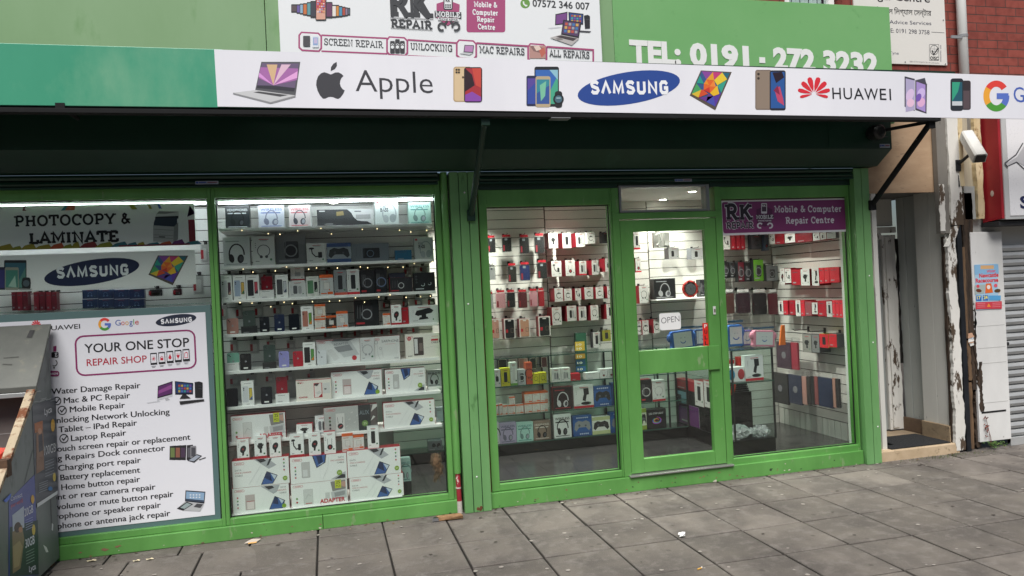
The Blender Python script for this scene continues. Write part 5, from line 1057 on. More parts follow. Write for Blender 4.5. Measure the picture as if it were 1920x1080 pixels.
ORD_N = ['', '', 'two', 'three', 'four', 'five', 'six', 'seven', 'eight', 'nine', 'ten', 'eleven', 'twelve']
K = {}
def kind(f): K[f.__name__] = f; return f
def gadget(A, s, m):
    """dark accessory silhouette by shape code"""
    if s == 'charger': A.ell(.5, .5, .26, .16, m, 15); A.poly([(.42, .48), (.62, .44), (.54, .2), (.4, .2)], m); A.circ(.5, .5, .05, P('8a2a30'))
    elif s == 'holder': A.rr(.32, .42, .68, .68, .04, m); A.poly([(.25, .5), (.34, .46), (.34, .56), (.25, .62)], m); A.poly([(.66, .5), (.78, .58), (.76, .66), (.66, .58)], m); A.poly([(.44, .44), (.58, .44), (.62, .24), (.42, .24)], m)
    elif s == 'arm': A.line([(.25, .72), (.28, .5), (.45, .34), (.62, .36)], .05, m); A.ell(.25, .74, .14, .05, m); A.rr(.58, .28, .78, .56, .03, m)
    elif s == 'cable': A.line([(.3, .68), (.32, .36)], .016, m); A.line([(.68, .68), (.66, .36)], .016, m); A.circ(.5, .3, .12, m); A.line([(.42, .24), (.58, .36)], .03, P('b03038')); A.line([(.42, .36), (.58, .24)], .03, P('b03038'))
    elif s == 'watch': A.arc(.5, .45, .2, .05, m, 30, 330, 16); A.circ(.5, .62, .07, m)
    elif s == 'buds': A.arc(.5, .5, .2, .025, m, -60, 240, 16); A.ell(.38, .3, .07, .05, m); A.ell(.62, .3, .07, .05, m)
    elif s == 'torch': A.poly([(.2, .5), (.3, .42), (.76, .56), (.84, .7), (.7, .86), (.26, .72)], m); A.rr(.42, .3, .58, .5, .02, m); A.poly([(.32, .2), (.66, .24), (.62, .36), (.36, .34)], m)
    elif s == 'plug': A.rr(.3, .3, .72, .62, .06, m); A.poly([(.36, .62), (.42, .62), (.42, .74), (.36, .74)], m)
    elif s == 'pad': A.poly([(.12, .66), (.3, .76), (.5, .7), (.7, .76), (.88, .66), (.94, .36), (.84, .24), (.68, .42), (.32, .42), (.16, .24), (.06, .36)], m)
    elif s == 'phone': A.rr(.32, .22, .68, .78, .04, m)
    elif s == 'speaker': A.rr(.26, .2, .5, .72, .08, m); A.rr(.55, .2, .75, .7, .1, P('a9a9ab'))
    elif s == 'desk': A.poly([(.5, .84), (.76, .86), (.78, .58), (.52, .54)], m); A.poly([(.5, .56), (.66, .56), (.6, .28), (.44, .34)], m); A.ell(.62, .2, .26, .07, m)
TXT = P('55565a')
@kind
def box_gadget(A, s='charger', band=RED, col='1f2022'):
    A.rect(.0, .0, 1, .1, band) if band else None
    A.rect(.3, .88, .74, .905, RED); A.rect(.34, .84, .68, .855, TXT); gadget(A, s, P(col)); A.rect(.12, .14, .3, .16, TXT); A.circ(.82, .2, .04, P('4a7a5a')); [A.circ(.14, .76 - i * .07, .016, P('6a6a6e')) for i in range(3)]
@kind
def phone_pack(A, c1='cfd6e2', c2='e0b04a', c3='3a7a5a'):
    A.rect(.22, .9, .78, .915, TXT); A.rr(.1, .14, .56, .8, .03, P(c1)); A.circ(.2, .72, .025, P('2a2a30')); A.circ(.2, .65, .025, P('2a2a30')); A.rr(.62, .22, .88, .72, .02, P('202024')); A.rr(.645, .235, .855, .7, .015, P(c2)); A.poly([(.645, .25), (.855, .4), (.855, .24)], P(c3)); A.rect(.38, .055, .62, .07, TXT)
@kind
def cable(A, v=0, g=1):
    """long white cable carton: pale blue phone and laptop pictures, red pill mark, green disc"""
    lb = P('b4b6ba'); kd = P('33343a'); jean = P('3f62a0')
    A.rro(.04, .84, .21, .92, .035, .012, P('c8505a')); A.rect(.07, .87, .18, .89, P('c8505a'))
    if v == 0:   # words on the left
        for t, z, c, x in (('DATA', .62, TXT, .11), ('SYNC & CHARGING', .52, RED, .28), ('CABLE', .42, TXT, .13)): A.text(t, .05, z, .05 + x, z, .055, c)
        A.poly([(.38, 1), (.62, 1), (.78, .72), (.64, .6)], lb); A.poly([(.42, .99), (.56, .99), (.6, .9), (.5, .85)], kd); A.poly([(.66, .98), (.7, .98), (.64, .74), (.6, .72)], kd); A.poly([(.49, .04), (.6, .52), (.79, .34), (.7, .04)], P('2a2b34')); A.poly([(.505, .05), (.605, .49), (.775, .33), (.69, .05)], jean); A.poly([(.6, .49), (.66, .44), (.69, .12), (.58, .25), (.55, .3)], P('26345a')); A.poly([(.67, .42), (.775, .33), (.73, .19)], P('c9d4e4'))
        for i, c in enumerate(('c8404a', '5a9a50', '5a6a80', 'c8606a')): A.circ(.91, .9 - i * .13, .03, P(c))
        A.circ(.92, .2, .085, P('86a834')); A.text('20', .895, .175, .945, .175, .05, P('d8e4b0'), .02)
        A.line([(.28, .1), (.4, .45), (.5, .75)], .012, P('d8d8da')); A.line([(.4, .08), (.52, .5)], .01, P('d8d8da'))
    elif v == 1:  # picture of the pack on the left, words at the right
        A.rect(.2, .2, .34, .78, P('c6c4c2')); A.rro(.2, .2, .34, .78, .01, .01, P('9a9a9c')); A.rect(.22, .25, .3, .5, P('dcdcdc'))
        for t, z, c, x in (('DATA', .82, TXT, .1), ('SYNC & CHARGING', .72, RED, .24), ('CABLE', .62, TXT, .12)): A.text(t, .95 - x, z, .95, z, .055, c)
        A.poly([(.39, 1), (.64, 1), (.62, .7), (.46, .52)], P('2a2b34')); A.poly([(.41, 1), (.625, 1), (.605, .72), (.465, .55)], jean); A.poly([(.46, .98), (.56, .98), (.58, .74), (.5, .66)], P('26345a')); A.poly([(.47, .6), (.6, .74), (.56, .66)], P('c9d4e4'))
        A.poly([(.7, .04), (.97, .04), (.97, .3), (.9, .24)], lb); A.poly([(.78, .05), (.96, .05), (.96, .18), (.9, .2)], kd)
        for i, c in enumerate(('c8404a', '5a9a50', '5a6a80', 'c8606a')): A.circ(.09, .62 - i * .13, .03, P(c))
        A.circ(.86, .27, .1, P('86a834')); A.text('20', .83, .24, .89, .24, .06, P('d8e4b0'), .02); A.line([(.56, .08), (.66, .5), (.68, .9)], .012, P('d8d8da'))
    elif v == 2:
        A.rect(.22, .1, .39, .7, P('c2b4b2')); A.rect(.25, .14, .37, .42, P('e6d8d8')); A.line([(.24, .44), (.38, .44)], .02, RED)
        for t, z, c, x in (('DATA', .84, TXT, .1), ('CHARGING', .73, RED, .18), ('CABLE', .62, TXT, .12)): A.text(t, .95 - x, z, .95, z, .055, c)
        A.poly([(.5, .98), (.84, .98), (.78, .7), (.72, .64)], lb); A.poly([(.56, .97), (.7, .97), (.74, .88), (.64, .82)], kd); A.poly([(.63, .04), (.74, .55), (.92, .34), (.88, .04)], P('2a2b34')); A.poly([(.645, .05), (.745, .52), (.9, .33), (.865, .05)], jean); A.poly([(.745, .52), (.79, .46), (.8, .2), (.7, .26)], P('26345a')); A.poly([(.8, .46), (.9, .33), (.86, .22)], P('c9d4e4'))
        for i, c in enumerate(('c8404a', '5a9a50', '5a6a80', 'c8606a')): A.circ(.09, .62 - i * .13, .03, P(c))
        A.circ(.9, .13, .085, P('86a834'))
    elif v == 3:  # adapters
        A.rect(.22, .08, .38, .72, P('d4d4d2')); A.rro(.22, .08, .38, .72, .01, .01, P('a9a9a8')); A.line([(.25, .3), (.3, .5), (.35, .42)], .014, P('a8a8a8')); A.rect(.25, .1, .36, .13, RED)
        A.poly([(.7, .95), (.97, .98), (.97, .58), (.73, .52)], P('8a8684')); A.poly([(.7, .5), (.98, .56), (.98, .2), (.72, .14)], P('c6c7c9')); A.poly([(.76, .46), (.95, .5), (.95, .32), (.77, .27)], P('9c9da0')); A.rect(.6, .24, .68, .5, P('cfcfce')); A.poly([(.88, .9), (.97, .92), (.97, .66), (.9, .7)], P('c49a8c'))
        A.rect(.78, .64, .89, 1.0, P('c8cf3a')); A.text('25', .8, .84, .87, .84, .12, FK, .01); A.text('PCS', .8, .7, .875, .7, .08, FK, .01); A.text('ADAPTER', .5, .06, .95, .06, .17, P('c83a48'), .03); A.circ(.1, .36, .04, P('6a9a4a')); A.circ(.1, .2, .04, P('b8303c'))
    elif v == 4:
        A.rect(.0, .97, 1, 1, RED); A.rect(.5, .12, .74, .82, P('c8343e')); A.rect(.52, .14, .72, .8, P('efe6e2')); A.poly([(.52, .8), (.66, .8), (.6, .66), (.52, .7)], P('4a3a3e')); A.poly([(.55, .36), (.66, .44), (.7, .34), (.6, .26)], P('d8d4d2')); A.poly([(.72, .14), (.72, .3), (.62, .14)], RED); A.rect(.75, .3, .96, .8, P('dcdad8')); A.rect(.8, .48, .86, .54, INK); A.text('ADAPTER', .06, .14, .32, .14, .07, P('c83a48'), .02); A.circ(.07, .86, .03, P('4a8a4a')); A.circ(.13, .86, .03, P('b8303c'))
    elif v == 5:  # grey aux carton
        A.rect(.64, .0, .87, 1, P('2d3234')); A.text('AUX', .66, .62, .85, .62, .16, P('6f7a80'), .02); A.circ(.76, .27, .12, P('6a8a4a')); A.text('25', .73, .23, .79, .23, .08, P('cfe0b0')); A.poly([(.87, 0), (1, 0), (1, .98), (.87, .98)], P('5a5250')); A.poly([(.88, .7), (1, .9), (1, .98), (.92, .98)], P('d8d6d2')); A.poly([(.87, .35), (.96, .5), (.92, .55)], P('d8d6d2'))
        A.rect(.22, .05, .38, .74, P('d6d4d2')); gadget(A, 'cable', P('4a4a4e')) if False else None; A.line([(.25, .6), (.26, .36)], .014, INK); A.line([(.35, .6), (.34, .36)], .014, INK); A.circ(.3, .24, .11, P('3a3034')); A.line([(.27, .2), (.33, .28)], .03, P('c03a40')); [A.line([(.4 + i * .05, .2 + (i * 7 % 5) * .13), (.44 + i * .05, .24 + (i * 7 % 5) * .13)], .02, P('d8d8d8')) for i in range(5)]
        for i, c in enumerate(('8a3a40', '5a6a50', '2a2a2e', '4a4a50')): A.circ(.11, .6 - i * .14, .04, P(c))
    elif v == 6:  # earphone carton
        A.text('EARPHONE', .3, .74, .96, .74, .1, P('4a4a4c'), .0); A.rect(.42, .66, .84, .672, P('c87a80')); A.arc(.24, .5, .05, .02, P('a8a8aa')); A.line([(.27, .5), (.33, .1)], .012, P('b8b8ba')); A.line([(.1, .84), (.12, .3), (.2, .04)], .012, P('b4b4b6')); A.arc(.07, .76, .07, .02, P('a0a0a4')); A.rect(.76, .05, .94, .1, P('b8b8b8'))
    elif v == 7:
        A.circ(.11, .82, .08, P('c83440')); A.text('10', .08, .79, .14, .79, .06, P('f0d8d8')); A.rr(.23, .12, .5, .86, .03, P('4a3e3c')); A.rect(.25, .2, .34, .8, P('e0dedd')); A.rect(.38, .3, .48, .62, P('7a6a66')); A.rect(.72, .68, .92, .76, P('c8343e')); A.text('CABLE', .72, .58, .92, .58, .07, TXT, .01); A.poly([(.94, .6), (.985, .6), (.975, .78), (.95, .78)], INK); A.rect(.74, .86, .92, .875, P('c87a80')); A.rect(.06, .1, .18, .125, TXT); A.line([(.55, .4), (.75, .46), (.95, .36)], .01, P('cfcfcf'))
    elif v == 8:  # adapter picture with a laptop
        A.poly([(.3, .95), (.78, .9), (.98, .3), (.62, .22)], P('c4c6c8')); A.poly([(.36, .9), (.72, .88), (.92, .98), (.4, .99)], P('5a5c60')); A.poly([(.4, .66), (.76, .74), (.84, .5), (.5, .44)], P('8e9094')); A.poly([(.25, .55), (.36, .6), (.52, .2), (.4, .1)], P('d6d6d6')); A.circ(.86, .18, .1, P('c02f3a')); A.text('ADAPTER', .4, .72, .74, .76, .09, P('6a6c70')); A.rect(.02, .94, .4, .97, RED)
@kind
def headphones(A, word='WIRELESS', c='6a78a8', ink='5a5f78', dark=False):
    m_ = P(ink); A.text(word, .08, .76, .92, .76, .1, P(c), .02) if word else A.rect(.1, .84, .6, .88, P(c))
    if word in ('WIRELESS', 'HEADPHONES'): A.rect(.1, .64, .86, .69, P(c, .6))
    A.arc(.5, .42, .24, .045, m_, -5, 190, 16, ry=.34); A.ell(.3, .28, .1, .15, m_, 14); A.ell(.64, .26, .12, .15, m_, -14); A.ell(.66, .26, .07, .1, P('a0a4ac') if not dark else P('4a4a50'), -14); A.rect(.1, .07, .88, .1, P(c))
@kind
def pure(A):
    A.rr(.05, .86, .17, .95, .01, P('b8202c')); A.text('PURE', .22, .68, .46, .68, .1, P('4a4e52'), .0); A.text('BASS', .22, .52, .56, .52, .14, INK, .03); A.arc(.6, .42, .26, .05, P('9aa2a4'), -30, 200, 16, ry=.4); A.ell(.44, .24, .12, .16, P('aab0b2'), 10); A.ell(.74, .26, .14, .17, P('9aa2a4'), -10)
@kind
def pad(A, c='1d3f78', band='24508f', padc='26282c', txt=True):
    A.rect(0, .8, 1, 1, P(band)); A.rect(0, 0, 1, .2, P(band)); gadget(A, 'pad', P(padc)); A.circ(.33, .52, .06, P('55585e')); A.circ(.67, .5, .05, P('55585e'))
    if txt: [A.rect(.18 + i * .11, .87, .26 + i * .11, .93, P('b8c4dc')) for i in range(6)]; [A.rect(.34 + i * .1, .07, .41 + i * .1, .13, P('b8c4dc')) for i in range(5)]
@kind
def orange(A, s='plug'):
    A.rect(0, .84, 1, 1, P('d8602a')); A.rect(.06, .08, .5, .13, P('d8602a')); A.rect(.55, .06, .95, .18, P('d8602a')); gadget(A, s, P('d9d6d2')); A.rect(.12, .74, .6, .77, P('c8704a')); A.line([(.3, .3), (.3, .62), (.72, .62), (.72, .3), (.3, .3)], .02, P('b0aca8')); A.rect(.66, .24, .74, .3, P('d8602a'))
@kind
def dark(A, c='a8a8a8', red=True):
    A.rr(.3, .2, .75, .75, .05, P('2e2e32')); A.arc(.5, .45, .18, .04, P(c), 0, 360, 16); A.rect(.06, .08, .4, .15, P('b03038')) if red else A.rect(.1, .1, .6, .16, P('8a8a8e')); [A.line([(.12 + .1 * i, .3), (.14 + .1 * i, .8)], .02, P('6a6a6e')) for i in range(3)]
@kind
def plain(A): A.rect(.15, .8, .7, .84, TXT); A.rect(.15, .12, .5, .2, P('9a9a9e'))
@kind
def buds_dark(A): A.ell(.4, .5, .14, .24, P('1f2327'), 10); A.ell(.74, .5, .14, .24, P('1f2327'), -10); A.arc(.42, .36, .09, .03, P('d8dcde'), 200, 400, 10); A.arc(.74, .4, .08, .03, P('c8ccce'), 200, 400, 10); A.rect(.08, .1, .46, .15, P('c0c4c6')); [A.arc(.12, .8 - i * .16, .035, .012, P('8a9092')) for i in range(3)]

def rect3(Z, r, Y):
    ox, oy, s = Z; x0, y0, x1, y1 = (ox + r[0] / s, oy + r[1] / s, ox + r[2] / s, oy + r[3] / s); ym, xm_ = (y0 + y1) / 2, (x0 + x1) / 2
    return at(x0, ym, Y).x, at(x1, ym, Y).x, at(xm_, y1, Y).z, at(xm_, y0, Y).z
def carton(row, desc, Z, r, Y, col, k=None, o=(), side=None, base=None, depth=.06, name='product_box', cat='box', top=None, yaw=0):
    x0, x1, z0, z1 = rect3(Z, r, Y); h = z1 - z0
    if base is not None: z0, z1 = base, base + h
    m = MB(); f = P(col, .4); s_ = P(side, .45) if side else f
    m.box(x0, x1, Y, Y + depth, z0, z1, s_)
    fr = MB(); A = unit_art(m, x0, x1, z0, z1, Y, base=.0004)
    A.rect(0.004, 0.004, .996, .996, f)
    if k: K[k](A, *o)
    if yaw: m.xf(Matrix.Translation(((x0 + x1) / 2, Y, 0)) @ Matrix.Rotation(R(yaw), 4, 'Z') @ Matrix.Translation((-(x0 + x1) / 2, -Y, 0)))
    b = m.build(name); reg(b, desc, cat, row, (x0 + x1) / 2); return b
def handset(row, desc, Z, r, Y, col, base, lean=9, screen=False, tagc=True, logo=True):
    x0, x1, z0, z1 = rect3(Z, r, Y); h = z1 - z0; z0, z1 = base + .002, base + .002 + h; w_ = x1 - x0
    M = Matrix.Translation((0, Y, z0)) @ Matrix.Rotation(R(-lean), 4, 'X') @ Matrix.Translation((0, -Y, -z0))
    m = MB(); m.rbox(x0, x1, Y, Y + .009, z0, z1, w_ * .14, P(col, .22)); m.xf(M); b = m.build('mobile_phone')
    m = MB()
    if screen: m.box(x0 + .004, x1 - .004, Y - .0008, Y - .0002, z0 + .012, z1 - .012, P('08090c', .08)); m.xf(M); m.build('screen', b)
    else:
        m.rbox(x0 + w_ * .08, x0 + w_ * .4, Y - .0025, Y - .0002, z1 - w_ * .42, z1 - w_ * .1, w_ * .08, P(col, .3)); A = Art(m, lambda a, c: (a, Y - .0026, c), (0, -1, 0)); A.circ(x0 + w_ * .18, z1 - w_ * .2, w_ * .06, INK); A.circ(x0 + w_ * .28, z1 - w_ * .31, w_ * .06, INK); m.xf(M); m.build('camera_bump', b)
        if logo: m = MB(); A = Art(m, lambda a, c: (a, Y, c), (0, -1, 0)); apple_logo(A, (x0 + x1) / 2, z0 + h * .52, -w_ * .09, P('8a8a90', .3)); m.xf(M); m.build('back_emblem', b)
    if tagc: m = MB(); m.box(x0 + w_ * .3, x0 + w_ * .7, Y - .0016, Y - .0006, z0 + h * .08, z0 + h * .16, P('e8e8e4', .6)); m.xf(M); m.build('price_tag', b)
    reg(b, desc, 'phone', row, (x0 + x1) / 2); return b
def peg(wall, x, z, y0, y1=WB):
    MB().tube([(x, y1, z), (x, y0 + .004, z), (x, y0, z + .012)], .003, P('3a3a3c', .4, .6), 6).box(x - .012, x + .012, y1 - .006, y1 - .001, z - .012, z + .016, P('2a2a2c', .4)).build('peg', wall)
def hung_case(row, desc, Z, r, Y, col, wall, cut='8a9096', hdr=RED, name='phone_case', n=2, y1=WB, cat='phone case'):
    x0, x1, z0, z1 = rect3(Z, r, Y); h = z1 - z0; hz = z1 - h * .12; w_ = x1 - x0
    m = MB()
    for i in range(n):
        y = Y + i * .016; m.rbox(x0 + w_ * .08, x1 - w_ * .08, y, y + .011, z0 + h * .04, hz - h * .04, w_ * .1, P(col, .4))
    A = Art(m, lambda a, b: (a, Y, b), (0, -1, 0)); 
    if cut: A.rr(x0 + w_ * .3, hz - h * .2, x0 + w_ * .56, hz - h * .07, .004, P(cut, .3))
    A.rect(x0 + w_ * .12, z0 + h * .1, x0 + w_ * .28, z0 + h * .42, P('8f2430', .5)) if hdr is RED else None
    b = m.build(name)
    m = MB(); m.box(x0 + w_ * .14, x1 - w_ * .14, Y + .002, Y + .006, hz, z1, hdr); m.build('header_card', b)
    m = MB(); m.rbox(x0, x1, Y - .004, Y + n * .016 + .004, z0, hz + h * .03, w_ * .08, BAG, 3); m.build('clear_bag', b)
    peg(wall, (x0 + x1) / 2, z1 + .004, Y - .03, y1); reg(b, desc, cat, row, (x0 + x1) / 2); return b
def hung_box(row, desc, Z, r, Y, wall, s='charger', col='c2c0bc', side='7a1a26', depth=.1, band=None, k='box_gadget', o=None, y1=WB, name='accessory_box'):
    b = carton(row, desc, Z, r, Y, col, k, o if o is not None else (s, band), side, None, depth, name, 'accessory box', yaw=14)
    x0, x1, z0, z1 = rect3(Z, r, Y); peg(wall, (x0 + x1) / 2, z1 + .006, Y - .02, y1); return b
# ================================================================ display shelves in the second left window
ZA, ZB, ZC, ZD, ZE, ZF, ZG = (395, 355, 4.085), (395, 480, 4.908), (600, 480, 4.908), (395, 640, 4.908), (600, 640, 4.908), (410, 780, 4.908), (600, 780, 4.909)
SY = .125
sh = thing('display_shelves', 'white display shelves full of boxes behind the right-hand left bay pane', 'shelves', ((Xa1 + Xb0) / 2, SY, .14))
SHW = P('f0f0ee', .4); SHV = []
for a, b in (((410, 427), (815, 419)), ((412, 499), (820, 486)), ((414, 563), (822, 545)), ((416, 625), (824, 607)), ((419.5, 697.5), (829, 669)), ((422.5, 765), (831, 731)), ((425.5, 832), (833, 793))):
    z = (at(a[0], a[1], SY).z + at(b[0], b[1], SY).z) / 2; SHV.append(z)
    bx('shelf', Xa1 + .003, Xb0 - .006, SY, .449, z - .022, z, SHW, sh, .002)
SHV.append(.152); bx('window_bed', Xa1 + .003, X_(755, 950, .1), .07, .44, .125, .152, SHW, sh, .002)
S1, S2, S3, S4, S5, S6, S7, S8 = SHV
FRN = SY + .012
def row(t, g=None): return (t, g)
r1 = row('on the top display shelf', None)
c = lambda *a, **k: carton(*a, **k)
c(r1, 'black headphone box', ZA, (112, 112, 298, 290), .2, '23282a', 'headphones', ('HEADPHONES', 'a8acac', '101214', True), base=S1, depth=.09, name='headphone_box')
c(r1, 'blue white wireless headphone box', ZA, (366, 115, 563, 290), .2, 'b9bdc8', 'headphones', ('WIRELESS', '5a6a9a', '6a6e80'), base=S1, depth=.09, side='cfd6d4', name='headphone_box')
c(r1, 'pale pink wireless headphone box', ZA, (598, 118, 765, 288), .2, 'c6bcbc', 'headphones', ('WIRELESS', 'b0505c', '4a4a52'), base=S1, depth=.09, side='d8dad8', name='headphone_box', yaw=-6)
b = c(r1, 'wide black and white keyboard box', ZA, (815, 152, 1250, 285), .25, 'c8c9c8', None, (), base=S1, depth=.06)
x0, x1, z0, z1 = rect3(ZA, (815, 152, 1250, 285), .25); z1 += S1 - z0; z0 = S1
m = MB(); A = unit_art(m, x0, x1, z0, z1, .2488); A.poly([(0, 0), (1, 0), (.96, .12), (.88, .28), (.78, .3), (.7, .35), (.64, .55), (.6, .8), (.53, 1), (0, 1)], P('26282a')); A.poly([(.34, .62), (.47, .66), (.46, .9), (.34, .86)], P('8a7a4a')); A.rect(.04, .88, .14, .95, P('c8c8c8')); A.ell(.2, .16, .08, .06, P('6a6a6c'), 20); A.rect(.66, .84, .78, .9, TXT); A.rect(.68, .42, .94, .68, P('9a9a9a')); m.build('printed_front', b)
c(r1, 'white deep bass headphone box', ZA, (1260, 80, 1440, 275), .19, 'cdd6d4', 'pure', (), base=S1, depth=.08, side='b8c0be', name='headphone_box', yaw=4)
c(r1, 'mint wireless headphone box', ZA, (1515, 102, 1688, 270), .2, 'a9c9bf', 'headphones', ('WIRELESS', '3a7a78', '6a8480'), base=S1, depth=.08, name='headphone_box')
c(r1, 'plain white carton with barcode', ZA, (42, 232, 112, 295), .2, 'd4d4d0', 'plain', (), base=S1, depth=.1)
r2 = row('on the second display shelf', None)
c(r2, 'white box of black headphones', ZA, (95, 345, 300, 570), .2, 'c8cac8', 'headphones', ('', '9a9c9c', '1d1e20', True), base=S2, depth=.09, name='headphone_box')
c(r2, 'tall white earbud box', ZA, (320, 345, 490, 570), .2, 'cfcfca', 'box_gadget', ('buds', None, '4a4c50'), base=S2, depth=.08)
c(r2, 'big grey keyboard carton', ZA, (495, 320, 730, 560), .24, '6c6e6e', 'dark', ('8a8c8c', False), base=S2, depth=.08)
c(r2, 'white phone holder box', ZA, (735, 395, 885, 552), .2, 'd0d0ca', 'box_gadget', ('arm', None), base=S2, depth=.07)
c(r2, 'wireless gamepad box with blue foot', ZA, (890, 400, 1075, 552), .2, '9aa0a4', 'pad', ('8a8e92', '3e5684', '3a3c40', False), base=S2, depth=.08)
c(r2, 'wide grey keyboard box with blue stripes', ZA, (1078, 405, 1365, 545), .22, '7c8288', 'dark', ('6a7a8a', False), base=S2, depth=.06)
c(r2, 'blue multimedia speaker box', ZA, (1415, 470, 1540, 548), .2, '2f6c8e', 'plain', (), base=S2, depth=.07)
c(r2, 'white deep bass headphone box', ZA, (1560, 350, 1705, 520), .2, 'c4c6c4', 'pure', (), base=S2, depth=.08, name='headphone_box')
r3 = row('on the third display shelf', None)
def pk(r, desc, Z, q, b, col='f2f2f0', **k): return carton(r, desc, Z, q, FRN, col, base=b, depth=.05, **k)
pk(r3, 'white phone box with silver phone and round blue sticker', ZA, (76, 655, 165, 845), S3, k='phone_pack', o=('d0d2d4', '5a3a4a', 'd8b0a0'), name='phone_box')
pk(r3, 'white phone box with pale blue phone', ZA, (172, 655, 268, 842), S3, k='phone_pack', o=('a9b8d0', 'e0b45a', '3a7a5a'), name='phone_box')
pk(r3, 'white phone box with black phone', ZA, (273, 655, 372, 840), S3, k='phone_pack', o=('2e2f33', 'c84a5a', '2a2a3a'), name='phone_box')
carton(r3, 'white lower half of a phone carton', ZA, (376, 775, 486, 840), FRN, 'e8e8e6', 'plain', (), base=S3, depth=.03, name='phone_carton')
handset(r3, 'dark red phone in an open carton', ZA, (388, 668, 474, 836), FRN + .034, '7c1422', S3, 4, tagc=False)
pk(r3, 'white phone box with grey folding phone', ZA, (497, 655, 592, 832), S3, k='phone_pack', o=('4a4c50', 'c8cad0', '3a4a6a'), name='phone_box')
pk(r3, 'pale speaker box', ZA, (598, 710, 730, 832), S3, 'd2d3d2', k='box_gadget', o=('speaker', None, '5a5c60'))
carton(r3, 'small white and red charger pack', ZA, (612, 606, 718, 706), .2, 'd8d4d0', 'box_gadget', ('plug', RED, 'a8a8a8'), base=S3 + .125, depth=.04); bx('riser', *rect3(ZA, (612, 606, 718, 706), .2)[:2], .2, .26, S3, S3 + .1245, SHW, sh)
pk(r3, 'green and white keypad phone box', ZA, (733, 675, 830, 828), S3, 'd8d8d2', k='phone_pack', o=('5f8a68', '26282a', 'a0b0a0'), name='phone_box')
pk(r3, 'grey adapter box with orange foot', ZA, (835, 660, 940, 822), S3, 'c4c6c6', k='orange', o=('plug',))
carton(r3, 'tall silver box with black hanger', ZA, (945, 625, 1040, 818), FRN + .01, '8d9194', 'box_gadget', ('phone', P('c85a4a'), '2a2c30'), base=S3, depth=.05)
carton(r3, 'tall white power bank box', ZA, (1044, 622, 1140, 815), FRN + .01, 'd0d2d0', 'box_gadget', ('phone', P('c8343e'), '26282c'), base=S3, depth=.05)
carton(r3, 'wide black gaming box', ZA, (1146, 622, 1258, 805), FRN + .02, '1d1e22', 'dark', ('8a8a90',), base=S3, depth=.07)
carton(r3, 'black gaming box with blue corner', ZA, (1262, 612, 1352, 800), FRN + .02, '191b20', 'dark', ('6a7a9a',), base=S3, depth=.07)
carton(r3, 'black box with a bright red frame', ZA, (1372, 672, 1545, 785), FRN, '2a2a2e', 'dark', ('d8d8d8',), base=S3, depth=.05, side='b8303a')
x0, x1, z0, z1 = rect3(ZA, (1372, 672, 1545, 785), FRN)
carton(r3, 'blue and red headset box behind the red frame', ZA, (1365, 590, 1490, 740), .22, '3a4152', 'dark', ('a8b4c8',), base=S3, depth=.08)
carton(r3, 'black earbud box with white hook marks', ZA, (1556, 630, 1718, 772), FRN + .01, '1c1f22', 'buds_dark', (), base=S3, depth=.06)
r4 = row('on the fourth display shelf', None)
handset(r4, 'rose gold phone in a clear case', ZB, (145, 570, 255, 715), FRN, 'a87a70', S4, 8)
carton(r4, 'black lower half of a phone carton', ZB, (280, 655, 428, 720), FRN, '2c2e30', 'plain', (), base=S4, depth=.03, name='phone_carton')
handset(r4, 'grey green phone in its carton', ZB, (298, 512, 412, 716), FRN + .034, '4a5450', S4, 4, tagc=False)
handset(r4, 'black phone with a white price tag', ZB, (450, 570, 540, 712), FRN, '15161a', S4)
handset(r4, 'navy blue phone', ZB, (585, 548, 680, 706), FRN, '1a2440', S4)
handset(r4, 'black phone with a dark blank screen', ZB, (718, 550, 818, 702), FRN, '101114', S4, screen=True)
pk(r4, 'white phone box with copper phone', ZB, (834, 485, 945, 703), S4, k='phone_pack', o=('b8786a', '6aa04a', 'e0802a'), name='phone_box')
carton(r4, 'orange banded charger box stacked beneath another', ZB, (958, 598, 1057, 697), FRN, 'dcd8d2', 'orange', (), base=S4, depth=.05)
bz = rect3(ZB, (958, 598, 1057, 697), FRN); carton(r4, 'orange edged plug box stacked on another', ZB, (957, 465, 1057, 595), FRN, 'd4cabc', 'orange', (), base=S4 + (bz[3] - bz[2]) + .0005, depth=.05)
carton(r4, 'brown black box with a white plug', ZB, (1062, 570, 1160, 690), FRN, '3a3532', 'orange', (), base=S4, depth=.05)
carton(r4, 'silver box with orange top', ZC, (152, 530, 258, 685), FRN, 'c4c6c6', 'orange', (), base=S4, depth=.05)
carton(r4, 'dark grey audio box behind others', ZC, (105, 470, 200, 600), .24, '3a3c3e', 'dark', ('8a8a8a', False), base=S4 + .0, depth=.07)
carton(r4, 'large black wireless controller box', ZC, (318, 425, 545, 668), .2, '202224', 'dark', ('9a9a9e',), base=S4, depth=.09, side='5f1d26')
carton(r4, 'small orange and white earphone box', ZC, (580, 540, 648, 650), FRN, 'dcd8d2', 'orange', (), base=S4, depth=.05)
carton(r4, 'white car charger box with red foot', ZC, (656, 460, 750, 645), FRN, 'f0f0ee', 'box_gadget', ('charger', RED), base=S4, depth=.06, side='a8202c')
carton(r4, 'red box edge beside the bike light', ZC, (754, 485, 815, 638), FRN + .02, 'a8222e', 'plain', (), base=S4, depth=.06)
carton(r4, 'wide white box with a black bike torch', ZC, (820, 470, 1090, 633), FRN, 'd6d8d6', 'box_gadget', ('torch', None), base=S4, depth=.07)
r5 = row('on the fifth display shelf', None)
carton(r5, 'white half carton', ZD, (136, 200, 264, 275), FRN, 'e8e8e6', 'plain', (), base=S5, depth=.03, name='phone_carton')
handset(r5, 'mint green phone in a white carton', ZD, (150, 108, 264, 270), FRN + .034, '7fb5a2', S5, 4, tagc=False)
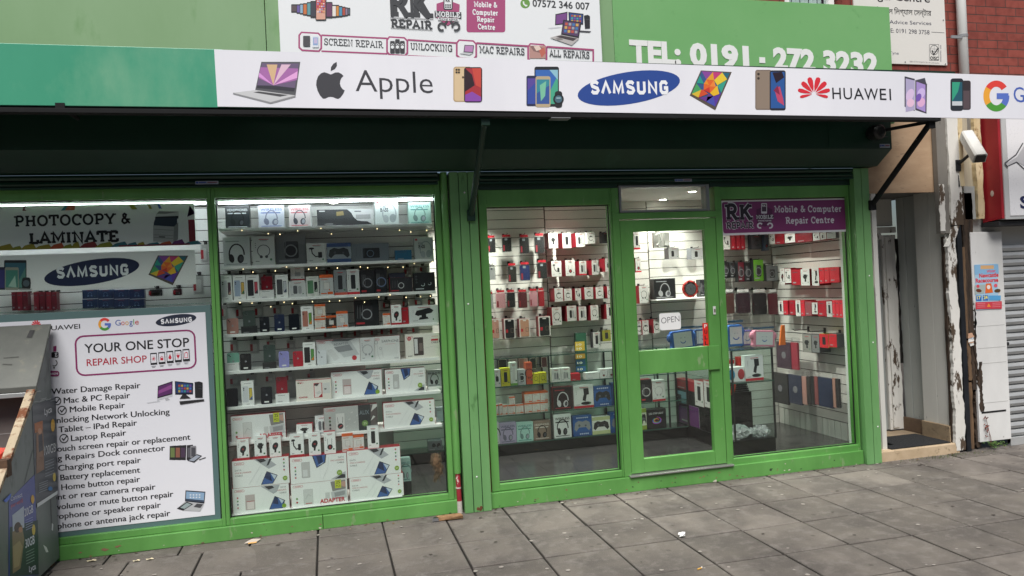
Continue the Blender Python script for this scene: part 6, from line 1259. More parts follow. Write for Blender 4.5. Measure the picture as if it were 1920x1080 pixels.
handset(r5, 'black phone in a case with white tag', ZD, (270, 110, 372, 262), FRN, '121316', S5)
carton(r5, 'black half carton', ZD, (478, 195, 605, 256), FRN, '26282a', 'plain', (), base=S5, depth=.03, name='phone_carton')
handset(r5, 'dark green phone in a black carton', ZD, (487, 40, 598, 252), FRN + .034, '3a4a46', S5, 4, tagc=False)
handset(r5, 'lilac phone', ZD, (627, 92, 722, 242), FRN, '8f8cc8', S5)
handset(r5, 'bright red phone', ZD, (757, 95, 850, 236), FRN, 'b01c2e', S5, tagc=False)
pk(r5, 'white phone box with black phone and orange screen', ZD, (850, 20, 966, 236), S5, k='phone_pack', o=('1d1e22', '5a9a4a', 'e0802a'), name='phone_box')
handset(r5, 'white phone', ZD, (978, 85, 1066, 222), FRN, 'd8dade', S5, tagc=False)
carton(r5, 'long adapter carton with a laptop picture', ZC, (-35, 765, 370, 990), .2, 'e0e1e1', 'cable', (8,), base=S5, depth=.08, side='8c1f2b', name='cable_carton')
carton(r5, 'slim white headset box', ZC, (372, 755, 502, 975), FRN + .03, 'd2d3d3', 'box_gadget', ('buds', None, '9a9a9e'), base=S5, depth=.05)
carton(r5, 'white earphone carton with red side', ZC, (502, 740, 735, 962), FRN + .035, 'dcdcda', 'cable', (6,), base=S5, depth=.09, side='a01f2c', name='cable_carton', yaw=-5)
carton(r5, 'cream video cable carton', ZC, (786, 715, 1116, 940), FRN, 'efe9e0', 'cable', (7,), base=S5, depth=.08, name='cable_carton')
r6 = row('on the sixth display shelf', None)
handset(r6, 'black phone showing its screen', ZD, (143, 432, 250, 600), FRN, '0d0e11', S6, screen=True, tagc=False)
pk(r6, 'white phone box with white phone', ZD, (283, 375, 398, 600), S6, k='phone_pack', o=('d4d6da', 'd8c04a', '3a5aa0'), name='phone_box')
handset(r6, 'black phone with camera and white tag', ZD, (460, 420, 566, 578), FRN, '141518', S6)
carton(r6, 'white half carton', ZD, (598, 495, 723, 578), FRN, 'ececea', 'plain', (), base=S6, depth=.03, name='phone_carton')
handset(r6, 'dark red phone standing in a white carton', ZD, (605, 340, 708, 572), FRN + .034, '8a1a28', S6, 3, tagc=False)
carton(r6, 'cream adapter carton with red top', ZD, (785, 350, 1112, 543), FRN, 'f0e9e0', 'cable', (4,), base=S6, depth=.09, side='d6d0c8', name='cable_carton', yaw=-4)
carton(r6, 'small grey carton at the back', ZD, (1035, 290, 1105, 345), .3, '8a8c90', None, (), base=S6 + .1, depth=.06); bx('riser', *rect3(ZD, (1035, 290, 1105, 345), .3)[:2], .3, .36, S6, S6 + .0995, SHW, sh)
carton(r6, 'white data cable carton with a green disc', ZE, (102, 272, 572, 508), FRN + .03, 'f0f0ee', 'cable', (2,), base=S6, depth=.08, side='a01f2c', name='cable_carton', yaw=-4)
carton(r6, 'white data cable carton with its phone picture upside down', ZE, (598, 240, 970, 462), FRN + .02, 'f0f0ee', 'cable', (1,), base=S6, depth=.08, side='7c1822', name='cable_carton')
carton(r6, 'silver box of black headphones', ZE, (988, 270, 1118, 420), .24, 'aab0b0', 'headphones', ('BASS', '4a4e50', '17181a', True), base=S6 + .02, depth=.07, name='headphone_box'); bx('riser', *rect3(ZE, (988, 270, 1118, 420), .24)[:2], .24, .31, S6, S6 + .0195, SHW, sh)
r7 = row('on the lowest display shelf', None)
carton(r7, 'long white adapter carton with yellow green piece label', ZD, (185, 675, 690, 912), FRN, 'e8e9e8', 'cable', (3,), base=S7, depth=.09, side='9a1f2c', name='cable_carton')
carton(r7, 'small white holder box with red lid', ZD, (787, 745, 935, 855), FRN, 'ececea', 'box_gadget', ('holder', None), base=S7, depth=.07, side='b02834', yaw=-8)
carton(r7, 'white speaker tin box', ZD, (962, 682, 1076, 846), FRN + .02, 'e8e9ea', 'box_gadget', ('speaker', P('b0b2b6'), '6a6c72'), base=S7, depth=.06)
carton(r7, 'grey audio lead carton with dark panel', ZE, (36, 600, 530, 836), FRN + .01, 'b4b5b3', 'cable', (5,), base=S7, depth=.08, side='8a2a34', name='cable_carton')
carton(r7, 'white data cable carton with laptop corner', ZE, (583, 545, 1058, 776), FRN, 'f0f0ee', 'cable', (0,), base=S7, depth=.09, side='a01f2c', name='cable_carton')
carton(r7, 'pale blue small box at the right end', ZE, (1070, 575, 1135, 705), .22, '8fa4a8', 'plain', (), base=S7 + .0, depth=.06)
# stacked cartons on the window bed, small boxes on top of them
r8 = row('in the display bottom', None)
BYF = .085
def stk(desc, Z, q, v, base, Y=BYF, col='f2f2f0'): carton(r8, desc, Z, q, Y, col, 'cable', (v,), base=base, depth=.1, side='a8222e', name='cable_carton'); a = rect3(Z, q, Y); return base + a[3] - a[2] + .0006
t1 = stk('bottom data cable carton under another, farthest left', ZF, (130, 708, 655, 942), 2, S8); t1b = stk('upper data cable carton, words at its left end, farthest left,', ZF, (128, 480, 655, 730), 0, t1)
t2 = stk('bottom adapter carton with a piece label', ZF, (668, 660, 1190, 872), 3, S8); t2b = stk('upper data cable carton with words at its right end', ZF, (660, 420, 1185, 664), 1, t2)
t3 = stk('bottom data cable carton, rightmost stack', ZG, (274, 590, 772, 800), 0, S8); t3b = stk('upper data cable carton with green disc, rightmost stack', ZG, (252, 355, 746, 604), 0, t3)
r9 = row('on the stacked window cartons', None)
for d, Z, q, s, b_, bnd, sd in (('white car charger box with red foot', ZF, (173, 300, 285, 495), 'charger', t1b, RED, 'b02834'), ('white box with a black folding mount', ZF, (333, 272, 443, 478), 'holder', t1b, RED, 'dcdcdc'), ('white car transmitter box with red lid', ZF, (471, 268, 580, 465), 'charger', t1b, None, 'b02834'),
      ('white box with a long arm mount', ZF, (658, 242, 788, 450), 'arm', t2b, RED, 'dcdcdc'), ('plain white transmitter box', ZF, (832, 230, 942, 434), 'charger', t2b, None, 'dcdcdc'), ('white box with a coiled audio lead', ZF, (973, 222, 1080, 424), 'cable', t2b, None, 'b02834'),
      ('white box with a window and dark gadget', ZG, (441, 176, 545, 378), 'phone', t3b, None, 'c8c8c8')):
    carton(r9, d, Z, q, BYF + .015, 'f2f2f0', 'box_gadget', (s, bnd), base=b_, depth=.05, side=sd)
carton(r9, 'pale cable box with orange top', ZG, (206, 236, 308, 402), BYF + .03, 'd4d2ce', 'orange', (), base=t3b if False else t2b, depth=.05, side='d8602a')
carton(r9, 'short earphone box with orange top', ZG, (311, 266, 409, 396), BYF + .03, 'dcdad6', 'orange', (), base=t3b, depth=.05, side='d8602a')
carton(r8, 'mint wireless headphone box behind the rightmost cartons', ZG, (740, 365, 835, 575), .3, '9fc4bc', 'headphones', ('WIRELESS', '3a7a78', '6a8480'), base=FZ + .1, depth=.08, name='headphone_box'); bx('riser', *rect3(ZG, (740, 365, 835, 575), .3)[:2], .3, .38, FZ, FZ + .0995, BLACK, sh)
# brown furry tail hanging by the jamb
q = at(819, 868, .075); m = MB(); FUR = NM('brown_fur', '5a4632', '7a6248', 60, .95, .8, 160, c3='3a2c20', s3=40, t3=(.5, .65))
pts = [(q.x, .085, q.z + .07), (q.x - .004, .085, q.z + .06), (q.x - .008, .085, q.z + .02), (q.x + .008, .085, q.z - .03), (q.x + .016, .085, q.z - .07), (q.x - .008, .085, q.z - .11), (q.x - .022, .085, q.z - .15)]
m.tube(pts, [.012, .034, .042, .036, .03, .02, .003], FUR, 14); tag(m.build('fur_tail', None, 0, True), 'brown furry toy hanging inside the display window by its right jamb', 'toy')
m = MB()
for k in range(170):
    i = rj.randint(1, 5); a = pts[i]; t = rj.uniform(0, 6.28); r0 = [.012, .034, .042, .036, .03, .02][i]; px_, pz_ = a[0] + r0 * cos(t), a[2] + rj.uniform(-.02, .02)
    m.add([(px_, a[1] - r0 * abs(sin(t)), pz_), (px_ + .004, a[1] - r0 * abs(sin(t)), pz_), (px_ + .012 * cos(t), a[1] - r0 * abs(sin(t)) - .006, pz_ - .022)], [(0, 1, 2)], FUR)
m.build('hair', bpy.data.objects['fur_tail'])

# clear packs hanging behind the shelves
def blister(rw, Z, q, Y=.40, col='b9b9b6', desc='clear bagged white cable with red tab'):
    x0, x1, z0, z1 = rect3(Z, q, Y); m = MB(); m.rbox(x0 + .006, x1 - .006, Y, Y + .012, z0 + .006, z1 - .012, .008, P(col, .5)); m.rbox(x0 + .012, x1 - .018, Y - .006, Y - .0005, z0 + .02, z1 - .04, .01, P('d6d6d4', .4))
    o = m.build('cable_pack'); m = MB(); m.box(x0 + .002, x0 + .02, Y - .008, Y - .0065, z0 + (z1 - z0) * .2, z0 + (z1 - z0) * .65, RED); m.build('red_tab', o); m = MB(); m.rbox(x0, x1, Y - .01, Y + .016, z0, z1, .008, BAG, 3); m.build('clear_bag', o)
    peg(BACKP, (x0 + x1) / 2, z1 + .004, Y - .03, .45); reg(o, desc, 'cable pack', rw, x0)
rb1 = row('behind the fourth display shelf', 'clear cable packs hanging behind the shelves')
for q in ((92, 440, 160, 580), (232, 445, 300, 580), (405, 435, 490, 570), (575, 440, 655, 550), (740, 440, 820, 550)): blister(rb1, ZB, q)
rb2 = row('behind the fifth display shelf', 'clear cable packs hanging behind the shelves')
for q in ((180, -20, 255, 110), (362, -25, 450, 115), (515, -20, 600, 40), (700, -20, 785, 80), (865, -25, 945, 60)): blister(rb2, ZD, q)
rb3 = row('behind the sixth display shelf', 'clear cable packs hanging behind the shelves')
for q in ((178, 305, 270, 412), (330, 300, 430, 412), (505, 288, 590, 385), (690, 278, 770, 375), (888, 268, 965, 345)): blister(rb3, ZD, q)
rb4 = row('behind shelf five\'s right half', 'clear cable packs hanging behind the shelves')
for q in ((35, 670, 108, 765), (185, 665, 260, 765), (308, 660, 380, 750), (462, 655, 535, 740), (555, 650, 630, 735), (640, 645, 718, 730), (738, 640, 805, 725), (845, 635, 915, 715)): blister(rb4, ZC, q, .41)
rb5 = row('behind shelf four\'s right half', 'small packs hanging behind the shelves')
for q, cl in (((575, 395, 655, 490), '5a625c'), ((755, 385, 818, 480), '6a6e6a'), ((868, 370, 945, 465), '8a929a'), ((990, 375, 1065, 465), '3a3436')): blister(rb5, ZC, q, .40, cl, 'bagged grey accessory with red tab')
rb6 = row('behind the third display shelf', 'red headed packs hanging behind the shelves')
for q in ((95, 640, 175, 700), (180, 640, 270, 700), (275, 638, 360, 700), (400, 632, 480, 690), (560, 630, 640, 700), (880, 600, 930, 660), (1060, 600, 1120, 650), (1480, 590, 1545, 660), (1600, 575, 1660, 640)): blister(rb6, ZA, q, .39, 'a8a8a4', 'clear pack with red tab')
# strings of tiny warm lamps
BULB = emit('warm_bulb', 'ffd9a0', 4); WIRE = P('2a3a2a', .5)
for lab, z, n, sag in (('string of warm fairy lights under the top display shelf', S1 - .035, 11, .02), ('string of warm fairy lights under the second display shelf', S2 - .03, 13, .02), ('string of warm fairy lights under the third display shelf', S3 - .035, 15, .018)):
    t = thing('fairy_lights', lab, 'fairy lights', ((Xa1 + Xb0) / 2, SY - .02, z)); pts = [(Xa1 + .015 + (Xb0 - Xa1 - .04) * min(1, max(0, (i + rj.uniform(-.42, .42)) / n)), SY - .015 + rj.uniform(-.004, .004), z + sag * .5 * sin(i * 1.7) + rj.uniform(-sag, sag) * .9) for i in range(n + 1)]
    MB().tube(pts, .0013, WIRE, 5).build('wire', t)
    for p in pts[1:]: MB().ball((p[0], p[1] - .002, p[2] - .006), .0034, .0034, .0045, BULB, 7, 5).build('bulb', t)

# ---------------------------------------------------------------- behind the banners of the first window
ZN_ = (0, 340, 3.858); rw = row('between the two left window posters', None)
for i in range(4):
    for j in range(2): carton(rw, ('blue cable box in the upper row' if j == 0 else 'blue cable box in the lower row'), ZN_, (596 + i * 113, 785 + j * 68, 704 + i * 113, 848 + j * 70), .36, '1f3358', 'box_gadget', ('buds', None, '7a94b8'), depth=.05, name='cable_box')
for i, x in enumerate((85, 125, 165, 245, 290, 335, 375)):
    b = carton(rw, 'red phone case pack hanging' if i % 3 else 'dark red boxed case hanging', ZN_, (x, 800, x + 36, 935), .36, '8c1f30' if i % 2 else '6f1a2a', 'plain', (), depth=.06, name='phone_case_pack', cat='phone case'); peg(BACKP, X_(x / 3.858 + 4, 540, .36), Z_(40, 546, .36), .34, .45)
blister(rw, ZN_, (1075, 770, 1180, 835), .38, '2a2a2e', 'clear pack of dark leads'); blister(rw, ZN_, (1250, 765, 1320, 830), .38, '5a3038', 'dark red bagged lead')
rw2 = row('right of the left window banners', 'clear packs hanging right of the banners')
for q in ((1452, 445, 1512, 590), (1398, 672, 1475, 820)): blister(rw2, ZN_, q, .38)
sh2 = bx('glass_shelf', -2.7, Xa0 - .01, .12, .3, Z_(200, 578, .2), Z_(200, 578, .2) + .008, CGLASS); tag(sh2, 'clear glass shelf behind the service poster top edge', 'shelf')
for i in range(8):
    pass
# ================================================================ behind the tall pane
ZH, ZI, ZJ, ZK, ZL, ZM = (900, 370, 4.321), (900, 600, 3.482), (1150, 330, 3.723), (1150, 580, 3.373), (1330, 350, 3.858), (1330, 580, 3.723)
HY = 1.36
g_case = 'bagged phone cases on the back wall'; g_acc = 'boxed accessories on the back wall'
h1 = row('in the tall pane\'s top left row', g_case); h2 = row('in the tall pane\'s second left row', g_case); h3 = row('in the tall pane\'s third left row', g_case); h4 = row('in the tall pane\'s fourth left row', g_case)
b1 = row('in the tall pane\'s top right row', g_acc); b2 = row('in the tall pane\'s second right row', g_acc); b3 = row('in the tall pane\'s third right row', g_acc); b4 = row('in the tall pane\'s fourth right row', g_acc)
for q in ((58, 310, 130, 452), (176, 303, 260, 446), (318, 303, 403, 460), (440, 292, 526, 458)): hung_case(h1, 'bagged black phone case', ZH, q, HY, '141518', wallA)
hung_case(h2, 'clear phone case with a ring', ZH, (70, 548, 128, 672), HY, '9a9d9c', wallA, '4a4e50', P('5a5a5a'))
for q, cl, d in (((224, 533, 300, 695), '24241f', 'bagged dark olive phone case'), ((322, 525, 410, 680), '1c2a5c', 'bagged navy patterned phone case'), ((462, 508, 548, 663), '15181a', 'bagged black phone case with green edge')): hung_case(h2, d, ZH, q, HY, cl, wallA)
for q, cl, d in (((72, 765, 108, 908), 'a9a9a6', 'bagged clear phone case'), ((126, 752, 212, 903), 'c89498', 'bagged pale pink phone case'), ((215, 750, 290, 898), '1a1b1d', 'bagged black phone case'), ((306, 748, 388, 902), '5a2028', 'bagged dark red glossy phone case'), ((398, 740, 470, 890), 'c88f98', 'bagged rose pink phone case'), ((470, 735, 524, 888), 'a01828', 'bagged bright red phone case')): hung_case(h3, d, ZH, q, HY, cl, wallA, None)
for q, cl, d in (((72, -8, 130, 124), 'c09080', 'boxed rose gold flip case'), ((158, -10, 230, 122), '1a1b1e', 'boxed black flip case'), ((257, -10, 327, 112), 'b88a72', 'boxed copper flip case with a yellow mark'), ((382, -25, 460, 106), '202224', 'boxed black flip case with a silver top')):
    b = carton(h4, d, ZI, q, HY, 'd4d0cc', None, (), '8c1f2b', None, .09, 'flip_case_box', 'phone case'); x0, x1, z0, z1 = rect3(ZI, q, HY); m = MB(); A = unit_art(m, x0, x1, z0, z1, HY - .001); A.rr(.1, .04, .9, .94, .06, P(cl)); A.rr(.36, .86, .64, .92, .01, P('d8d4d0')); A.rect(.14, .3, .34, .46, RED); A.line([(.6, .3), (.84, .3), (.84, .5), (.6, .5), (.6, .3)], .02, P('6a5a50')); m.build('case_front', b); peg(wallA, (x0 + x1) / 2, z1 + .006, HY - .02)
for q, s in (((552, 288, 635, 412), 'holder'), ((664, 288, 742, 412), 'phone'), ((772, 288, 852, 402), 'speaker')): hung_box(b1, 'boxed adapter with dark red side', ZH, q, HY, wallB, s)
hung_box(b1, 'black and white action camera pack', ZH, (860, 282, 935, 375), HY, wallB, 'watch', side='cfcfcc', depth=.05); hung_box(b1, 'black pack with white label', ZH, (985, 285, 1052, 370), HY, wallB, 'phone', col='3a3a3c', side='1c1c1e', depth=.05)
for q, s, d in (((574, 515, 665, 642), 'arm', 'white boxed headset with red side'), ((688, 508, 775, 636), 'cable', 'white boxed coiled lead with red side'), ((800, 515, 866, 630), 'speaker', 'white boxed cable with red foot'), ((902, 510, 962, 628), 'speaker', 'narrow white boxed cable'), ((1010, 495, 1068, 602), 'plug', 'white pack with a red hook card')): hung_box(b2, d, ZH, q, HY, wallB, s, band=RED if 'foot' in d else None)
for i, q in enumerate(((600, 735, 678, 845), (678, 740, 748, 838), (768, 738, 822, 832), (842, 728, 922, 825), (934, 725, 1004, 820), (1028, 720, 1078, 815))): hung_box(b3, 'white boxed smart watch' if i != 2 else 'white boxed tripod', ZH, q, HY, wallB, 'watch' if i != 2 else 'arm', side='7c1c28')
for q, s, d in (((580, 890, 666, 1035), 'buds', 'tall white boxed headset with red side'), ((700, 878, 788, 1002), 'speaker', 'plain white boxed cable'), ((796, 885, 866, 998), 'speaker', 'small white boxed cable'), ((892, 873, 964, 995), 'buds', 'white boxed neckband earphones'), ((1022, 865, 1085, 985), 'phone', 'pale boxed power bank')): hung_box(b4, d, ZH, q, HY, wallB, s, side='7c1c28')
h5 = row('above the glass counter behind the tall pane', None)
carton(h5, 'green and yellow battery rack', ZI, (632, 85, 698, 345), HY, '2e5f4a', None, (), '244a3c', None, .06, 'battery_rack', 'rack')
x0, x1, z0, z1 = rect3(ZI, (632, 85, 698, 345), HY); m = MB(); A = unit_art(m, x0, x1, z0, z1, HY - .001)
for i, (zz, cc_) in enumerate(((.56, 'c8a83a'), (.66, 'd0b040'), (.36, 'c8963a'), (.2, '1f4a6a'), (.04, '2a5a8a'))): A.rect(-.15, zz, .8, zz + .13, P(cc_)); A.text('10', .0, zz + .03, .5, zz + .03, .05, P('e8ead0'), .02)
m.build('top_up_cards', bpy.data.objects['battery_rack'])
hung_box(h5, 'white boxed memory adapter', ZI, (735, 78, 790, 180), HY, wallB, 'phone', side='3a3a3c', depth=.05); hung_box(h5, 'yellow and black pack', ZI, (795, 66, 858, 138), HY, wallB, 'phone', col='8a8a2a', side='2a2a20', depth=.05)
# glass counter along the back wall
CX0, CX1, KY = .3, 3.45, 1.24
zt = (at(921, 672, KY).z + at(1150, 658, KY).z) / 2; zs1 = (at(935, 725, KY).z + at(1070, 715, KY).z) / 2; zs2 = (at(929, 781, KY).z + at(1150, 760, KY).z) / 2; zs3 = (at(932, 833, KY).z + at(1161, 812, KY).z) / 2
cn = thing('glass_counter', 'long glass display counter on a black base along the back wall', 'counter', ((CX0 + CX1) / 2, 1.36, FZ))
bx('base', CX0, CX1, KY + .02, WB - .002, FZ, zs3 - .012, P('0f0f10', .35), cn)
for z, n_ in ((zs3, 'bottom_shelf'), (zs2, 'shelf'), (zs1, 'shelf'), (zt, 'top')): bx(n_, CX0, CX1, KY, WB - .004, z - .0105, z - .0025, CGLASS, cn, 0); 
m = MB()
for z in (zs3, zs2, zs1, zt): m.box(CX0, CX1, KY - .003, KY - .0002, z - .011, z - .002, P('3c5a50', .2))
m.build('glass_edges', cn)
m = MB()
for x in (CX0, X_(900 + 455 / 3.482, 745, KY), X_(1155, 745, KY) - .02, X_(1257, 745, KY) - .02, CX1): m.box(x, x + .014, KY - .002, KY + .014, zs3 - .01, zt - .012, P('1a1a1b', .4)).box(x, x + .014, WB - .02, WB - .006, zs3 - .01, zt - .012, P('1a1a1b', .4))
m.build('posts', cn)
k1 = row('on the upper glass counter shelf', None); k2 = row('on the middle glass counter shelf', None); k3 = row('on the bottom glass counter shelf', None)
IY = KY + .02
def kk(r, b, d, q, col, k=None, o=(), dp=.08, side=None, **e): return carton(r, d, ZI, q, IY, col, k, o, side, b, dp, **e)
kk(k1, zs1, 'white power adapter box', (90, 330, 134, 440), 'd4d4d2', 'box_gadget', ('plug', None)); kk(k1, zs1, 'yellow power bank box', (137, 308, 197, 425), 'c8c02a', 'box_gadget', ('phone', None)); kk(k1, zs1, 'white and green narrow box', (198, 275, 243, 425), 'd8dcd6', 'box_gadget', ('phone', P('6a9a4a'), 'c8c8c4'))
kk(k1, zs1, 'stack of small silver boxes', (248, 325, 298, 425), 'b4b8ba', 'dark', ('d0d0d0', False)); kk(k1, zs1, 'orange box with black earphones', (301, 278, 342, 420), 'c8583a', 'box_gadget', ('buds', None)); kk(k1, zs1, 'small yellow earphone box', (345, 342, 385, 408), 'd0c82c', 'box_gadget', ('buds', None)); kk(k1, zs1, 'small yellow earphone box', (388, 336, 435, 405), 'd0c82c', 'box_gadget', ('buds', None))
kk(k1, zs1, 'white earphone box with grey outline', (468, 308, 527, 395), 'ccceca', 'box_gadget', ('speaker', None, '9a9c9c')); kk(k1, zs1, 'white earphone box with grey outline', (529, 305, 590, 392), 'ccceca', 'box_gadget', ('speaker', None, '9a9c9c')); kk(k1, zs1, 'flat red box', (593, 350, 655, 395), 'b0222c', 'plain'); kk(k1, zs1, 'stack of white phone trays', (692, 345, 780, 388), 'd0d2d2', 'plain'); kk(k1, zs1, 'white neckband earphone box', (784, 322, 832, 382), 'd4d6d6', 'box_gadget', ('cable', None)); kk(k1, zs1, 'white neckband earphone box', (834, 320, 880, 380), 'd4d6d6', 'box_gadget', ('cable', None))
for i in range(3):
    for j in range(2): 
        a = kk(k2, zs2 + (.0 if j == 0 else rect3(ZI, (288, 540, 340, 605), IY)[3] - rect3(ZI, (288, 540, 340, 605), IY)[2] + .001), 'lower stacked orange charger box' if j == 0 else 'upper stacked orange charger box', (290 + i * 52, (540 if j == 0 else 466) - i * 4, 340 + i * 52, (605 if j == 0 else 533) - i * 4), 'd8d4ce', 'orange', (), .1, side='d8602a')
kk(k2, zs2, 'orange topped cable box', (98, 552, 121, 625), 'd8d4ce', 'orange'); kk(k2, zs2, 'taller orange topped cable box', (124, 525, 146, 600), 'd8d4ce', 'orange'); kk(k2, zs2, 'orange edged plug box', (149, 555, 181, 620), 'd8d4ce', 'orange'); kk(k2, zs2, 'orange edged plug box', (184, 552, 231, 616), 'd8d4ce', 'orange'); kk(k2, zs2, 'orange edged plug box', (234, 548, 285, 610), 'd8d4ce', 'orange')
b = kk(k2, zs2 + .075, 'small orange box on top of others', (190, 487, 228, 552), 'd8d4ce', 'orange')
kk(k2, zs2, 'black headset box with red foot', (477, 440, 604, 590), '2a1c20', 'headphones', ('', 'a8303a', 'c8c8cc', True), side='8a1f2a', name='headphone_box'); kk(k2, zs2, 'white box with a black phone holder', (611, 428, 741, 578), 'd8dad8', 'box_gadget', ('desk', RED)); kk(k2, zs2, 'blue box with a black gamepad', (744, 437, 860, 568), '2a5a9c', 'pad'); kk(k2, zs2, 'blue box with a gamepad', (863, 415, 980, 560), '24508f', 'pad', ('1d3f78', '24508f', '4a6a9a'))
kk(k3, zs3, 'white box of headphones cut off by the pane edge', (70, 668, 126, 812), 'd4d6d6', 'headphones', ('', '6a6a6a', '1a1a1c', True), name='headphone_box'); kk(k3, zs3, 'lilac wireless headphone box', (128, 675, 238, 810), 'b0a6c4', 'headphones', ('WIRELESS', '5a5a78', '6e6a80'), name='headphone_box'); kk(k3, zs3, 'mint wireless headphone box', (240, 672, 348, 798), 'a9d4ca', 'headphones', ('WIRELESS', '3a8a80', '6a8c88'), name='headphone_box'); kk(k3, zs3, 'brown box of black headphones', (350, 658, 462, 782), '8a7668', 'headphones', ('HEADPHONES', 'd4ccc4', '151515', True), name='headphone_box')
kk(k3, zs3, 'white wireless headset box with black headphones', (482, 615, 596, 770), 'd6dad8', 'headphones', ('WIRELESS', '2a2c2e', '141516', True), name='headphone_box'); kk(k3, zs3, 'blue box with a camouflage gamepad', (608, 625, 730, 757), '2a5a9c', 'pad', ('1d3f78', '24508f', '8a8e92')); kk(k3, zs3, 'green and white box with a black gamepad', (733, 632, 850, 745), 'd4d8d0', 'pad', ('d4d8d0', 'b4bc8a', '2a2a2c', False)); kk(k3, zs3, 'blue box with a gamepad by the door post', (853, 605, 975, 738), '2a5a9c', 'pad', ('1d3f78', '24508f', '7a7e84'))

kc = row('seen through the glass counter top', 'phone cases seen through the counter top')
for q, cl, d in (((117, 256, 178, 322), '2a2a2e', 'dark boxed flip case'), ((187, 252, 246, 318), 'b4a49c', 'beige boxed flip case'), ((251, 248, 312, 330), 'b08478', 'rose boxed flip case'), ((322, 246, 370, 320), '26282c', 'black boxed flip case'), ((398, 240, 440, 310), '5a2a30', 'red tagged flip case')):
    b = carton(kc, d, ZI, q, 1.42, cl, None, (), '3a3034', None, .05, 'flip_case_box', 'phone case'); x0, x1, z0, z1 = rect3(ZI, q, 1.42); peg(wallA, (x0 + x1) / 2, z1 + .006, 1.40)
    m = MB(); A = unit_art(m, x0, x1, z0, z1, 1.419); A.rr(.1, .05, .9, .95, .1, P(cl, .3)); A.rro(.08, .03, .92, .97, .1, .03, P('d0ccc8')); m.build('case_front', b)
# ================================================================ behind the door glass
d1_ = row('on the wall behind the door', None); DYW = 1.37
hung_box(d1_, 'white boxed power bank with red foot', ZJ, (138, 392, 190, 512), DYW, wallB, 'phone', band=RED); hung_box(d1_, 'white boxed charging lead with red corner', ZJ, (152, 575, 198, 672), DYW, wallB, 'cable', band=RED); hung_box(d1_, 'white boxed neckband with red edge', ZJ, (176, 765, 250, 888), DYW, wallB, 'buds', side='8c1f2b')
b = carton(d1_, 'clear bag with a white extension lead', ZJ, (280, 392, 392, 500), DYW, 'b4b4b0', None, (), None, None, .03, 'extension_lead', 'cable'); x0, x1, z0, z1 = rect3(ZJ, (280, 392, 392, 500), DYW); m = MB(); m.tube([(x0 + .02, DYW - .012, z1 - .03), (x0 + .06, DYW - .014, z1 - .01), (x0 + .08, DYW - .012, z1 - .08), (x0 + .03, DYW - .012, z0 + .03), (x0 + .06, DYW - .012, z0 + .01)], .006, P('dededa', .4), 7).box(x0 + .11, x1 - .012, DYW - .022, DYW - .002, z0 + .02, z1 - .006, P('e2e2de', .4)); m.build('lead', b); peg(wallC, (x0 + x1) / 2, z1 + .01, DYW - .02)
hung_box(d1_, 'grey pack with a dark oval', ZJ, (380, 500, 465, 578), DYW, wallC, 'speaker', col='a9a9a8', side='7a7a7c', depth=.07); hung_box(d1_, 'row of grey cable packs', ZJ, (537, 503, 640, 580), DYW, wallC, 'speaker', col='a9abab', side='6a6c70', depth=.07)
shz = at(1150 + 470 / 3.723, 330 + 853 / 3.723, 1.28).z; bx('bracket_shelf', at(1150 + 296 / 3.723, 560, 1.28).x, at(1150 + 652 / 3.723, 558, 1.28).x, 1.26, WB - .002, shz - .014, shz, SHW, wallC)
carton(d1_, 'black headset box on the bracket shelf', ZJ, (284, 712, 434, 855), 1.3, '1d1e20', 'headphones', ('', '8a8a8e', '8e8e90', True), base=shz, depth=.09, name='headphone_box'); carton(d1_, 'narrow dark box on the bracket shelf', ZJ, (606, 724, 646, 846), 1.32, '26282a', 'dark', ('5a5a5e', False), base=shz, depth=.08)
q = at(1150 + 535 / 3.723, 330 + 786 / 3.723, 1.3); rr0 = .088; m = MB()
for k in range(24):
    a0, a1 = 2 * pi * k / 24, 2 * pi * (k + 1) / 24
q = Vector((q.x, q.y, shz + rr0 + .001)); m.tube([(q.x + (rr0 - .013) * cos(2 * pi * k / 24), 1.3, q.z + (rr0 - .013) * sin(2 * pi * k / 24)) for k in range(25)], .013, P('9c241c', .4), 8, False)
o = m.build('cable_reel', None, 0, True); reg(o, 'round red and black cable reel on the bracket shelf', 'cable reel', d1_, q.x)
m = MB(); m.tube([(q.x, 1.285, q.z), (q.x, 1.315, q.z)], rr0 - .024, P('2a2b2d', .6), 20); A = Art(m, lambda a, b: (q.x + a, 1.285, q.z + b), (0, -1, 0)); [A.arc(0, 0, .015 + .011 * i, .004, P('55585a'), 0, 360, 18) for i in range(4)]; m.build('wound_cable', o)
m = MB(); [m.box(q.x + (rr0 - .01) * cos(a) - .008, q.x + (rr0 - .01) * cos(a) + .008, 1.272, 1.28, q.z + (rr0 - .01) * sin(a) - .008, q.z + (rr0 - .01) * sin(a) + .008, P('5a1412')) for a in [pi / 4 * i + .3 for i in range(8)]]; m.build('rim_slots', o)
d2_ = row('above the counter behind the door', None)
for q, d in (((148, 75, 179, 160), 'narrow white boxed cable'), ((181, 70, 227, 160), 'white boxed coiled cable'), ((252, 62, 296, 150), 'white boxed cable half behind the OPEN card')): hung_box(d2_, d, ZK, q, DYW, wallB, 'watch', side='8c1f2b')
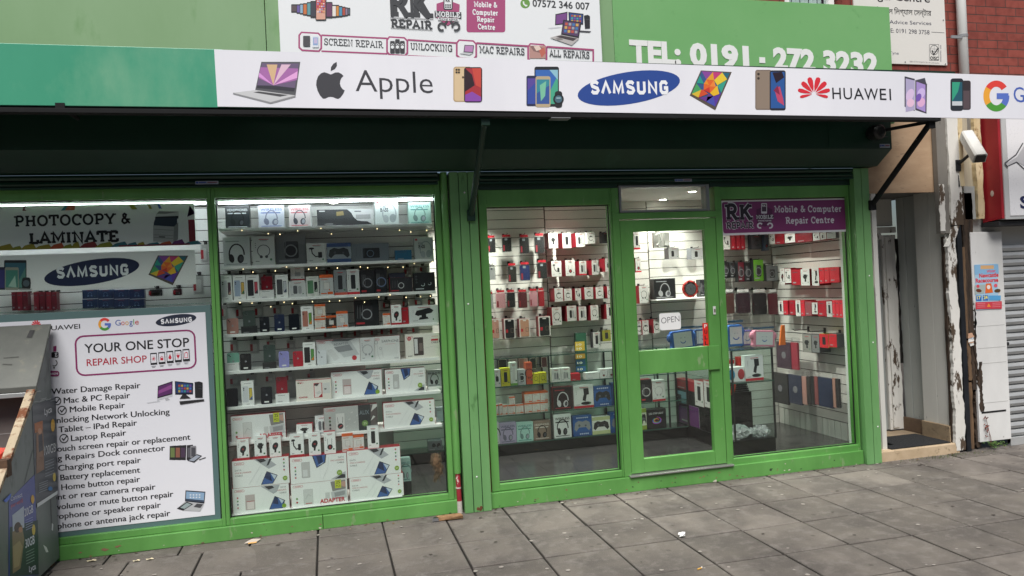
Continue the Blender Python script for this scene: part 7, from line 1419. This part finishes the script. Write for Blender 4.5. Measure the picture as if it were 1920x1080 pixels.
# children's tablet cases: foam frame with handle and a smiling screen card
FOAM = {}
def kid_case(rw_, desc, Z, q, Y, h, base=None, dp=.05, tilt=0):
    x0, x1, z0, z1 = rect3(Z, q, Y)
    if base is not None: z1 += base - z0; z0 = base
    w_, hh = x1 - x0, z1 - z0; fm = P(h, .6); m = MB()
    m.rbox(x0 + w_ * .1, x1 - w_ * .1, Y, Y + dp, z0 + hh * .04, z1 - hh * .08, hh * .12, fm)
    for sx_ in (x0 + w_ * .08, x1 - w_ * .08): m.ball((sx_, Y + dp / 2, z0 + hh * .62), w_ * .1, dp * .5, hh * .2, fm)
    for sx_ in (x0 + w_ * .16, x1 - w_ * .16): m.ball((sx_, Y + dp / 2, z0 + hh * .12), w_ * .12, dp * .55, hh * .13, fm)
    if tilt: m.xf(Matrix.Translation(((x0 + x1) / 2, Y, z0)) @ Matrix.Rotation(R(tilt), 4, 'Y') @ Matrix.Translation((-(x0 + x1) / 2, -Y, -z0)))
    o = m.build('tablet_case', None, .003); s = MB(); s.box(x0 + w_ * .18, x1 - w_ * .18, Y - .003, Y - .0006, z0 + hh * .14, z1 - hh * .16, P('d2d6d8', .4)); A = unit_art(s, x0 + w_ * .18, x1 - w_ * .18, z0 + hh * .14, z1 - hh * .16, Y - .003); A.arc(.5, .46, .2, .06, P('2a5aa8'), 200, 340, 12); A.line([(.36, .62), (.42, .64)], .035, P('4a5a7a')); A.line([(.58, .64), (.64, .62)], .035, P('4a5a7a'))
    if tilt: s.xf(Matrix.Translation(((x0 + x1) / 2, Y, z0)) @ Matrix.Rotation(R(tilt), 4, 'Y') @ Matrix.Translation((-(x0 + x1) / 2, -Y, -z0)))
    s.build('screen_card', o); m = MB(); m.rbox(x0 - .01, x1 + .01, Y - .012, Y + dp + .006, z0 - .004, z1 + hh * .12, .02, BAG, 3); m.build('clear_bag', o); m = MB(); m.box(x0 + w_ * .1, x1 - w_ * .1, Y - .006, Y - .002, z1 + hh * .02, z1 + hh * .11, P('2a5a7c', .5)); m.build('header_card', o)
    reg(o, desc, 'tablet case', rw_, (x0 + x1) / 2); return o
# side counter turning toward the window
QX0, QX1, QY0 = 3.452, 3.87, .36
sc_ = thing('side_counter', 'glass cabinet on a black base at the bottom left of the right window', 'counter', ((QX0 + QX1) / 2, .8, FZ))
zq0 = at(1400, 815, QY0).z; zqt = at(1400, 655, QY0).z; zq1 = at(1400, 716, QY0).z
bx('base', QX0, QX1, QY0 + .02, WB - .004, FZ, FZ + .115, P('0d0d0e', .35), sc_); bx('lower_box', QX0 + .02, QX1 - .05, QY0 + .3, WB - .004, FZ + .1155, zq1 - .14, P('151516', .3), sc_)
for z, n_ in ((zq1, 'shelf'), (zqt, 'top')): bx(n_, QX0, QX1, QY0, WB - .004, z - .010, z - .002, CGLASS, sc_, 0); 
m = MB(); pb_ = P('1d1e1f', .4)
for x in (QX0, QX1 - .014): m.box(x, x + .014, QY0, QY0 + .014, FZ + .1155, zqt - .011, pb_)
m.box(QX0, QX1, QY0 - .003, QY0 - .0005, zqt - .011, zqt - .001, P('3c5a50', .2)).box(QX0, QX1, QY0 - .003, QY0 - .0005, zq1 - .011, zq1 - .001, P('3c5a50', .2)); m.build('posts', sc_)
MB().box(QX1 - .006, QX1 - .001, QY0 + .016, WB - .006, FZ + .1155, zqt - .012, CGLASS).build('end_glass', sc_)
d3_ = row('on the side counter', None)
kid_case(d3_, 'blue child tablet case with a smiling card, seen through the door', ZK, (352, 75, 530, 208), .72, '1f5aa8', zqt, tilt=-4); kid_case(d3_, 'darker blue child tablet case behind the PULL sticker', ZK, (500, 75, 640, 190), .95, '1f4a80', zqt)
kid_case(d3_, 'blue child tablet case left in the right window', ZM, (118, 70, 250, 240), .6, '2266b0', zqt); kid_case(d3_, 'pink child tablet case with a smiling card', ZM, (288, 122, 470, 250), .42, 'd88aa0', zqt, tilt=4); kid_case(d3_, 'purple child tablet case behind the pink one', ZM, (205, 100, 320, 220), .62, '5a4a9a', zqt)
m = MB(); q0, q1_ = at(1330 + 490 / 3.723, 580 + 190 / 3.723, .5), at(1330 + 520 / 3.723, 580 + 110 / 3.723, .5); m.prism([(q0.x, zqt), (q1_.x + .01, zqt), (q1_.x + .01, q1_.z), (q1_.x - .02, q1_.z)], 'y', .5, .52, P('d8702a', .5)); o = m.build('orange_case'); reg(o, 'thin orange case standing at the counter end', 'tablet case', d3_, q0.x)
d4_ = row('on the side counter glass shelf', None)
b = carton(d4_, 'white box of a blue and a red speaker', ZM, (128, 405, 252, 505), .42, 'd4d6d6', None, (), base=zq1, depth=.1, name='speaker_box'); x0, x1, z0, z1 = rect3(ZM, (128, 405, 252, 505), .42); z1 += zq1 - z0; z0 = zq1; m = MB(); m.ball((x0 + (x1 - x0) * .22, .42, (z0 + z1) / 2), .035, .012, (z1 - z0) * .38, P('2a8ab0', .25)); m.ball((x0 + (x1 - x0) * .76, .42, (z0 + z1) / 2), .035, .012, (z1 - z0) * .38, P('a83a40', .25)); m.build('speakers', b)
carton(d4_, 'white box with a tall black phone stand', ZM, (250, 320, 376, 497), .40, 'd6d8d8', 'box_gadget', ('desk', RED), base=zq1, depth=.06); carton(d4_, 'small red box stack', ZM, (212, 318, 246, 400), .5, 'b83028', 'plain', (), base=zq1 + .10, depth=.08); bx('riser', *rect3(ZM, (212, 318, 246, 400), .5)[:2], .5, .58, zq1, zq1 + .0995, SHW, sc_); carton(d4_, 'red capped small box', ZM, (134, 378, 176, 404), .56, 'a02a28', 'plain', (), base=zq1 + .145, depth=.06); bx('riser', *rect3(ZM, (134, 378, 176, 404), .56)[:2], .56, .62, zq1, zq1 + .1445, SHW, sc_)
q = at(1330 + 150 / 3.723, 580 + 635 / 3.723, .55); m = MB(); m.tube([(q.x + .0 + .02 * cos(2 * pi * k / 20), .55 + .10 * cos(2 * pi * k / 20), q.z + .11 * sin(2 * pi * k / 20)) for k in range(21)], .02, P('c03a20', .4), 8, False); o = m.build('hose_reel', None, 0, True); o.location.z = zq1 - .139; reg(o, 'orange red reel on the black lower box', 'reel', d4_, q.x)
# lower counter, seen through the foot of the door
d5_ = row('behind the lower door glass', None)
def dk(d, q, col, base, k=None, o=(), side=None, dp=.08, Y=IY, **e): return carton(d5_, d, ZK, q, Y, col, k, o, side, base, dp, **e)
dk('black car holder box', (174, 450, 243, 595), '1f2022', zs2, 'dark', ('b8b8b8',), '8a2430'); dk('white lamp box', (247, 455, 328, 588), 'd4d6d4', zs2, 'box_gadget', ('buds', RED, 'a8a8a8'))
dk('black box of coloured strip lights', (212, 640, 335, 762), '16181a', zs3, None, (), dp=.1); x0, x1, z0, z1 = rect3(ZK, (212, 640, 335, 762), IY); z1 += zs3 - z0; z0 = zs3; m = MB(); A = unit_art(m, x0, x1, z0, z1, IY - .001); A.text('LED STRIP LIGHT', .12, .74, .86, .74, .09, P('d8dadc'), .01)
for i, cc_ in enumerate(('d84a4a', 'd8a04a', '6ab04a', '4a9ad0', '6a4ad0', 'c04aa8')): A.arc(.5, .42, .12 + i * .028, .022, P(cc_), i * 40, i * 40 + 250, 18, ry=.07 + i * .02)
m.build('printed_front', bpy.data.objects['product_box' if False else d5_[0] and [o_ for _, o_, dd, _c in ROWS[d5_] if dd.startswith('black box of coloured')][0].name])
dk('green and white game box', (178, 630, 210, 765), 'c8d0b8', zs3, 'pad', ('d4d8d0', '8aa03a', '2a2a2c', False))
# right-hand cabinet face (runs toward the viewer)
def xface(rw_, desc, Z, q, X, col, k=None, o=(), side=None, depth=.1, base=None, name='product_box', cat='box', sgn=-1):
    """carton whose front looks along -X (toward the shop floor)"""
    ox, oy, s = Z; xa, ya, xb, yb = ox + q[0] / s, oy + q[1] / s, ox + q[2] / s, oy + q[3] / s
    pa, pb2 = atX(xa, (ya + yb) / 2, X), atX(xb, (ya + yb) / 2, X); y1, y0 = pa.y, pb2.y; xm_ = (xa + xb) / 2; z1, z0 = atX(xm_, ya, X).z, atX(xm_, yb, X).z
    if base is not None: z1 += base - z0; z0 = base
    m = MB(); f = P(col, .4); m.box(X, X + depth, min(y0, y1), max(y0, y1), z0, z1, P(side, .45) if side else f)
    A = Art(m, lambda a, b: (X, y1 + (y0 - y1) * a, z0 + (z1 - z0) * b), (-1, 0, 0), (0, 1), asp=abs(y1 - y0) / (z1 - z0), base=.0004); A.rect(.004, .004, .996, .996, f)
    if k: K[k](A, *o)
    b = m.build(name); reg(b, desc, cat, rw_, (xa + xb) / 2); return b
FX = 3.47
za, zb_ = FZ + .117, None
xface(d5_, 'blue and grey boxed tablet', ZK, (346, 655, 415, 755), FX, '2f4a5a', 'plain', (), base=FZ + .117, depth=.09); xface(d5_, 'purple and white boxed keyboard', ZK, (418, 660, 545, 785), FX, '5c2a66', 'plain', (), 'c8c4cc', base=FZ + .117, depth=.09)
d6_ = row('on the counter behind the lower door glass', None); zsh = zq1 - .16
xface(d6_, 'blue and white boxed game', ZK, (345, 510, 460, 600), FX, '6a8a9c', 'dark', ('c8d0d4',), base=None, depth=.09); xface(d6_, 'white earphone box with red edge', ZK, (515, 452, 570, 612), FX, 'd4d4d2', 'box_gadget', ('phone', None), '8c1f2b', depth=.09); xface(d6_, 'white earphone box beside the door stile', ZK, (574, 455, 628, 622), FX, 'd4d4d2', 'box_gadget', ('phone', None), '8c1f2b', depth=.09); xface(d6_, 'long red box', ZK, (390, 447, 512, 507), FX, '9c2430', 'plain', (), depth=.09)
z = min(atX(1150 + 400 / 3.373, 580 + 602 / 3.373, FX).z, atX(1150 + 600 / 3.373, 580 + 622 / 3.373, FX).z); bx('mid_shelf', QX0 + .016, QX0 + .2, QY0 + .02, WB - .006, z - .012, z - .004, CGLASS, sc_, 0)
for i in range(5): bx('tray', QX0 + .03, QX1 - .06, QY0 + .32 + .01 * i, .9, FZ + .117 + 0 if False else zq1 - .139 + i * .018, zq1 - .139 + i * .018 + .015, P('2c2d30', .3), sc_, .002)
def plastic(name, px, py, Y, r, lab, base):
    q = at(px, py, Y); m = MB().ball((q.x, Y, base + r * .5), r, r * .7, r * .55, clear('crumpled_film', 1.6, 'dfe3e3', .08, .35), 22, 14); qd = random.Random(px)
    m.v = [(x + qd.uniform(-.22, .22) * r, y + qd.uniform(-.2, .2) * r, max(base + .001, z + qd.uniform(-.2, .2) * r)) for x, y, z in m.v]; tag(m.build(name), lab, 'bag')
plastic('plastic_bag', 1384, 806, .47, .11, 'crumpled clear plastic bag, left of two in the black based cabinet', FZ + .116); plastic('plastic_bag', 1425, 815, .46, .09, 'crumpled clear plastic bag at the cabinet corner in the right window', FZ + .116)

# ================================================================ right window
SYM = .04
rs1 = thing('window_sign', 'purple repair centre sign with white border inside the right window', 'sign', (X_(1470, 405, SYM), SYM, Z_(1470, 435, SYM)))
wx0, wx1 = X_(1351, 408, SYM), X_(1590, 408, SYM); wz0, wz1 = Z_(1470, 438, SYM), Z_(1470, 374, SYM)
bx('sign_board', wx0, wx1, SYM, SYM + .005, wz0, wz1, P('d8d8da', .4), rs1, 0)
m = MB(); wa = Art(m, lambda a, b: (a, SYM, b), (0, -1, 0)); wa.rr(wx0 + .018, wz0 + .018, wx1 - .018, wz1 - .012, .02, P('7c3468', .45))
m.build('purple_field', rs1); m = MB(); A = facade_art(m, SYM, ZL, base=.0012); LW = P('d4d2d8', .45); DK = P('2b262e', .45)
A.text('RK', 117, 242, 313, 242, 115, LW, slab=True, th=.34); A.text('RK', 119, 240, 311, 240, 111, DK, slab=True, th=.24); A.text('REPAIR', 121, 306, 320, 302, 48, LW, slab=True, th=.34); A.text('REPAIR', 123, 304, 318, 300, 45, DK, slab=True, th=.22)
A.poly([(338, 165), (398, 140), (455, 165), (450, 270), (398, 290), (345, 270)], P('5c2850')); A.rr(373, 120, 415, 195, 6, LW); A.rect(378, 126, 410, 180, P('4a3a4a')); A.text('RK', 380, 145, 408, 145, 14, LW, .03); A.rect(336, 204, 462, 236, DK); A.text('MOBILE', 338, 233, 460, 231, 26, LW, slab=True); A.text('PHONE REPAIR', 350, 252, 448, 251, 10, LW, .02)
for cx_, sg in ((364, 1), (436, -1)): A.arc(cx_, 282, 17, 11, LW, 60 if sg > 0 else 190, 330 if sg > 0 else 470, 12)
A.cut('shop_logo', rs1); A.text('Mobile & Computer', 471, 186, 957, 181, 46, LW, slab=True); A.text('Repair Centre', 552, 268, 903, 262, 46, LW, slab=True); A.cut('lettering', rs1)
w1 = row('in the right window\'s top row', None); w2 = row('in the right window\'s middle row', None); w3 = row('in the right window\'s lower row', None); w4 = row('on the right side wall', None)
WYF = 1.36; GX = 4.49
def sw(rw_, d, q, s, col='d6d4d2', side='8c1f2b', k='box_gadget', o=None, Z=ZL, X=GX, **e):
    return xface(rw_, d, Z, q, X, col, k, o if o is not None else (s, None), side, SX - X - .03, None, 'accessory_box', 'accessory box')
hung_box(w1, 'white boxed car mount', ZL, (92, 340, 155, 455), WYF, wallC, 'arm', band=None)
for i, x in enumerate((158, 194, 228)): hung_box(w1, 'dark red hanging pack', ZL, (x, 345, x + 33, 455), WYF, wallC, col='8a1c28', k='plain', o=())
hung_box(w1, 'dark beaded bracelet pack', ZL, (295, 352, 390, 452), WYF, wallC, 'watch', col='3a3c40', side='2a2c30', depth=.05); hung_box(w1, 'blue grey cable pack', ZL, (395, 350, 432, 462), WYF, wallC, 'cable', col='5a6270', side='3a4250', depth=.05)
for q, cl, s in (((435, 340, 474, 415), 'd6d4d2', 'arm'), ((477, 340, 543, 415), '8a1c28', None), ((546, 338, 620, 405), 'd6d4d2', 'holder'), ((623, 336, 745, 400), '7c1a26', None), ((750, 334, 798, 390), 'd6d4d2', 'arm'), ((803, 332, 846, 382), 'd6d4d2', 'speaker'), ((850, 330, 915, 375), 'b8bab8', None)):
    sw(w1, 'white boxed mount under the sign' if s == 'arm' else ('white boxed holder under the sign' if s == 'holder' else ('white boxed cable under the sign' if s else ('red stacked packs under the sign' if cl != 'b8bab8' else 'grey stacked packs under the sign'))), q, s, cl, '8c1f2b' if cl != 'b8bab8' else '8a8c8c', 'box_gadget' if s else 'plain', (s, None) if s else ())
for q, cl, d in (((98, 545, 145, 660), '191a1c', 'black bagged earphones'), ((148, 548, 190, 658), '1c1d1f', 'black bagged microphone'), ((205, 545, 256, 686), '5a1a26', 'dark red boxed headset'), ((258, 545, 306, 686), '17181b', 'black boxed headset'), ((312, 528, 400, 682), '5f9a2c', 'lime green bagged earphones'), ((402, 570, 505, 682), '6a6e70', 'grey bagged cable')):
    hung_box(w2, d, ZL, q, WYF, wallC, 'watch' if 'bag' in d else 'buds', col=cl, side='2a2a2c', depth=.05, k='dark', o=('7a7c80', False))
for q, cl, s in (((512, 590, 545, 710), 'd6d4d2', 'charger'), ((547, 592, 591, 697), 'd6d4d2', 'arm'), ((594, 600, 659, 712), 'a81c2c', None), ((662, 596, 726, 716), 'd2d2d0', 'holder'), ((742, 590, 793, 716), 'd2d2d0', 'desk'), ((796, 586, 830, 700), 'cc2a38', None), ((832, 584, 866, 698), 'cc2a38', None), ((868, 582, 940, 694), 'cc2a38', None)):
    sw(w2, {'charger': 'white boxed car charger', 'arm': 'white boxed long arm mount', 'holder': 'white boxed twin phone holder', 'desk': 'white boxed desk stand', None: 'bright red pack on a peg'}[s], q, s, cl, '8c1f2b' if s else 'b82432', 'box_gadget' if s else 'plain', (s, None) if s else ())
for q, cl, d in (((108, 742, 186, 927), '4a2c28', 'brown bagged tablet case'), ((190, 742, 305, 922), '2c1c26', 'dark purple bagged tablet case'), ((307, 742, 424, 932), '1c1d20', 'black bagged tablet case'), ((427, 742, 500, 932), '5a1a28', 'dark red bagged tablet case')):
    hung_case(w3, d, ZL, q, WYF, cl, wallC, None, P('c8c8c6'), 'tablet_cover', 2, WB, 'tablet case')
for q, cl, s in (((500, 825, 535, 925), 'd2d2d0', 'phone'), ((537, 824, 568, 925), 'c02838', None), ((580, 822, 622, 928), 'a01c2c', None), ((625, 822, 660, 937), 'd2d2d0', 'phone'), ((662, 822, 690, 935), 'c82c3a', None), ((693, 830, 740, 935), '8a4a50', None), ((743, 838, 783, 922), 'd2d2d0', 'desk'), ((786, 825, 846, 938), 'a81c2c', None), ((849, 830, 889, 942), 'c8c8c6', 'phone'), ((891, 822, 914, 944), 'd83444', None), ((916, 822, 940, 946), 'd83444', None), ((942, 824, 967, 948), 'd83444', None)):
    sw(w3, {'phone': 'red edged white power bank', 'desk': 'white boxed car mount', None: 'red pack on a peg'}[s], q, s, cl, '8c1f2b' if s else 'b02434', 'box_gadget' if s else 'plain', (s, None) if s else ())
for q, cl, s, d in (((650, 175, 712, 300), '8a8a84', 'holder', 'clear pack of small batteries on a black peg'), ((716, 180, 768, 300), '7a7c7c', 'holder', 'grey pack with a black fitting on a black peg'), ((770, 172, 832, 268), 'c8202a', 'phone', 'red pack with a white window and yellow back'), ((835, 172, 890, 264), 'c8202a', None, 'plain red pack on a black peg')): sw(w4, d, q, s, cl, 'b8a028' if 'yellow' in d else '5a5a5a', 'box_gadget' if s else 'plain', (s, None) if s else (), Z=ZM, X=4.5)
def cover(rw_, d, q, cl, hole=True):
    o = xface(rw_, d, ZM, q, 4.47, cl, None, (), None, .02, None, 'tablet_cover', 'tablet case'); ox, oy, s = ZM
    a = atX(ox + (q[0] + q[2]) / 2 / s, oy + (q[1] + q[3]) / 2 / s, 4.468)
    if hole: m = MB(); m.tube([(4.469, a.y, a.z), (4.4665, a.y, a.z)], .035, P('7a7a80', .4), 16); m.build('logo_window', o)
    pa, pb2 = atX(ox + q[0] / s, oy + q[1] / s, 4.46), atX(ox + q[2] / s, oy + q[3] / s, 4.46); m = MB(); m.box(4.462, 4.494, min(pa.y, pb2.y) - .012, max(pa.y, pb2.y) + .012, min(pa.z, pb2.z) - .01, max(pa.z, pb2.z) + .05, BAG); m.build('clear_bag', o); return o
cover(w4, 'purple tablet cover with a round window', (470, 228, 568, 412), '3c2034'); cover(w4, 'red tablet cover edge beside the purple one', (572, 232, 616, 420), '9c2038', False); cover(w4, 'black tablet cover with a round window', (440, 445, 548, 655), '18191b'); cover(w4, 'navy tablet cover with a round window', (556, 460, 644, 660), '1c2644'); 
for i, (q, cl) in enumerate((((648, 470, 678, 662), 'b88a80'), ((682, 470, 704, 662), '2a2426'), ((708, 468, 730, 664), '1d1e22'), ((734, 470, 758, 664), '8a4a4a'))): cover(w4, ('rose', 'dark brown', 'black', 'dull red')[i] + ' edge of a hanging tablet cover', q, cl, False)
cover(w4, 'dark blue plain tablet cover', (762, 478, 858, 682), '1c2c4c', False); cover(w4, 'thin pink tablet cover edge at the right', (862, 482, 880, 684), 'b88a7c', False); cover(w4, 'thin black tablet cover edge at the right', (884, 486, 906, 686), '1f2024', False)
for px, py in ((690, 140), (805, 150), (910, 165)):
    a = atX(1330 + px / 3.723, 580 + py / 3.723, SX - .005); MB().tube([(SX - .001, a.y, a.z), (SX - .16, a.y, a.z), (SX - .18, a.y, a.z + .015)], .004, BLACK, 6).box(SX - .008, SX - .001, a.y - .014, a.y + .014, a.z - .025, a.z + .03, BLACK).build('peg', wallD)
# things dimly seen past the display shelves
rz = row('past the display shelves\' low end', None); ZGz = ZG
carton(rz, 'silver boxed earphones', ZG, (1000, 150, 1140, 240), IY, '8a9298', 'buds_dark', (), base=zs2, depth=.1); carton(rz, 'grey boxed earphones', ZG, (1000, 245, 1125, 335), IY, '7c848a', 'buds_dark', (), base=zs3, depth=.1); carton(rz, 'blue flat boxes in a stack', ZG, (705, 130, 825, 265), IY, '2a6a9c', 'plain', (), base=zs2, depth=.1)
# ================================================================ across the road: terrace mirrored in the glass, heights shaped to block low sky
ter = thing('terrace', 'terrace of red brick houses across the road, mirrored in windows, raised to block sky', 'terrace', (2, -34, 0))
TB = P('6a3a32', .85)
for i in range(9):
    x = -30 + i * 7; h = (3.0 if -5 < x + 3.5 < 8 else 9.6) + .7 * ((i * 5) % 3)  # tall houses cut off low sky to darken the frames; low gap keeps it mirrored
    m = MB(); m.box(x, x + 6.98, -40, -34, -.1, h, TB)
    hw = m.build('house_wall', ter); MB().prism([(-40.3, h + .001), (-33.7, h + .001), (-37, h + 1.6)], 'x', x, x + 6.98, P('3b3a3d', .8)).build('roof', hw)
    m = MB()
    for k in range(4 if h > 5 else 2): m.box(x + 1 + k % 2 * 3.2, x + 2.6 + k % 2 * 3.2, -33.98, -33.96, 1.0 + k // 2 * 3.6, 2.5 + k // 2 * 3.6, P('1c2024', .2))
    m.build('window', hw); MB().box(x + 5.6, x + 6.4, -37.3, -36.7, h + 1.2, h + 2.5, TB).build('chimney', hw)
finish_labels()
